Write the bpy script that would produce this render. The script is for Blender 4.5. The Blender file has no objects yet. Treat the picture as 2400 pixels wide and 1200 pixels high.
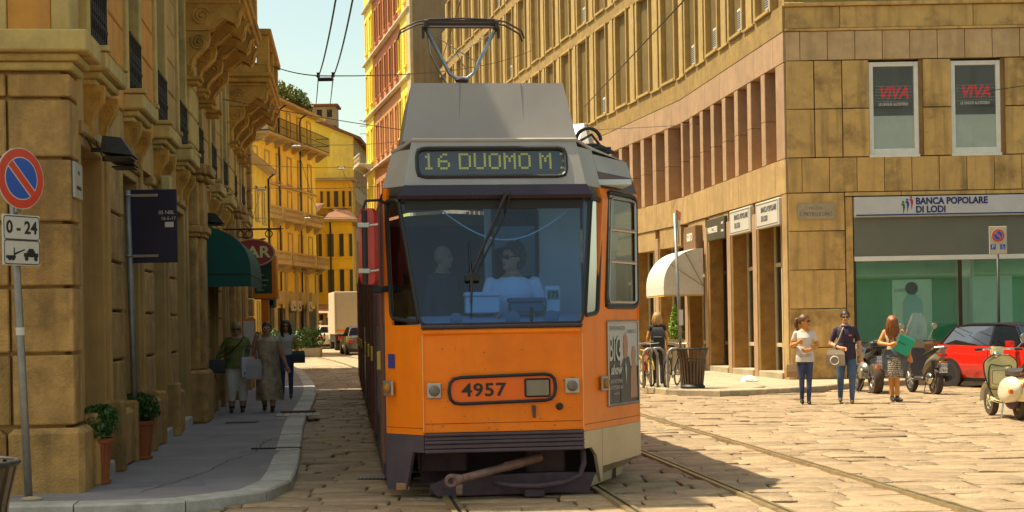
import bpy, bmesh, math, random
from mathutils.geometry import tessellate_polygon
from mathutils import Vector, Matrix, Euler, noise as mnoise
PI = math.pi
random.seed(11)
scene = bpy.context.scene
COL = scene.collection
# ---------------------------------------------------------------- camera, sky, sun, exposure
CAM_H = 1.58
cam_d = bpy.data.cameras.new('camera')
cam = bpy.data.objects.new('camera', cam_d); COL.objects.link(cam)
cam.location = (0, 0, CAM_H)
cam_d.sensor_width = 36.0; cam_d.lens = 54.0
cam_d.shift_y = 163 / 2400.0
cam_d.clip_start = 0.1; cam_d.clip_end = 2000
cam.rotation_euler = (Matrix.Rotation(math.radians(90), 3, 'X') @ Matrix.Rotation(math.radians(-1.0), 3, 'Z')).to_euler()
scene.camera = cam
SUN_EL = math.radians(65); SUN_TO = Vector((-0.985, 0.17, 0)).normalized()      # horizontal direction towards the sun
world = bpy.data.worlds.new('World'); scene.world = world; world.use_nodes = True
wn = world.node_tree; wn.nodes.clear()
sky = wn.nodes.new('ShaderNodeTexSky'); sky.sky_type = 'NISHITA'; sky.sun_disc = False
sky.sun_elevation = SUN_EL
sky.sun_rotation = math.atan2(SUN_TO.x, SUN_TO.y)
sky.dust_density = 2.2; sky.ozone_density = 0.8; sky.air_density = 1.0
bg = wn.nodes.new('ShaderNodeBackground'); bg.inputs[1].default_value = 0.13
wo = wn.nodes.new('ShaderNodeOutputWorld')
tint = wn.nodes.new('ShaderNodeMix'); tint.data_type = 'RGBA'; tint.blend_type = 'MULTIPLY'; tint.inputs[0].default_value = 1.0; tint.inputs[7].default_value = (1.0, .94, .68, 1)
wn.links.new(sky.outputs[0], tint.inputs[6]); wn.links.new(tint.outputs[2], bg.inputs[0]); wn.links.new(bg.outputs[0], wo.inputs[0])
sun_d = bpy.data.lights.new('sun', 'SUN'); sun_d.energy = 4.0; sun_d.angle = math.radians(0.6); sun_d.color = (1.0, 0.90, 0.70)
sun = bpy.data.objects.new('sun', sun_d); COL.objects.link(sun)
sv = Vector((SUN_TO.x * math.cos(SUN_EL), SUN_TO.y * math.cos(SUN_EL), math.sin(SUN_EL)))
sun.rotation_euler = sv.to_track_quat('Z', 'Y').to_euler(); sun.location = (0, 0, 60)
vs = scene.view_settings
vs.view_transform = 'Standard'; vs.look = 'None'; vs.gamma = 1.0; vs.exposure = 1.0; vs.use_curve_mapping = False

# ---------------------------------------------------------------- materials
MATS = {}
def N(nt, t, **kw):
    n = nt.nodes.new(t)
    for k, v in kw.items(): setattr(n, k, v)
    return n
def mat(name, col, rough=.75, metal=0., var=.18, scale=2.5, bump=0., bscale=45., objvar=0., col2=None, stain=0., stain_col=(.05, .04, .02),
        stain_scale=.6, spec=.5, coat=0., streak=0.):
    """procedural material: base colour, broad mottling, dirt patches, vertical streaks, fine relief"""
    if name in MATS: return MATS[name]
    m = bpy.data.materials.new(name); m.use_nodes = True; nt = m.node_tree; L = nt.links.new
    b = nt.nodes['Principled BSDF']
    b.inputs['Roughness'].default_value = rough; b.inputs['Metallic'].default_value = metal
    b.inputs['Specular IOR Level'].default_value = spec
    if coat: b.inputs['Coat Weight'].default_value = coat; b.inputs['Coat Roughness'].default_value = .08
    c = (*col, 1)
    if var == 0 and not stain and not objvar and not bump and not streak:
        b.inputs['Base Color'].default_value = c
    else:
        tc = N(nt, 'ShaderNodeTexCoord'); oi = N(nt, 'ShaderNodeObjectInfo')
        off = N(nt, 'ShaderNodeVectorMath', operation='ADD')
        rnd = N(nt, 'ShaderNodeMath', operation='MULTIPLY'); rnd.inputs[1].default_value = 37.0
        L(oi.outputs['Random'], rnd.inputs[0]); L(tc.outputs['Object'], off.inputs[0]); L(rnd.outputs[0], off.inputs[1])
        n1 = N(nt, 'ShaderNodeTexNoise'); n1.inputs['Scale'].default_value = scale; n1.inputs['Detail'].default_value = 7; n1.inputs['Roughness'].default_value = .65
        L(off.outputs[0], n1.inputs['Vector'])
        c2 = (*(col2 if col2 else [min(1, x * (1 + var)) for x in col]), 1)
        c1 = (*[x * (1 - var) for x in col], 1)
        mr = N(nt, 'ShaderNodeMapRange'); mr.inputs[1].default_value = .32; mr.inputs[2].default_value = .68
        L(n1.outputs[0], mr.inputs[0])
        mx = N(nt, 'ShaderNodeMix', data_type='RGBA'); mx.inputs[6].default_value = c1; mx.inputs[7].default_value = c2
        L(mr.outputs[0], mx.inputs[0]); out = mx.outputs[2]
        if streak:
            mp = N(nt, 'ShaderNodeMapping'); mp.inputs['Scale'].default_value = (3.0, 3.0, .22); L(off.outputs[0], mp.inputs[0])
            n4 = N(nt, 'ShaderNodeTexNoise'); n4.inputs['Scale'].default_value = 1.6; n4.inputs['Detail'].default_value = 6; L(mp.outputs[0], n4.inputs['Vector'])
            r4 = N(nt, 'ShaderNodeMapRange'); r4.inputs[1].default_value = .5; r4.inputs[2].default_value = .72; r4.inputs[4].default_value = streak; L(n4.outputs[0], r4.inputs[0])
            m4 = N(nt, 'ShaderNodeMix', data_type='RGBA'); m4.inputs[7].default_value = (*stain_col, 1); L(out, m4.inputs[6]); L(r4.outputs[0], m4.inputs[0]); out = m4.outputs[2]
        if stain:
            n2 = N(nt, 'ShaderNodeTexNoise'); n2.inputs['Scale'].default_value = stain_scale; n2.inputs['Detail'].default_value = 9; n2.inputs['Roughness'].default_value = .7
            L(off.outputs[0], n2.inputs['Vector'])
            r2 = N(nt, 'ShaderNodeMapRange'); r2.inputs[1].default_value = .5; r2.inputs[2].default_value = .7; r2.inputs[4].default_value = stain
            L(n2.outputs[0], r2.inputs[0])
            m2 = N(nt, 'ShaderNodeMix', data_type='RGBA'); m2.inputs[7].default_value = (*stain_col, 1); L(out, m2.inputs[6]); L(r2.outputs[0], m2.inputs[0]); out = m2.outputs[2]
        if objvar:
            hv = N(nt, 'ShaderNodeHueSaturation'); a = N(nt, 'ShaderNodeMapRange'); a.inputs[3].default_value = 1 - objvar; a.inputs[4].default_value = 1 + objvar
            L(oi.outputs['Random'], a.inputs[0]); L(a.outputs[0], hv.inputs['Value']); L(out, hv.inputs['Color']); out = hv.outputs[0]
        L(out, b.inputs['Base Color'])
        if bump:
            n3 = N(nt, 'ShaderNodeTexNoise'); n3.inputs['Scale'].default_value = bscale; n3.inputs['Detail'].default_value = 5; L(off.outputs[0], n3.inputs['Vector'])
            bp = N(nt, 'ShaderNodeBump'); bp.inputs['Strength'].default_value = bump; bp.inputs['Distance'].default_value = .02
            L(n3.outputs[0], bp.inputs['Height']); L(bp.outputs[0], b.inputs['Normal'])
        if var and rough > .15:
            rr = N(nt, 'ShaderNodeMapRange'); rr.inputs[3].default_value = max(.04, rough - .1); rr.inputs[4].default_value = min(1, rough + .1)
            L(n1.outputs[0], rr.inputs[0]); L(rr.outputs[0], b.inputs['Roughness'])
    MATS[name] = m; return m
def glass(name, tint, refl=.15, diff=0., dcol=(.5, .6, .7), rough=.02, fres=.6):
    """thin pane: tinted see-through, mirror reflection, an optional pale diffuse veil"""
    if name in MATS: return MATS[name]
    m = bpy.data.materials.new(name); m.use_nodes = True; nt = m.node_tree; nt.nodes.clear(); L = nt.links.new
    o = N(nt, 'ShaderNodeOutputMaterial'); t = N(nt, 'ShaderNodeBsdfTransparent'); t.inputs[0].default_value = (*tint, 1)
    g = N(nt, 'ShaderNodeBsdfGlossy'); g.inputs['Roughness'].default_value = rough; g.inputs[0].default_value = (.95, .97, 1, 1)
    fr = N(nt, 'ShaderNodeLayerWeight'); fr.inputs[0].default_value = .25
    ad = N(nt, 'ShaderNodeMath', operation='ADD', use_clamp=True); ad.inputs[1].default_value = refl
    sc = N(nt, 'ShaderNodeMath', operation='MULTIPLY'); sc.inputs[1].default_value = fres
    L(fr.outputs['Fresnel'], sc.inputs[0]); L(sc.outputs[0], ad.inputs[0])
    mx = N(nt, 'ShaderNodeMixShader'); L(ad.outputs[0], mx.inputs[0]); L(t.outputs[0], mx.inputs[1]); L(g.outputs[0], mx.inputs[2]); out = mx.outputs[0]
    if diff:
        d = N(nt, 'ShaderNodeBsdfDiffuse'); d.inputs[0].default_value = (*dcol, 1)
        m2 = N(nt, 'ShaderNodeMixShader'); m2.inputs[0].default_value = diff; L(out, m2.inputs[1]); L(d.outputs[0], m2.inputs[2]); out = m2.outputs[0]
    L(out, o.inputs[0]); MATS[name] = m; return m
def emit(name, col, s):
    if name in MATS: return MATS[name]
    m = bpy.data.materials.new(name); m.use_nodes = True; b = m.node_tree.nodes['Principled BSDF']
    b.inputs['Base Color'].default_value = (*col, 1); b.inputs['Emission Color'].default_value = (*col, 1); b.inputs['Emission Strength'].default_value = s
    MATS[name] = m; return m

# ---------------------------------------------------------------- mesh helpers
def lerp(a, b, t): return a + (b - a) * t
class MB:
    """collects shapes, then build() links them as ONE mesh object"""
    def __init__(s): s.v = []; s.f = []; s.mi = []; s.m = 0; s.T = None
    def add(s, vs, fs):
        o = len(s.v)
        s.v += [tuple(s.T @ Vector(v)) if s.T else tuple(v) for v in vs]
        s.f += [tuple(i + o for i in f) for f in fs]; s.mi += [s.m] * len(fs); return s
    def box(s, x0, x1, y0, y1, z0, z1, b=0.):
        if b <= 0:
            return s.add([(x0, y0, z0), (x1, y0, z0), (x1, y1, z0), (x0, y1, z0), (x0, y0, z1), (x1, y0, z1), (x1, y1, z1), (x0, y1, z1)],
                         [(0, 3, 2, 1), (4, 5, 6, 7), (0, 1, 5, 4), (1, 2, 6, 5), (2, 3, 7, 6), (3, 0, 4, 7)])
        b = min(b, abs(x1 - x0) * .45, abs(y1 - y0) * .45, abs(z1 - z0) * .45)
        V = []; idx = {}
        for i, X in enumerate((x0, x1)):
            for j, Y in enumerate((y0, y1)):
                for k, Z in enumerate((z0, z1)):
                    dx, dy, dz = (b if i == 0 else -b), (b if j == 0 else -b), (b if k == 0 else -b)
                    idx[i, j, k] = len(V)
                    V += [(X, Y + dy, Z + dz), (X + dx, Y, Z + dz), (X + dx, Y + dy, Z)]
        F = []
        A = lambda i, j, k, a: idx[i, j, k] + a
        F += [(A(0,0,0,0), A(0,0,1,0), A(0,1,1,0), A(0,1,0,0)), (A(1,0,0,0), A(1,1,0,0), A(1,1,1,0), A(1,0,1,0)),
              (A(0,0,0,1), A(1,0,0,1), A(1,0,1,1), A(0,0,1,1)), (A(0,1,0,1), A(0,1,1,1), A(1,1,1,1), A(1,1,0,1)),
              (A(0,0,0,2), A(0,1,0,2), A(1,1,0,2), A(1,0,0,2)), (A(0,0,1,2), A(1,0,1,2), A(1,1,1,2), A(0,1,1,2))]
        for k in (0, 1):
            for i in (0, 1): F.append((A(i,0,k,0), A(i,1,k,0), A(i,1,k,2), A(i,0,k,2)))
            for j in (0, 1): F.append((A(0,j,k,1), A(1,j,k,1), A(1,j,k,2), A(0,j,k,2)))
        for i in (0, 1):
            for j in (0, 1): F.append((A(i,j,0,0), A(i,j,1,0), A(i,j,1,1), A(i,j,0,1)))
        for i in (0, 1):
            for j in (0, 1):
                for k in (0, 1): F.append((A(i,j,k,0), A(i,j,k,1), A(i,j,k,2)))
        return s.add(V, F)
    def loft(s, rings, close=True, caps=True):
        n = len(rings[0]); V = [p for r in rings for p in r]; F = []
        for i in range(len(rings) - 1):
            for j in range(n if close else n - 1):
                a, b2 = i * n + j, i * n + (j + 1) % n
                F.append((a, b2, b2 + n, a + n))
        if caps and close: F += [tuple(range(n))[::-1], tuple(range((len(rings) - 1) * n, len(rings) * n))]
        return s.add(V, F)
    def prism(s, poly, axis, a0, a1, b=0.):
        """poly of 2D points extruded along 'x','y' or 'z'"""
        def P3(p, a): return {'x': (a, p[0], p[1]), 'y': (p[0], a, p[1]), 'z': (p[0], p[1], a)}[axis]
        n = len(poly)
        if b <= 0: return s.loft([[P3(p, a0) for p in poly], [P3(p, a1) for p in poly]])
        cx = sum(p[0] for p in poly) / n; cy = sum(p[1] for p in poly) / n
        def inset(p):
            d = math.hypot(p[0] - cx, p[1] - cy) or 1; k = max(0, (d - b * 1.3) / d); return (cx + (p[0] - cx) * k, cy + (p[1] - cy) * k)
        sg = b if a1 > a0 else -b
        return s.loft([[P3(inset(p), a0) for p in poly], [P3(p, a0 + sg) for p in poly], [P3(p, a1 - sg) for p in poly], [P3(inset(p), a1) for p in poly]])
    def tube(s, pts, r, n=8, caps=True):
        """round bar along pts; r is a number or one radius for each point"""
        pts = [Vector(p) for p in pts]; R = r if isinstance(r, (list, tuple)) else [r] * len(pts)
        rings = []; up = None
        for i, p in enumerate(pts):
            d = (pts[min(i + 1, len(pts) - 1)] - pts[max(i - 1, 0)]).normalized()
            if up is None: up = Vector((0, 0, 1)) if abs(d.z) < .9 else Vector((1, 0, 0))
            a = d.cross(up).normalized(); up = a.cross(d).normalized()
            rings.append([p + (a * math.cos(2 * PI * k / n) + up * math.sin(2 * PI * k / n)) * R[i] for k in range(n)])
        return s.loft(rings, caps=caps)
    def lathe(s, prof, c=(0, 0, 0), n=16, axis='z', sx=1., sy=1., caps=True):
        rings = []
        for r, h in prof:
            ring = []
            for k in range(n):
                a = 2 * PI * k / n; u, w = r * math.cos(a) * sx, r * math.sin(a) * sy
                ring.append({'z': (c[0] + u, c[1] + w, c[2] + h), 'y': (c[0] + u, c[1] + h, c[2] + w), 'x': (c[0] + h, c[1] + u, c[2] + w)}[axis])
            rings.append(ring)
        return s.loft(rings, caps=caps)
    def torus(s, c, R, r, axis='x', n=28, m=8, a0=0., a1=2 * PI, sq=1.):
        full = abs(a1 - a0 - 2 * PI) < 1e-4; rings = []
        for i in range(n if full else n + 1):
            a = a0 + (a1 - a0) * i / n; ring = []
            for j in range(m):
                t = 2 * PI * j / m; rr = R + r * math.cos(t); w = r * sq * math.sin(t)
                u, v = rr * math.cos(a), rr * math.sin(a)
                ring.append({'x': (c[0] + w, c[1] + u, c[2] + v), 'y': (c[0] + u, c[1] + w, c[2] + v), 'z': (c[0] + u, c[1] + v, c[2] + w)}[axis])
            rings.append(ring)
        if full: rings.append(rings[0])
        return s.loft(rings, caps=not full)
    def ball(s, c, rx, ry=None, rz=None, n=12, m=8):
        ry = ry or rx; rz = rz or rx
        return s.loft([[(c[0] + rx * math.sin(max(.02, min(PI - .02, PI * i / m))) * math.cos(2 * PI * k / n), c[1] + ry * math.sin(max(.02, min(PI - .02, PI * i / m))) * math.sin(2 * PI * k / n), c[2] - rz * math.cos(PI * i / m)) for k in range(n)] for i in range(m + 1)])
    def quad(s, a, b, c, d): return s.add([a, b, c, d], [(0, 1, 2, 3)])
    def grid(s, fn, nu, nv):
        V = [fn(i / nu, j / nv) for j in range(nv + 1) for i in range(nu + 1)]
        return s.add(V, [(j * (nu + 1) + i, j * (nu + 1) + i + 1, (j + 1) * (nu + 1) + i + 1, (j + 1) * (nu + 1) + i) for j in range(nv) for i in range(nu)])
    def mesh(s, name, mats, smooth=False):
        me = bpy.data.meshes.new(name); me.from_pydata(s.v, [], s.f)
        for m in (mats if isinstance(mats, (list, tuple)) else [mats]): me.materials.append(m)
        if isinstance(mats, (list, tuple)) and len(mats) > 1: me.polygons.foreach_set('material_index', s.mi)
        bm = bmesh.new(); bm.from_mesh(me); bmesh.ops.remove_doubles(bm, verts=bm.verts, dist=1e-5); bmesh.ops.recalc_face_normals(bm, faces=bm.faces); bm.to_mesh(me); bm.free()
        if smooth:
            me.polygons.foreach_set('use_smooth', [True] * len(me.polygons))
            if smooth is not True: me.set_sharp_from_angle(angle=math.radians(smooth))
        me.update(); return me
    def build(s, name, mats, parent=None, loc=None, rot=None, smooth=False):
        return link(name, s.mesh(name, mats, smooth), parent, loc, rot)
def link(name, data, parent=None, loc=None, rot=None):
    o = bpy.data.objects.new(name, data); COL.objects.link(o)
    if parent: o.parent = parent
    if loc is not None: o.location = loc
    if rot is not None: o.rotation_euler = rot if isinstance(rot, (tuple, list, Euler)) else (0, 0, rot)
    return o
def tag(o, label, cat, group=None):
    o['label'] = label; o['category'] = cat
    if group: o['group'] = group
    return o
def thing(name, label, cat, loc=(0, 0, 0), rz=0., group=None):
    return tag(link(name, None, None, loc, rz), label, cat, group)
def struct(o): o['kind'] = 'structure'; return o
def stuff(o): o['kind'] = 'stuff'; return o
def dup(root, loc, rz=None, label=None, group=None, scale=None):
    r = root.copy(); COL.objects.link(r); r.location = loc
    if rz is not None: r.rotation_euler = (0, 0, rz)
    if scale: r.scale = (scale,) * 3
    if label: r['label'] = label
    if group: r['group'] = group
    for ch in root.children:
        c = ch.copy(); COL.objects.link(c); c.parent = r
        for g in ch.children:
            d = g.copy(); COL.objects.link(d); d.parent = c
    return r
def text_mesh(body, size, ext=.002, align='CENTER', bold=0., sx=1., shear=0., spacing=1.):
    cu = bpy.data.curves.new('lettering', 'FONT'); cu.body = body; cu.size = size; cu.extrude = ext; cu.align_x = align; cu.align_y = 'CENTER'
    cu.offset = bold; cu.shear = shear; cu.space_character = spacing; cu.resolution_u = 3
    o = bpy.data.objects.new('t', cu); COL.objects.link(o)
    dg = bpy.context.evaluated_depsgraph_get(); me = bpy.data.meshes.new_from_object(o.evaluated_get(dg))
    bpy.data.objects.remove(o)
    if sx != 1.: me.transform(Matrix.Scale(sx, 4, (1, 0, 0)))
    return me
def lettering(body, size, m, parent, loc, rz=0., rx=PI / 2, name='lettering', **kw):
    """upright letters facing local -y, turned by rz"""
    me = text_mesh(body, size, **kw); me.materials.clear(); me.materials.append(m)
    return link(name, me, parent, loc, (rx, 0, rz))
def gz(Y):                     # the street rises a little beyond the bend
    return 0. if Y < 45 else .0065 * (Y - 45)
def inpoly(x, y, poly):
    c = False; j = len(poly) - 1
    for i in range(len(poly)):
        (xi, yi), (xj, yj) = poly[i], poly[j]
        if (yi > y) != (yj > y) and x < (xj - xi) * (y - yi) / (yj - yi) + xi: c = not c
        j = i
    return c
TH = math.radians(6.2)                                   # heading of the street, turned left of the view
def S2W(r, s, o=(0, 0)): return (o[0] + r * math.cos(TH) - s * math.sin(TH), o[1] + r * math.sin(TH) + s * math.cos(TH))
# ================================================================ ground, road, rails, pavements
m_joint = mat('joint_earth', (.10, .08, .05), .95, var=.3, scale=8)
m_slab = mat('granite_slab', (.35, .25, .13), .66, var=.22, scale=5, col2=(.44, .295, .17), bump=1.0, bscale=17, objvar=.16, stain=.5, stain_col=(.12, .085, .05), stain_scale=1.2, spec=.45)
m_slabfar = mat('granite_far', (.40, .29, .17), .6, var=.3, scale=1.5, bump=.4, bscale=6, stain=.4, stain_col=(.12, .085, .05))
m_asphalt = mat('pavement_asphalt', (.275, .245, .24), .85, var=.16, scale=1.2, bump=.35, bscale=160, stain=.45, stain_col=(.17, .15, .155), stain_scale=.7)
m_kerb = mat('kerb_granite', (.50, .47, .40), .75, var=.22, scale=6, bump=.4, bscale=70, objvar=.14, stain=.3, stain_col=(.15, .12, .08))
m_kerby = mat('kerb_granite_warm', (.42, .33, .20), .75, var=.22, scale=6, bump=.4, bscale=70, objvar=.14, stain=.35, stain_col=(.16, .12, .07))
m_rail = mat('rail_steel', (.36, .27, .14), .38, .55, var=.3, scale=6)
m_raildark = mat('rail_groove', (.02, .017, .014), .9, var=0)
m_pavr = mat('pavement_stone', (.40, .32, .20), .8, var=.2, scale=1.6, bump=.35, bscale=90, stain=.5, stain_col=(.2, .15, .09), stain_scale=.9)
m_iron = mat('cast_iron', (.045, .04, .035), .55, .6, var=.3, scale=12)

def ground_sheet():
    ys = [-60, 0, 30, 45, 60, 80, 110, 150, 220, 330, 600]; xs = [-400, -60, -20, 0, 20, 60, 400]
    b = MB(); nx = len(xs)
    V = [(x, y, gz(y) - .035) for y in ys for x in xs]
    b.add(V, [(j * nx + i, j * nx + i + 1, (j + 1) * nx + i + 1, (j + 1) * nx + i) for j in range(len(ys) - 1) for i in range(nx - 1)])
    return struct(b.build('ground', m_joint))
ground_sheet()

# kerb lines (outer edge on the road)
KL = [(-9.5, 13.15), (-6.0, 13.15), (-3.6, 13.2), (-2.75, 13.4), (-2.33, 13.85), (-2.16, 14.6), (-2.22, 15.5), (-2.5, 17.9), (-2.95, 21.4), (-3.4, 24.9), (-3.94, 30.1), (-4.6, 36.0), (-5.5, 42.5), (-7.1, 52.4), (-8.9, 61.2), (-12.0, 78.6), (-16.0, 97.0)]
KR = [(30., 36.9), (12.0, 36.9), (9.0, 36.7), (7.9, 35.8), (7.3, 34.6), (6.4, 33.7), (5.2, 32.9), (4.2, 32.6), (3.5, 33.2), (3.05, 34.8), (2.75, 37.5), (2.0, 44.0), (.9, 52.0), (-1.0, 61.0), (-5.0, 78.0), (-10.5, 100.0), (-16.0, 118.0)]
PAVL = KL + [(-21.0, 97.0), (-16.0, 78.6), (-13.0, 61.2), (-11.0, 45.0), (-9.5, 45.0)]
PAVR = KR + [(30., 118.)]
def resample(line, step):
    out = [Vector((*line[0], 0))]; acc = 0.
    for a, b in zip(line, line[1:]):
        a = Vector((*a, 0)); b = Vector((*b, 0)); L = (b - a).length; d = step - acc
        while d < L:
            out.append(a + (b - a) * (d / L)); d += step
        acc = L - (d - step)
    out.append(Vector((*line[-1], 0))); return out
def offset(line, d):
    res = []
    for i, p in enumerate(line):
        t = (line[min(i + 1, len(line) - 1)] - line[max(i - 1, 0)]).normalized(); res.append(p + Vector((-t.y, t.x, 0)) * d)
    return res
def smooth_line(pts, it=2):
    for _ in range(it):
        o = [pts[0]]
        for a, b in zip(pts, pts[1:]): o += [(a[0] * .75 + b[0] * .25, a[1] * .75 + b[1] * .25), (a[0] * .25 + b[0] * .75, a[1] * .25 + b[1] * .75)]
        pts = o + [pts[-1]]
    return pts
def pavement(name, line, back, side, top, m, mk, width, klen):
    """a raised sheet behind a row of kerb stones"""
    sl = smooth_line(line); pts = resample(sl, .35); inn = offset(pts, side * width)
    b = MB(); poly = [(p.x, p.y) for p in inn] + back
    V = [(x, y, gz(y) + top) for x, y in poly]
    b.add(V, tessellate_polygon([[Vector((x, y, 0)) for x, y in poly]]))
    root = struct(b.build(name, m))
    k = 0; i = 0; cuts = resample(sl, klen); ci = offset(cuts, side * width)
    for a in range(len(cuts) - 1):
        p0, p1, q0, q1 = cuts[a], cuts[a + 1], ci[a], ci[a + 1]
        if p0.y > 62 or p0.x < -10 or p0.x > 16: continue
        g = .006; d = (p1 - p0).normalized() * g; e = (q1 - q0).normalized() * g
        p0, p1, q0, q1 = p0 + d, p1 - d, q0 + e, q1 - e
        h = top + .006 + random.uniform(-.006, .006); z = gz(p0.y); c = .018; o = ((q0 - p0).normalized()) * c
        kb = MB()
        kb.loft([[(p0.x, p0.y, z - .03), (p0.x, p0.y, z + h - c), (p0.x + o.x, p0.y + o.y, z + h), (q0.x, q0.y, z + h), (q0.x, q0.y, z - .03)],
                 [(p1.x, p1.y, z - .03), (p1.x, p1.y, z + h - c), (p1.x + o.x, p1.y + o.y, z + h), (q1.x, q1.y, z + h), (q1.x, q1.y, z - .03)]])
        kb.build('kerb_stone', mk, root)
    return root
pave_l = pavement('pavement', KL, [(-21.0, 97.0), (-16.5, 78.6), (-13.5, 61.2), (-11.0, 45.0), (-9.5, 30.0), (-12., 20.), (-12., 13.5)], 1, .10, m_asphalt, m_kerb, .30, .95)
pave_r = pavement('pavement', KR, [(0., 118.), (12., 80.), (20., 50.), (30., 45.)], -1, .12, m_pavr, m_kerby, .32, 1.6)
# road surface: granite slabs
slab_meshes = []
for v in range(14):
    random.seed(100 + v); bm_ = MB(); w, d = .5, .5; j = lambda a=.03: random.uniform(-a, a)
    outl = []
    for (x, y) in ((-w, -d), (-.15, -d), (.2, -d), (w, -d), (w, 0), (w, d), (.15, d), (-.2, d), (-w, d), (-w, 0)): outl.append((x + j(.02), y + j(.035)))
    ring0 = [(x, y, -.04) for x, y in outl]; ring1 = [(x, y, -.011 + j(.004)) for x, y in outl]; ring2 = [(x * .955, y * .93, 0 + j(.005)) for x, y in outl]
    bm_.loft([ring0, ring1, ring2], caps=False); c = len(bm_.v); bm_.add([p for p in ring2] + [(0, 0, .004 + j(.004))], [(i, (i + 1) % 10, 10) for i in range(10)])
    slab_meshes.append(bm_.mesh('paving_stone', m_slab, 40))
random.seed(5)
road = struct(MB().box(-3.2, 12.5, 11.2, 11.3, -.034, -.03).build('road', m_joint))
cells = []
row = 0; s = 10.6
ROWA = math.radians(1.2)
while s < 60:
    dpt = random.uniform(.30, .46); r = -9. + random.uniform(0, .8)
    while r < 14:
        ln = random.choice((.45, .55, .65, .75, .85, 1.0)) * random.uniform(.92, 1.08)
        x, y = (r + ln / 2) * math.cos(ROWA) - (s + dpt / 2) * math.sin(0), (s + dpt / 2) + (r + ln / 2) * math.sin(ROWA)
        xx = x - .03 * (y - 14) if x < 1.5 else x
        k = x / y
        inl = inpoly(x, y, PAVL) and not (x > -2.6 and y < 30); inr = inpoly(x, y, PAVR)
        if -.36 < k < .36 and not inr and (not inpoly(x - .5, y, PAVL) or not inpoly(x + .5, y, PAVL)) and (y < 36 or x < 4):
            cells.append((x, y, ln, dpt))
        r += ln
    s += dpt
cells.sort(key=lambda c: (0 if (abs(c[0]) / c[1] < .345 and c[1] > 12.1 and not (-1.2 < c[0] + .11 * (c[1] - 14) < 1.5 and c[1] > 14.5)) else 1, c[1]))
far = MB()
for i, (x, y, ln, dp) in enumerate(cells):
    me = slab_meshes[random.randrange(14)]
    T = Matrix.Translation((x, y, gz(y) + random.uniform(-.010, .010))) @ Euler((random.gauss(0, .020), random.gauss(0, .010), ROWA + random.gauss(0, .012) + random.choice((0, PI)))).to_matrix().to_4x4() @ Matrix.Diagonal((ln * .975, dp * .94, 1, 1))
    if i < 300:
        o = link('paving_stone', me, road); o.matrix_world = T; o.matrix_parent_inverse = Matrix.Identity(4); o.matrix_local = T
    else:
        far.T = T; far.add([v.co for v in me.vertices], [tuple(p.vertices) for p in me.polygons])
far.T = None
stuff(far.build('paving_stones', m_slab, road, smooth=40))
# beyond the slabs the road is one sheet
fr = MB(); ys = [58, 70, 85, 100, 120, 150, 200]
fr.add([(x - .2 * (y - 40), y, gz(y) + .0) for y in ys for x in (-22, -5, 12)], [(j * 3 + i, j * 3 + i + 1, (j + 1) * 3 + i + 1, (j + 1) * 3 + i) for j in range(len(ys) - 1) for i in range(2)])
struct(fr.build('far_road', m_slabfar))
# tram rails: two tracks, bending left beyond the tram
def trackline(c0, bend):
    pts = []
    for i in range(0, 110):
        s_ = 6 + i; x, y = S2W(c0, s_ - 14, (-.085, 14))
        if y > bend: x -= .0019 * (y - bend) ** 2 if y < bend + 60 else .0019 * 3600 + .228 * (y - bend - 60)
        pts.append(Vector((x, y, 0)))
    return pts
for c0, lab in ((.22, 'grooved steel rail of the track under the orange tram'), (2.86, 'grooved steel rail of the empty track beside the tram')):
    for sgn in (-1, 1):
        base = trackline(c0, 40 if c0 < 1 else 47); b = MB()
        for (o0, o1, z0, z1, mi) in ((-.062, -.014, 0, .030, 0), (-.014, .024, -.01, .016, 1), (.024, .055, 0, .027, 0)):
            A = offset(base, -(sgn * .7225) - o0); C = offset(base, -(sgn * .7225) - o1); b.m = mi
            rings = [[(p.x, p.y, gz(p.y) - .02), (p.x, p.y, gz(p.y) + z1), (q.x, q.y, gz(p.y) + z1), (q.x, q.y, gz(p.y) - .02)] for p, q in zip(A, C)]
            b.loft(rings)
        tag(b.build('tram_rail', [m_rail, m_raildark]), lab + (', the left one' if sgn < 0 else ', the right one'), 'rail', 'tram rails')
# ================================================================ the stone palazzo on the left (local x towards the street, y along it)
m_ls = mat('palazzo_stone', (.50, .28, .085), .85, var=.28, scale=4, bump=.8, bscale=45, objvar=.09, stain=.75, stain_col=(.14, .085, .03), stain_scale=1.6, streak=.5)
m_lw = mat('palazzo_wall', (.52, .31, .10), .85, var=.16, scale=1.5, bump=.3, bscale=80, stain=.4, stain_col=(.15, .10, .05), stain_scale=.7, streak=.4)
m_ll = mat('palazzo_trim', (.58, .40, .13), .8, var=.18, scale=3, bump=.3, bscale=60, stain=.5, stain_col=(.13, .095, .05), stain_scale=1.3, streak=.35)
m_lo = mat('orange_plaster', (.70, .30, .05), .85, var=.15, scale=1.8, bump=.2, bscale=90, stain=.35, stain_col=(.24, .13, .05), streak=.3)
m_door = mat('dark_door', (.035, .024, .016), .45, var=.3, scale=4)
m_dglass = glass('shop_glass', (.35, .36, .34), .16)
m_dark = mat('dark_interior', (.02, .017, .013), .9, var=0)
m_lc = mat('console_stone', (.54, .28, .05), .85, var=.25, scale=4, bump=.5, bscale=50, stain=.5, stain_col=(.10, .055, .02), stain_scale=1.6)
LA = math.atan(.1065)
pal = thing('stone_palazzo', 'ochre stone palazzo with rusticated corner, carved consoles and shopfronts along the left pavement', 'building', (-4.116, 14.61, 0), LA)
H_L = 11.2; Y_END = 25.4; G0 = .10
BAY = 2.72
# core walls behind everything
c = MB(); c.box(-12, -.42, .45, Y_END, 0, H_L); c.box(-12, -.10, -.22, .45, 0, H_L); c.build('wall', m_lw, pal)
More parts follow.
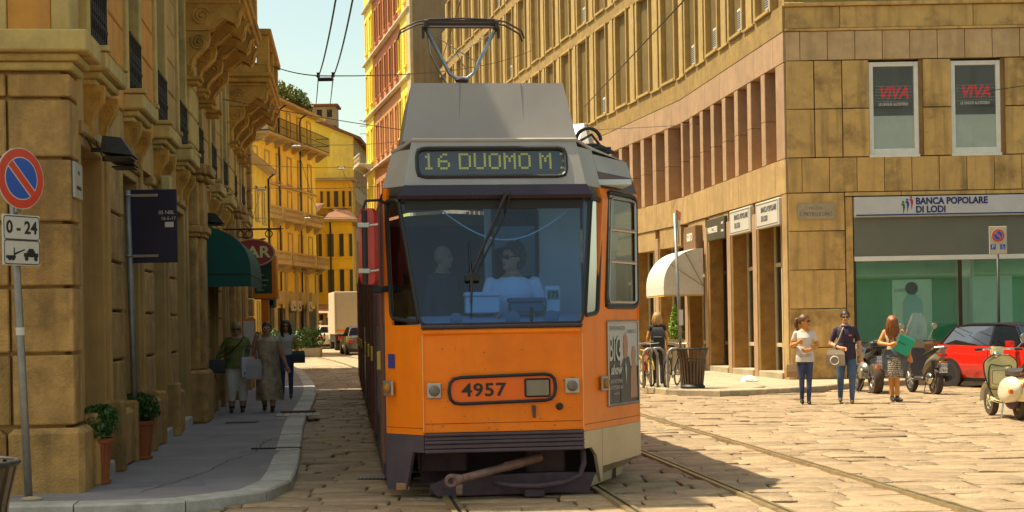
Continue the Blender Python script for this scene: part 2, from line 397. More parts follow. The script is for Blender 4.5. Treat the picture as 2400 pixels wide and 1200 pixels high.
# rusticated corner: stone courses, each stone its own piece
def stone(x0, x1, y0, y1, z0, z1, m=m_ls, b=.012, name='stone_block'):
    return MB().box(x0, x1, y0, y1, z0, z1, b).build(name, m, pal)
zs = [.72, 1.40, 2.02, 2.62, 3.22, 3.78]
Y0 = -.30
stone(-.60, .09, Y0 - .09, .22, G0 - .05, .70, b=.05, name='plinth_block'); stone(-2.2, -.625, Y0 - .075, .2, G0 - .05, .685, b=.05, name='plinth_block'); stone(-5.2, -2.22, Y0 - .075, .2, G0 - .05, .685, b=.05, name='plinth_block')
for i, z in enumerate(zs):
    z1 = (zs[i + 1] if i + 1 < len(zs) else 4.02) - .022
    stone(-.56, 0, Y0, .17, z + .01, z1, b=.012)
    for x0, x1 in ((-1.9, -.585), (-3.2, -1.925), (-5.0, -3.225)): stone(x0, x1, Y0 - .004, .17, z + .012, z1 + .0)
# string course wrapping the corner
for d, z0, z1 in ((.04, 4.03, 4.11), (.10, 4.11, 4.18), (.20, 4.18, 4.38)): MB().box(-5.2, d, Y0 - d, .22 + d * .4, z0 + .001, z1, .015).build('string_course', m_ll, pal)
MB().box(-.16, .01, Y0 + .02, .2, 4.382, 9.0, .012).build('quoin', m_ll, pal); MB().box(-.56, -.165, Y0 + .03, .2, 4.382, 9.0, .01).build('corner_panel', m_lo, pal)
MB().box(-5, -.565, Y0 + .02, .2, 4.382, 9.0, .01).build('quoin', m_ll, pal)
# shopfront bays
OPEN_T = 3.42
opn = MB(); scroll_cache = {}
def scroll_bracket(w, d, h):
    """carved S-scroll bracket: two volutes joined by a curved strap, centred on y, back on x=0, top at z=0"""
    key = (w, d, h)
    if key in scroll_cache: return scroll_cache[key]
    b = MB(); hw = w / 2
    prof = [(0, 0), (d, 0), (d * 1.02, -h * .12), (d * .95, -h * .30), (d * .72, -h * .42), (d * .48, -h * .55), (d * .36, -h * .74), (d * .42, -h * .9), (d * .25, -h), (0, -h)]
    b.prism(prof, 'y', -hw, hw)
    for (cx, cz, R) in ((d * .62, -h * .24, d * .30), (d * .22, -h * .84, d * .17)):
        for sg in (-1, 1):
            pts = []
            for i in range(22):
                a = i / 21 * 4.2 * PI; r = R * (1 - .78 * i / 21); pts.append((cx + r * math.cos(a + .8), sg * (hw + .004), cz + r * math.sin(a + .8)))
            b.tube(pts, [max(.006, d * .05 * (1 - .4 * i / 21)) for i in range(22)], 5)
            b.ball((cx, sg * (hw + .004), cz), R * .2, d * .06, R * .2, 8, 6)
    for sg in (-1, 1):
        b.tube([(d * .86, sg * hw, -h * .30), (d * .62, sg * hw, -h * .46), (d * .42, sg * hw, -h * .60), (d * .33, sg * hw, -h * .78)], d * .045, 5)
    scroll_cache[key] = b.mesh('bracket', m_lc, 50); return scroll_cache[key]
def rail_panel(w, h):
    key = ('rail', w, h)
    if key in scroll_cache: return scroll_cache[key]
    b = MB(); hw = w / 2
    for z in (.03, h): b.box(-.016, .016, -hw, hw, z - .016, z + .016)
    n = max(4, int(w / .11))
    for i in range(n + 1):
        y = -hw + w * i / n
        b.box(-.010, .010, y - .010, y + .010, 0, h)
    for i in range(n):
        y = -hw + w * (i + .5) / n
        for z, sg in ((h * .28, 1), (h * .68, -1)):
            b.torus((0, y, z), w / n * .36, .013, 'x', 10, 4)
        b.ball((0, y, h * .5), .03, .03, .045, 6, 4)
    scroll_cache[key] = b.mesh('railing', m_iron); return scroll_cache[key]
n_bays = 9
for i in range(n_bays):
    y0 = .30 + BAY * i                       # near side of the opening
    y1 = y0 + 1.40; yp = .30 + BAY * (i + 1)
    # stone architrave
    fr = MB()
    for ya, yb in ((y0 - .03, y0 + .10), (y1, y1 + .10)): fr.box(-.3, -.02, ya, yb, G0, OPEN_T + .10, .012)
    for ya, yb in ((y1 + .10, y1 + .19),): fr.box(-.3, .03, ya, yb, G0, OPEN_T + .22, .02)
    fr.box(-.3, -.02, y0 + .1, y1, OPEN_T, OPEN_T + .10, .012); fr.box(-.3, .03, y0 - .04, y1 + .1, OPEN_T + .1, OPEN_T + .22, .02)
    fr.build('door_surround', m_lw, pal)
    if i != 4:
        d = MB(); d.box(-.40, -.34, y0 + .1, y1, G0, 1.0); d.box(-.40, -.34, y0 + .1, y0 + .2, 1.0, OPEN_T); d.box(-.40, -.34, y1 - .1, y1, 1.0, OPEN_T); d.box(-.40, -.34, y0 + .2, y1 - .1, 2.55, 2.65)
        dd = d.build('shop_door', m_door, pal); g = MB(); g.box(-.375, -.365, y0 + .2, y1 - .1, 1.0, OPEN_T); g.build('pane', m_dglass, dd)
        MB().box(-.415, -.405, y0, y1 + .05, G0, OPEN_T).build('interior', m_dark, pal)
        st = MB().box(-.33, .06, y0 + .08, y1 + .02, G0 - .02, G0 + .13, .015).build('door_step', m_kerb, pal)
    # rusticated pier between openings
    if i in (3, 6):
        for ya, yb, xo in ((y1 + .24, yp - .08, .16), (y1 + .42, yp - .30, .24)):
            pl = MB(); pl.box(-.3, xo, ya, yb, .95, 3.10, .03); pl.box(-.3, xo + .03, ya - .02, yb + .02, 3.10, 3.16, .01); pl.box(-.3, xo + .07, ya - .05, yb + .05, 3.16, 3.28, .02)
            pl.box(-.3, xo + .02, ya, yb, 3.28, 4.0, .02); pl.box(-.3, xo + .10, ya - .07, yb + .07, 4.0, 4.10, .03); pl.box(-.3, xo + .15, ya - .1, yb + .1, 4.10, 4.26, .02); pl.build('pilaster', m_ls, pal)
        MB().box(-.3, .28, y1 + .14, yp - .03, G0 - .02, .95, .05).build('plinth_block', m_ls, pal)
    else:
        for k in range(5):
            za, zb = (.74, 1.28, 1.82, 2.36, 2.90)[k], (1.27, 1.81, 2.35, 2.89, 3.46)[k]
            stone(-.3, .015, y1 + .21, yp - .06, za + .008, zb - .008, m_ls, .016)
        MB().box(-.3, .10, y1 + .19, yp - .05, G0 - .02, .73, .05).build('plinth_block', m_ls, pal)
        MB().box(-.3, .16, y1 + .02, y1 + .185, G0 - .02, .86, .03).build('plinth_block', m_ls, pal)
        MB().box(-.29, .13, y0 - .045, y0 + .11, G0 - .02, .80, .03).build('plinth_block', m_ls, pal)
    # wall over the opening, window above with sill, brackets and iron railing
    wl = MB(); wl.box(-.43, -.012, y0 - .04, yp - .045, OPEN_T + .22, 4.12)
    if i in (0,): wl.box(-.43, -.012, .18, y0 - .04, OPEN_T + .22, 4.12)
    wl.build('wall_panel', m_lw, pal)
    yc = (y0 + y1) / 2 + .1; sw = .66
    sl = MB(); sl.box(-.1, .24, yc - sw, yc + sw, 4.16, 4.34, .02); sl.box(-.1, .17, yc - sw + .06, yc + sw - .06, 4.09, 4.16, .015); sl.box(-.1, .11, yc - sw + .10, yc + sw - .10, 4.03, 4.09, .012)
    sl.box(.0, .26, yc - sw - .012, yc - sw + .13, 4.345, 4.40, .01); sl.box(.0, .26, yc + sw - .13, yc + sw + .012, 4.345, 4.40, .01)
    s_o = sl.build('window_sill', m_ll, pal)
    for sg in (-1, 1):
        link('bracket', scroll_bracket(.14, .19, .50), pal, (-.012, yc + sg * .44, 4.03))
    link('railing', rail_panel(.98, .72), pal, (.06, yc, 4.36))
    # upper floor: frame, recess, orange panels scored in courses
    wf = MB()
    for ya, yb in ((yc - .64, yc - .49), (yc + .49, yc + .64)): wf.box(-.43, .06, ya, yb, 4.34, 7.05, .015)
    wf.box(-.43, .10, yc - .70, yc + .70, 7.05, 7.35, .03); wf.box(-.43, .2, yc - .8, yc + .8, 7.35, 7.48, .02)
    wf.build('window_frame', m_ll, pal)
    w = MB(); w.box(-.36, -.30, yc - .49, yc - .42, 4.36, 7.05); w.box(-.36, -.30, yc + .42, yc + .49, 4.36, 7.05); w.box(-.36, -.30, yc - .03, yc + .03, 4.36, 7.05); w.box(-.36, -.30, yc - .42, yc + .42, 6.2, 6.28)
    wo_ = w.build('window', m_door, pal); g = MB(); g.box(-.335, -.325, yc - .42, yc + .42, 4.36, 7.05); g.build('pane', m_dglass, wo_)
    for k in range(8):
        za = 4.13 + k * .47
        if i < 2 and za > 5.6: continue
        if i in (3, 6): stone(-.43, .10, yc + .66, yc + BAY - .66, za, za + .45, m_ll, .02)
        else: MB().box(-.43, .012, yc + .645, yc + BAY - .645, za + .006, za + .458, .012).build('plaster_course', m_lo if i in (0, 1) else m_lw, pal)
    # frieze and upper storeys
    up = MB(); up.box(-.43, -.03, y0 - .045, yp - .045, 7.5, H_L - .6)
    up.build('upper_wall', m_lw, pal)
    wf = MB()
    for ya, yb in ((yc - .64, yc - .49), (yc + .49, yc + .64)): wf.box(-.1, .07, ya, yb, 8.2, 9.5, .015)
    wf.box(-.1, .12, yc - .7, yc + .7, 9.5, 9.65, .02); wf.box(-.1, .16, yc - .7, yc + .7, 8.05, 8.2, .02); wf.build('window_frame', m_ll, pal)
    MB().box(-.1, -.02, yc - .49, yc + .49, 8.2, 9.5).build('shutter', m_door, pal)
co = MB()
for d, z0, z1 in ((.1, 7.5, 7.6), (.2, 7.6, 7.72)): co.box(-.3, d, .0, Y_END, z0, z1, .01)
co.build('cornice', m_ll, pal)
ev = MB(); ev.box(-12, .25, -.3, Y_END + .2, H_L - .6, H_L - .35); ev.box(-12, .62, -.6, Y_END + .4, H_L - .35, H_L, .03); ev.build('eaves', m_ll, pal)
# tall rounded end quoins
for k in range(22): stone(-.43, .13, Y_END - .42, Y_END + .02, .1 + k * .46, .1 + k * .46 + .44, m_ls, .025)
# carved balconies
def balcony(ya, yb, z):
    b = MB(); d = .98
    b.box(-.05, d, ya, yb, z, z + .11, .02); b.box(-.05, d - .06, ya + .06, yb - .06, z - .08, z, .02); b.box(-.05, d + .05, ya - .05, yb + .05, z + .11, z + .20, .02)
    s_ = b.build('balcony_slab', m_lc, pal)
    b = MB(); b.box(-.05, d - .02, ya + .02, yb - .02, z + .20, z + .36, .015)
    for (x0, x1, y_0, y_1) in ((d - .28, d - .02, ya + .02, ya + .28), (d - .28, d - .02, yb - .28, yb - .02), (d - .28, d - .02, (ya + yb) / 2 - .13, (ya + yb) / 2 + .13)): b.box(x0, x1, y_0, y_1, z + .36, z + 1.0, .015)
    b.box(-.05, d + .04, ya - .04, ya + .34, z + 1.0, z + 1.13, .02); b.box(d - .34, d + .04, ya + .34, yb + .04, z + 1.0, z + 1.13, .02); b.box(-.05, d - .34, yb - .34, yb + .04, z + 1.0, z + 1.13, .02)
    b.build('parapet', m_lc, pal)
    prof = [(.05, 0), (.065, .04), (.04, .08), (.075, .2), (.07, .28), (.035, .46), (.045, .54), (.06, .58), (.06, .64)]
    key = MB().lathe(prof, n=10).mesh('baluster', m_lc, 60)
    for x in (.12, .30, .48, .62): link('baluster', key, pal, (x, ya + .15, z + .36))
    n = int((yb - ya) / .24)
    for k in range(2, n - 1):
        y = ya + .1 + k * (yb - ya - .2) / n
        if abs(y - (ya + yb) / 2) > .2: link('baluster', key, pal, (d - .15, y, z + .36))
    # stacked consoles
    for y in [lerp(ya + .22, yb - .22, t) for t in (0, .33, .67, 1)]:
        u = MB(); hw = .13
        prof = [(0, 0), (.96, 0), (.99, -.05), (.93, -.10), (.90, -.28), (.84, -.34), (.80, -.30), (.72, -.22), (.6, -.26), (.48, -.38), (.36, -.42), (0, -.42)]
        u.prism([(x, z - .08 + zz) for x, zz in prof], 'y', y - hw, y + hw)
        for sg in (-1, 1):
            for (cx, cz, R) in ((.30, z - .27, .15),):
                pts = [(cx + R * (1 - .8 * i / 24) * math.cos(.4 + i / 24 * 4.6 * PI), y + sg * (hw + .005), cz + R * (1 - .8 * i / 24) * math.sin(.4 + i / 24 * 4.6 * PI)) for i in range(25)]
                u.tube(pts, .019, 5); u.ball((cx, y + sg * hw, cz), .035, .03, .035, 8, 6)
            u.tube([(.40, y + sg * hw, z - .46), (.52, y + sg * hw, z - .42), (.66, y + sg * hw, z - .30), (.80, y + sg * hw, z - .37), (.88, y + sg * hw, z - .32), (.90, y + sg * hw, z - .2), (.96, y + sg * hw, z - .13)], .02, 5)
            u.box(.05, .90, y + sg * hw - .008, y + sg * hw + .008, z - .12, z - .10)
        c_ = u.build('console', m_lc, pal, smooth=40)
        link('bracket', scroll_bracket(.24, .44, .72), pal, (-.02, y, z - .51))
        k2 = MB(); k2.box(-.05, .30, y - .17, y + .17, z - 1.29, z - 1.23, .012); k2.box(-.05, .24, y - .14, y + .14, z - 1.36, z - 1.29, .012); k2.build('console_cap', m_lc, pal)
balcony(9.75, 14.0, 6.86)
balcony(18.1, 22.6, 6.86)
# street plaques
for (x, y, z, w, h, rz, txt) in ((-1.02, -.335, 2.975, .70, .34, 0, ('VIA', 'CAPPELLE')), (.03, -.06, 3.02, .42, .34, PI / 2, ('VIA', 'MERAVIGLI'))):
    pl = thing('street_plaque', 'pale marble street name plaque facing the camera at the left edge' if rz == 0 else 'pale marble street name plaque on the side of the stone corner pier', 'sign')
    pl.matrix_world = Matrix.Translation(pal.location) @ Matrix.Rotation(LA, 4, 'Z') @ Matrix.Translation((x, y, z)) @ Matrix.Rotation(rz, 4, 'Z')
    MB().box(-w / 2, w / 2, -.0, .025, -h / 2, h / 2, .006).build('slab', mat('marble', (.42, .40, .34), .5, var=.12, scale=5), pl)
    if rz == 0: lettering('C A P P E L L E', .075, mat('engraved', (.06, .05, .04), .8, var=0), pl, (-.01, -.002, -.08), ext=.001, sx=1.0)
    else: lettering('VIA', .05, mat('engraved', (.06, .05, .04), .8, var=0), pl, (0, -.002, .07), ext=.001); lettering('MERAVIGLI', .05, mat('engraved', (.06, .05, .04), .8, var=0), pl, (0, -.002, -.07), ext=.001)
# ================================================================ the bank building on the right
m_rp = mat('pink_granite', (.40, .245, .13), .7, var=.14, scale=3, bump=.25, bscale=90, objvar=.07, stain=.35, stain_col=(.26, .15, .07), stain_scale=.8, streak=.35)
m_rb = mat('travertine', (.42, .27, .10), .75, var=.16, scale=2.5, bump=.3, bscale=70, objvar=.06, stain=.55, stain_col=(.25, .14, .05), stain_scale=.8, streak=.5)
m_rf = mat('bank_slab', (.66, .40, .12), .7, var=.16, scale=2.2, bump=.3, bscale=90, objvar=.045, stain=.9, stain_col=(.13, .07, .02), stain_scale=.7, streak=.5)
m_rl = mat('bank_slab_light', (.62, .40, .18), .7, var=.14, scale=2.5, bump=.25, bscale=90, objvar=.04, stain=.4, stain_col=(.30, .17, .06), stain_scale=.7, streak=.35)
m_ru = mat('rough_render', (.33, .205, .055), .9, var=.2, scale=3, bump=.9, bscale=38, stain=.4, stain_col=(.16, .10, .04), stain_scale=.7, streak=.35)
m_rr = mat('rib_render', (.42, .28, .09), .85, var=.15, scale=3, bump=.3, bscale=60, stain=.3, stain_col=(.2, .13, .05), streak=.3)
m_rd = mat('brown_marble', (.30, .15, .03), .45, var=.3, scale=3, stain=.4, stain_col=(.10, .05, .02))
m_blind = mat('roller_blind', (.22, .145, .045), .8, var=.15, scale=3)
m_fr = mat('cream_frame', (.52, .44, .28), .5, var=.1, scale=4)
m_wht = mat('white_frame', (.82, .77, .64), .5, var=.08, scale=4)
m_ac = mat('air_unit', (.58, .54, .45), .5, var=.1)
RC = Vector((6.84, 38.0, 0)); TOPR = 19.5
t1 = Vector((-.115, 1, 0)).normalized(); t2 = Vector((-.217, 1, 0)).normalized()
L1 = 11.4; KINK = RC + t1 * L1; L2 = 45.6
bank = thing('bank_building', 'tall sandstone bank building with finned mezzanine on the right corner', 'building', RC)
BASE = .12
# local frames: seg(k) maps (a along, o outward to the street, z)
def seg_T(k):
    t = (t1, t2)[k]; o = (Vector((0, 0, 0)), KINK - RC)[k]; n = Vector((-t.y, t.x, 0))
    return Matrix(((n.x, t.x, 0, o.x), (n.y, t.y, 0, o.y), (0, 0, 1, 0), (0, 0, 0, 1)))
ST = (seg_T(0), seg_T(1))
def rb(k, name, m, fn, parent=None, smooth=False):
    b = MB(); fn(b); o = link(name, b.mesh(name, m, smooth), parent or bank)
    o.matrix_local = ST[k] if (parent is None or parent is bank) else Matrix.Identity(4)
    return o
# core
core = MB(); a = RC + t1 * .0; q = [(.5, .5), (16, .5), (16, 60), ((KINK + t2 * L2 - RC).x + .7, 56)]
pts = [(.55, 2.6), (16, 2.6), (16, 58)] + [((KINK - RC + t2 * L2).x + .6, (KINK - RC + t2 * L2).y), ((KINK - RC).x + .58, (KINK - RC).y)]
core.prism(pts, 'z', 0, TOPR); core.build('core', m_rd, bank); MB().box(.32, 16.9, .32, 2.58, 9.2, 9.3).build('floor_slab', m_rd, bank); MB().box(16.6, 16.9, .32, 2.58, 0, 9.2).build('party_wall', m_rd, bank)
BAYR = 2.7
# --- ground floor piers, openings, signs
gf_segs = [(0, L1), (1, L2)]
for k, L in gf_segs:
    n = int(L / BAYR); off = .62 if k == 0 else .2
    if k == 0: rb(0, 'corner_pier', m_rb, lambda b: b.box(-.52, 0, .012, .42, BASE, 4.72, .01))
    nb = n if k == 0 else 5
    for i in range(nb):
        a0 = (.42 + i * BAYR) if k == 0 else (.3 + i * BAYR); a1 = a0 + 2.22
        rb(k, 'pier', m_rb, lambda b: b.box(-.52, 0, a1, a0 + BAYR - .002, BASE, 4.30, .012))
        rb(k, 'pier_face', m_rp, lambda b: b.box(-.51, .035, a1 + .04, a0 + BAYR - .06, BASE, 4.42, .01))
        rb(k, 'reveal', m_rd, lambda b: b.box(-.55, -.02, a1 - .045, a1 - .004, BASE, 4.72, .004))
        rb(k, 'step', m_pavr, lambda b: b.box(-.5, .05, a0 + .02, a1 - .05, BASE - .05, BASE + .16, .012))
        fo = rb(k, 'shop_frame', m_fr if not (k == 0 and i == 2) else m_door, lambda b: [b.box(-.50, -.42, a0 + y, a0 + y + .09, BASE + .16, 4.1) for y in (.0, .72, 1.45, 2.08)] + [b.box(-.50, -.42, a0 + .09, a0 + 2.08, z, z + .1) for z in (.9, 3.0)])
        g = MB(); g.box(-.465, -.455, a0 + .02, a1 - .06, BASE + .16, 4.1); gg = g.build('pane', glass('shop_glass2', (.42, .44, .36), .12), fo)
        rb(k, 'lintel', m_rb, lambda b: b.box(-.55, -.03, a0, a1, 4.06, 4.72, .004))
    # cladding band above the openings
    a = 0.
    j = 0
    while a < L - .01:
        w = min(.9, L - a)
        rb(k, 'cladding_panel', m_rb, lambda b: b.box(-.6, .005 + .004 * (j % 2), a + .004, a + w - .004, 4.735, 5.59, .006))
        rb(k, 'band_panel', m_rp, lambda b: b.box(-.6, .02 + .003 * (j % 2), a + .003, a + w - .003, 7.98, 8.72, .005))
        a += w; j += 1
    # mezzanine fins
    nf = int(L / 1.35)
    if k == 0: rb(0, 'corner_pier', m_rp, lambda b: b.box(-.6, .012, .012, .72, 5.60, 7.97, .008))
    for i in range(nf + 1):
        a = i * 1.35 + (.72 if k == 0 else .35)
        if a + .2 > L: continue
        rb(k, 'fin', m_rp, lambda b: (b.box(-.62, .012, a + .98, min(L - .004, a + 1.35), 5.60, 6.72, .008), b.box(-.62, .012, a + .98, min(L - .004, a + 1.35), 6.73, 7.97, .008)))
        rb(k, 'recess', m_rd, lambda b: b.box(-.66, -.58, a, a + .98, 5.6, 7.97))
    # upper storeys: rough render, window bays with ribs
    rb(k, 'upper_wall', m_ru, lambda b: b.box(-.62, -.14, .0 if k == 0 else .0, L, 8.73, TOPR))
    nfl = 3 if k == 0 else 3
    nw = int(L / BAYR) if k == 0 else 16
    for fl in range(nfl):
        zb = 9.5 + fl * 3.95; zt = zb + 3.3
        rb(k, 'spandrel', m_ru, lambda b: b.box(-.3, .03, .0, L, (8.73 if fl == 0 else zb - .62), zb - .10, .01))
        for i in range(nw):
            a0 = 1.0 + i * BAYR if k == 0 else .45 + i * BAYR; a1 = a0 + 1.3
            if a1 > L - .1: continue
            wf = rb(k, 'window_frame', m_rr, lambda b: (b.box(-.2, .07, a0 - .09, a0, zb - .09, zt + .09, .01), b.box(-.2, .07, a1, a1 + .09, zb - .09, zt + .09, .01), b.box(-.2, .10, a0 - .002, a1 + .002, zb - .09, zb, .01), b.box(-.2, .07, a0, a1, zt, zt + .09, .01)))
            bl = MB(); bl.box(-.135, -.10, a0, a1, zb, zt)
            for x in [a0 + .1 * q_ for q_ in range(1, 13)]: bl.box(-.10, -.09, x - .012, x + .012, zb, zt)
            bl.build('shutter', m_blind, wf)
            # ribs beside the window
            rb(k, 'rib', m_rr, lambda b: (b.box(-.2, .0, a1 + .20, a1 + .42, zb - .06, zt + .1, .008), b.box(-.2, .03, a1 + .50, a1 + .86, zb - .06, zt + .1, .01), b.box(-.2, .0, a1 + .94, a1 + 1.16, zb - .06, zt + .1, .008)))
            rb(k, 'ledge', m_rr, lambda b: b.box(-.2, .09, a1 + .17, a1 + 1.2, zb - .14, zb - .07, .01))
            if (i * 7 + fl * 3) % 5 == 1 or (k == 0 and fl == 0 and i in (0, 1, 2, 3)):
                ac = rb(k, 'air_conditioner', m_ac, lambda b: b.box(-.12, .06, a0 + .06, a0 + .42, zb + .02, zb + .62, .02))
                g = MB(); [g.box(.06, .066, a0 + .09, a0 + .39, zb + .08 + .06 * q_, zb + .11 + .06 * q_) for q_ in range(8)]; g.build('grille', m_iron, ac)
# --- bank front, facing the camera (local x right, y away)
def panel(x0, x1, z0, z1, m=m_rf, y=0., dep=.3, name='stone_panel'):
    return MB().box(x0 + .008, x1 - .008, y - random.uniform(0, .006), dep, z0 + .008, z1 - .008, .005).build(name, m, bank)
panel(.02, 17, 8.80, 9.32, m_ru, .0, name='fascia_panel') if False else None
x = .04
for w in (1.36, 3.3, 3.3, 3.3, 3.3): panel(x, x + w, 8.80, 9.34); x += w
MB().box(.0, 17, -.07, .3, 9.345, 9.44, .012).build('ledge', m_rf, bank); panel(.02, 17, 9.45, 12., m_ru, .02); panel(.02, 17, 12., TOPR, m_ru, .02)
MB().box(.03, 17, -.035, .3, 8.735, 8.795, .01).build('ledge', m_rf, bank)
x = .04
for i in range(26):
    w = .36 if i == 0 else .68
    if x + w < 17: panel(x, x + w, 8.01, 8.73, m_rl)
    x += w
x = .04
for i in range(26):
    w = .36 if i == 0 else .68
    if x + w < 17: panel(x, x + w, 4.74, 5.60)
    x += w
WINX = [(2.10, 3.42), (4.13, 5.45), (6.16, 7.48), (8.2, 9.5), (10.2, 11.5)]
for z0, z1 in ((5.61, 6.80), (6.81, 8.0)):
    for (x0, x1) in ((.04, .73), (.74, 1.42), (1.43, 2.09)): panel(x0, x1, z0, z1)
    for i in range(4): panel(WINX[i][1] + .01, WINX[i + 1][0] - .01, z0, z1)
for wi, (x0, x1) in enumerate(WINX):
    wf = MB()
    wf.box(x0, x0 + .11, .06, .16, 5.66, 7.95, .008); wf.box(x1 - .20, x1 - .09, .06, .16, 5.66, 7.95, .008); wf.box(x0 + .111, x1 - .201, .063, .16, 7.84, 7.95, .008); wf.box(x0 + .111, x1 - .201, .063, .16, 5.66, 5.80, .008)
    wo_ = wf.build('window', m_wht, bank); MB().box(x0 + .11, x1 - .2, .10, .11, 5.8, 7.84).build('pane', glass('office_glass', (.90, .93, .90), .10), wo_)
    MB().box(x0 - .05, x1 + .02, .30, .34, 5.55, 8.05).build('interior', m_dark, bank); MB().box(x0 + .10, x1 - .19, .13, .14, 5.8, 6.62).build('reflection_panel', mat('reflection_white', (.85, .85, .78), .7, var=.08), bank)  # added pale panel, coloured to imitate a bright reflection in the lower glass
    MB().box(x1 - .09, x1 + .01, .05, .3, 5.62, 8.0).build('reveal', m_rd, bank)
    MB().box(x0 - .02, x1 - .09, -.02, .2, 5.58, 5.652, .008).build('sill', m_wht, bank)
    if wi < 2:
        red = mat('red_vinyl', (.85, .03, .03), .5, var=0); wv = mat('white_vinyl', (.62, .60, .5), .5, var=0); xc = (x0 + x1) / 2 - .05
        lg = lettering('VIVA', .43, red, bank, (xc, .09, 7.17), name='window_logo', ext=.002, shear=.25, bold=.012, sx=.82)
        g = MB(); [g.box(-.46, .46, -.21 + q_ * .075, -.21 + q_ * .075 + .018, .002, .006) for q_ in range(6)]; g.build('stripe', glass('slits', (.10, .13, .13), .35), lg)
        lettering("LE LINGUE ALL'ESTERO", .098, wv, bank, (xc, .09, 6.90), name='window_lettering', ext=.001, bold=.002, sx=.72)
# left pier of stone slabs and the bank's shop window
for z0, z1 in ((3.79, 4.73), (2.83, 3.785), (1.87, 2.825), (.91, 1.865), (BASE, .905)): panel(.04, 1.44, z0, z1)
panel(1.45, 1.64, BASE, 4.62)
x = 1.45
for w in (1.4, 2.1, 2.1, 2.1, 2.1, 2.1, 2.1): panel(x, x + w, 4.63, 4.735); x += w
sb = MB(); sb.box(1.66, 14, -.10, .1, 4.10, 4.60, .012); sgn = sb.build('bank_fascia', mat('fascia_white', (.60, .58, .54), .4, var=.06), bank)
MB().box(1.665, 14, -.112, -.1, 4.10, 4.125).build('trim', mat('chrome', (.6, .58, .52), .2, .9, var=0), sgn); MB().box(1.70, 14, -.106, -.1, 4.135, 4.165).build('trim', mat('navy', (.02, .025, .14), .4, var=0), sgn)
navy = mat('navy', (.02, .025, .14), .4, var=0)
lettering('BANCA POPOLARE', .225, navy, sgn, (3.17, -.104, 4.47), align='LEFT', ext=.004, bold=.008, sx=.92); lettering('DI LODI', .225, navy, sgn, (3.17, -.104, 4.265), align='LEFT', ext=.004, bold=.008, sx=.92)
def figures(parent, x, z, s, y, cols):
    for i, c_ in enumerate(cols):
        b = MB(); xx = x + i * .10 * s; zz = z + i * .055 * s
        b.lathe([(.001, 0), (.028 * s, 0), (.028 * s, .005), (.001, .005)], (xx, y, zz + .10 * s), 12, 'y')
        b.prism([(xx - .055 * s, zz + .05 * s), (xx + .01 * s, zz + .07 * s), (xx + .045 * s, zz + .04 * s), (xx + .05 * s, zz - .03 * s), (xx + .02 * s, zz - .14 * s), (xx - .0 * s, zz - .22 * s), (xx + .0 * s, zz - .1 * s), (xx - .01 * s, zz + .0 * s)], 'y', y, y + .004)
        b.build('emblem', c_, parent)
LOGO = [mat('logo_green', (.02, .16, .07), .4, var=0), mat('logo_blue', (.03, .06, .30), .4, var=0), mat('logo_red', (.5, .03, .03), .4, var=0)]
figures(sgn, 2.86, 4.36, 1., -.105, LOGO)
MB().box(1.66, 14, .02, .1, 3.14, 4.098, .004).build('grey_panel', mat('grey_green_panel', (.165, .165, .115), .5, var=.06), bank)
MB().box(1.66, 14, -.02, .1, 3.02, 3.136, .008).build('window_bar', m_wht, bank)
gm = glass('green_glass', (.84, .98, .90), .07)
xs = [1.66, 4.28, 6.9, 9.5, 12.1, 14]
for i in range(5):
    MB().box(xs[i] + .04, xs[i + 1] - .04, .06, .07, .78, 3.02).build('window_pane', gm, bank)
    MB().box(xs[i + 1] - .04, xs[i + 1] + .04, .02, .1, .78, 3.02, .006).build('mullion', mat('bronze_mullion', (.07, .055, .03), .35, .7, var=0), bank)
MB().box(1.645, 1.70, .01, .1, .78, 3.02).build('mullion', MATS['bronze_mullion'], bank)
gp = mat('grey_spandrel', (.12, .115, .10), .4, .3, var=.1)
for i in range(5): MB().box(xs[i] + .005, xs[i + 1] - .005, .0, .1, BASE, .775, .008).build('spandrel_panel', gp, bank)
# the green room behind the glass, with two posters
rm = MB(); rm.box(1.5, 14, 2.2, 2.3, .5, 3.3); rm.build('room_wall', mat('green_wall', (.16, .75, .42), .6, var=.1, scale=.5), bank)
rm = MB(); rm.box(1.5, 14, .12, 2.2, .60, .74); rm.build('room_floor', mat('room_floor', (.2, .2, .16), .5, var=.1), bank)
rm = MB(); rm.box(1.5, 14, .12, 2.2, 3.05, 3.15); rm.build('room_ceiling', mat('room_ceiling', (.7, .7, .62), .6, var=0), bank)
MB().box(4.35, 4.75, .5, .75, .6, 3.05, .01).build('room_column', mat('room_ceiling', (.7, .7, .62), .6, var=0), bank)
for (x0, x1, z0, z1, f) in ((2.62, 3.60, .95, 2.55, 1), (4.55, 5.6, 1.2, 2.6, 0)):
    po = MB().box(x0, x1, .16, .17, z0, z1).build('window_poster', mat('poster_paper', (.52, .62, .55), .6, var=.06), bank)
    if f:
        MB().lathe([(.001, 0), (.16, 0), (.16, .004), (.001, .004)], (3.1, .15, z1 - .22), 16, 'y').build('print', m_dark, po); MB().prism([(2.85, 1.2), (3.4, 1.2), (3.36, 2.0), (3.2, 2.2), (3.0, 2.2), (2.88, 2.0)], 'y', .15, .155).build('print', mat('print_blue', (.25, .42, .5), .6, var=0), po)
        lettering('CONTO', .1, navy, po, (2.85, .155, 2.28), ext=.001)
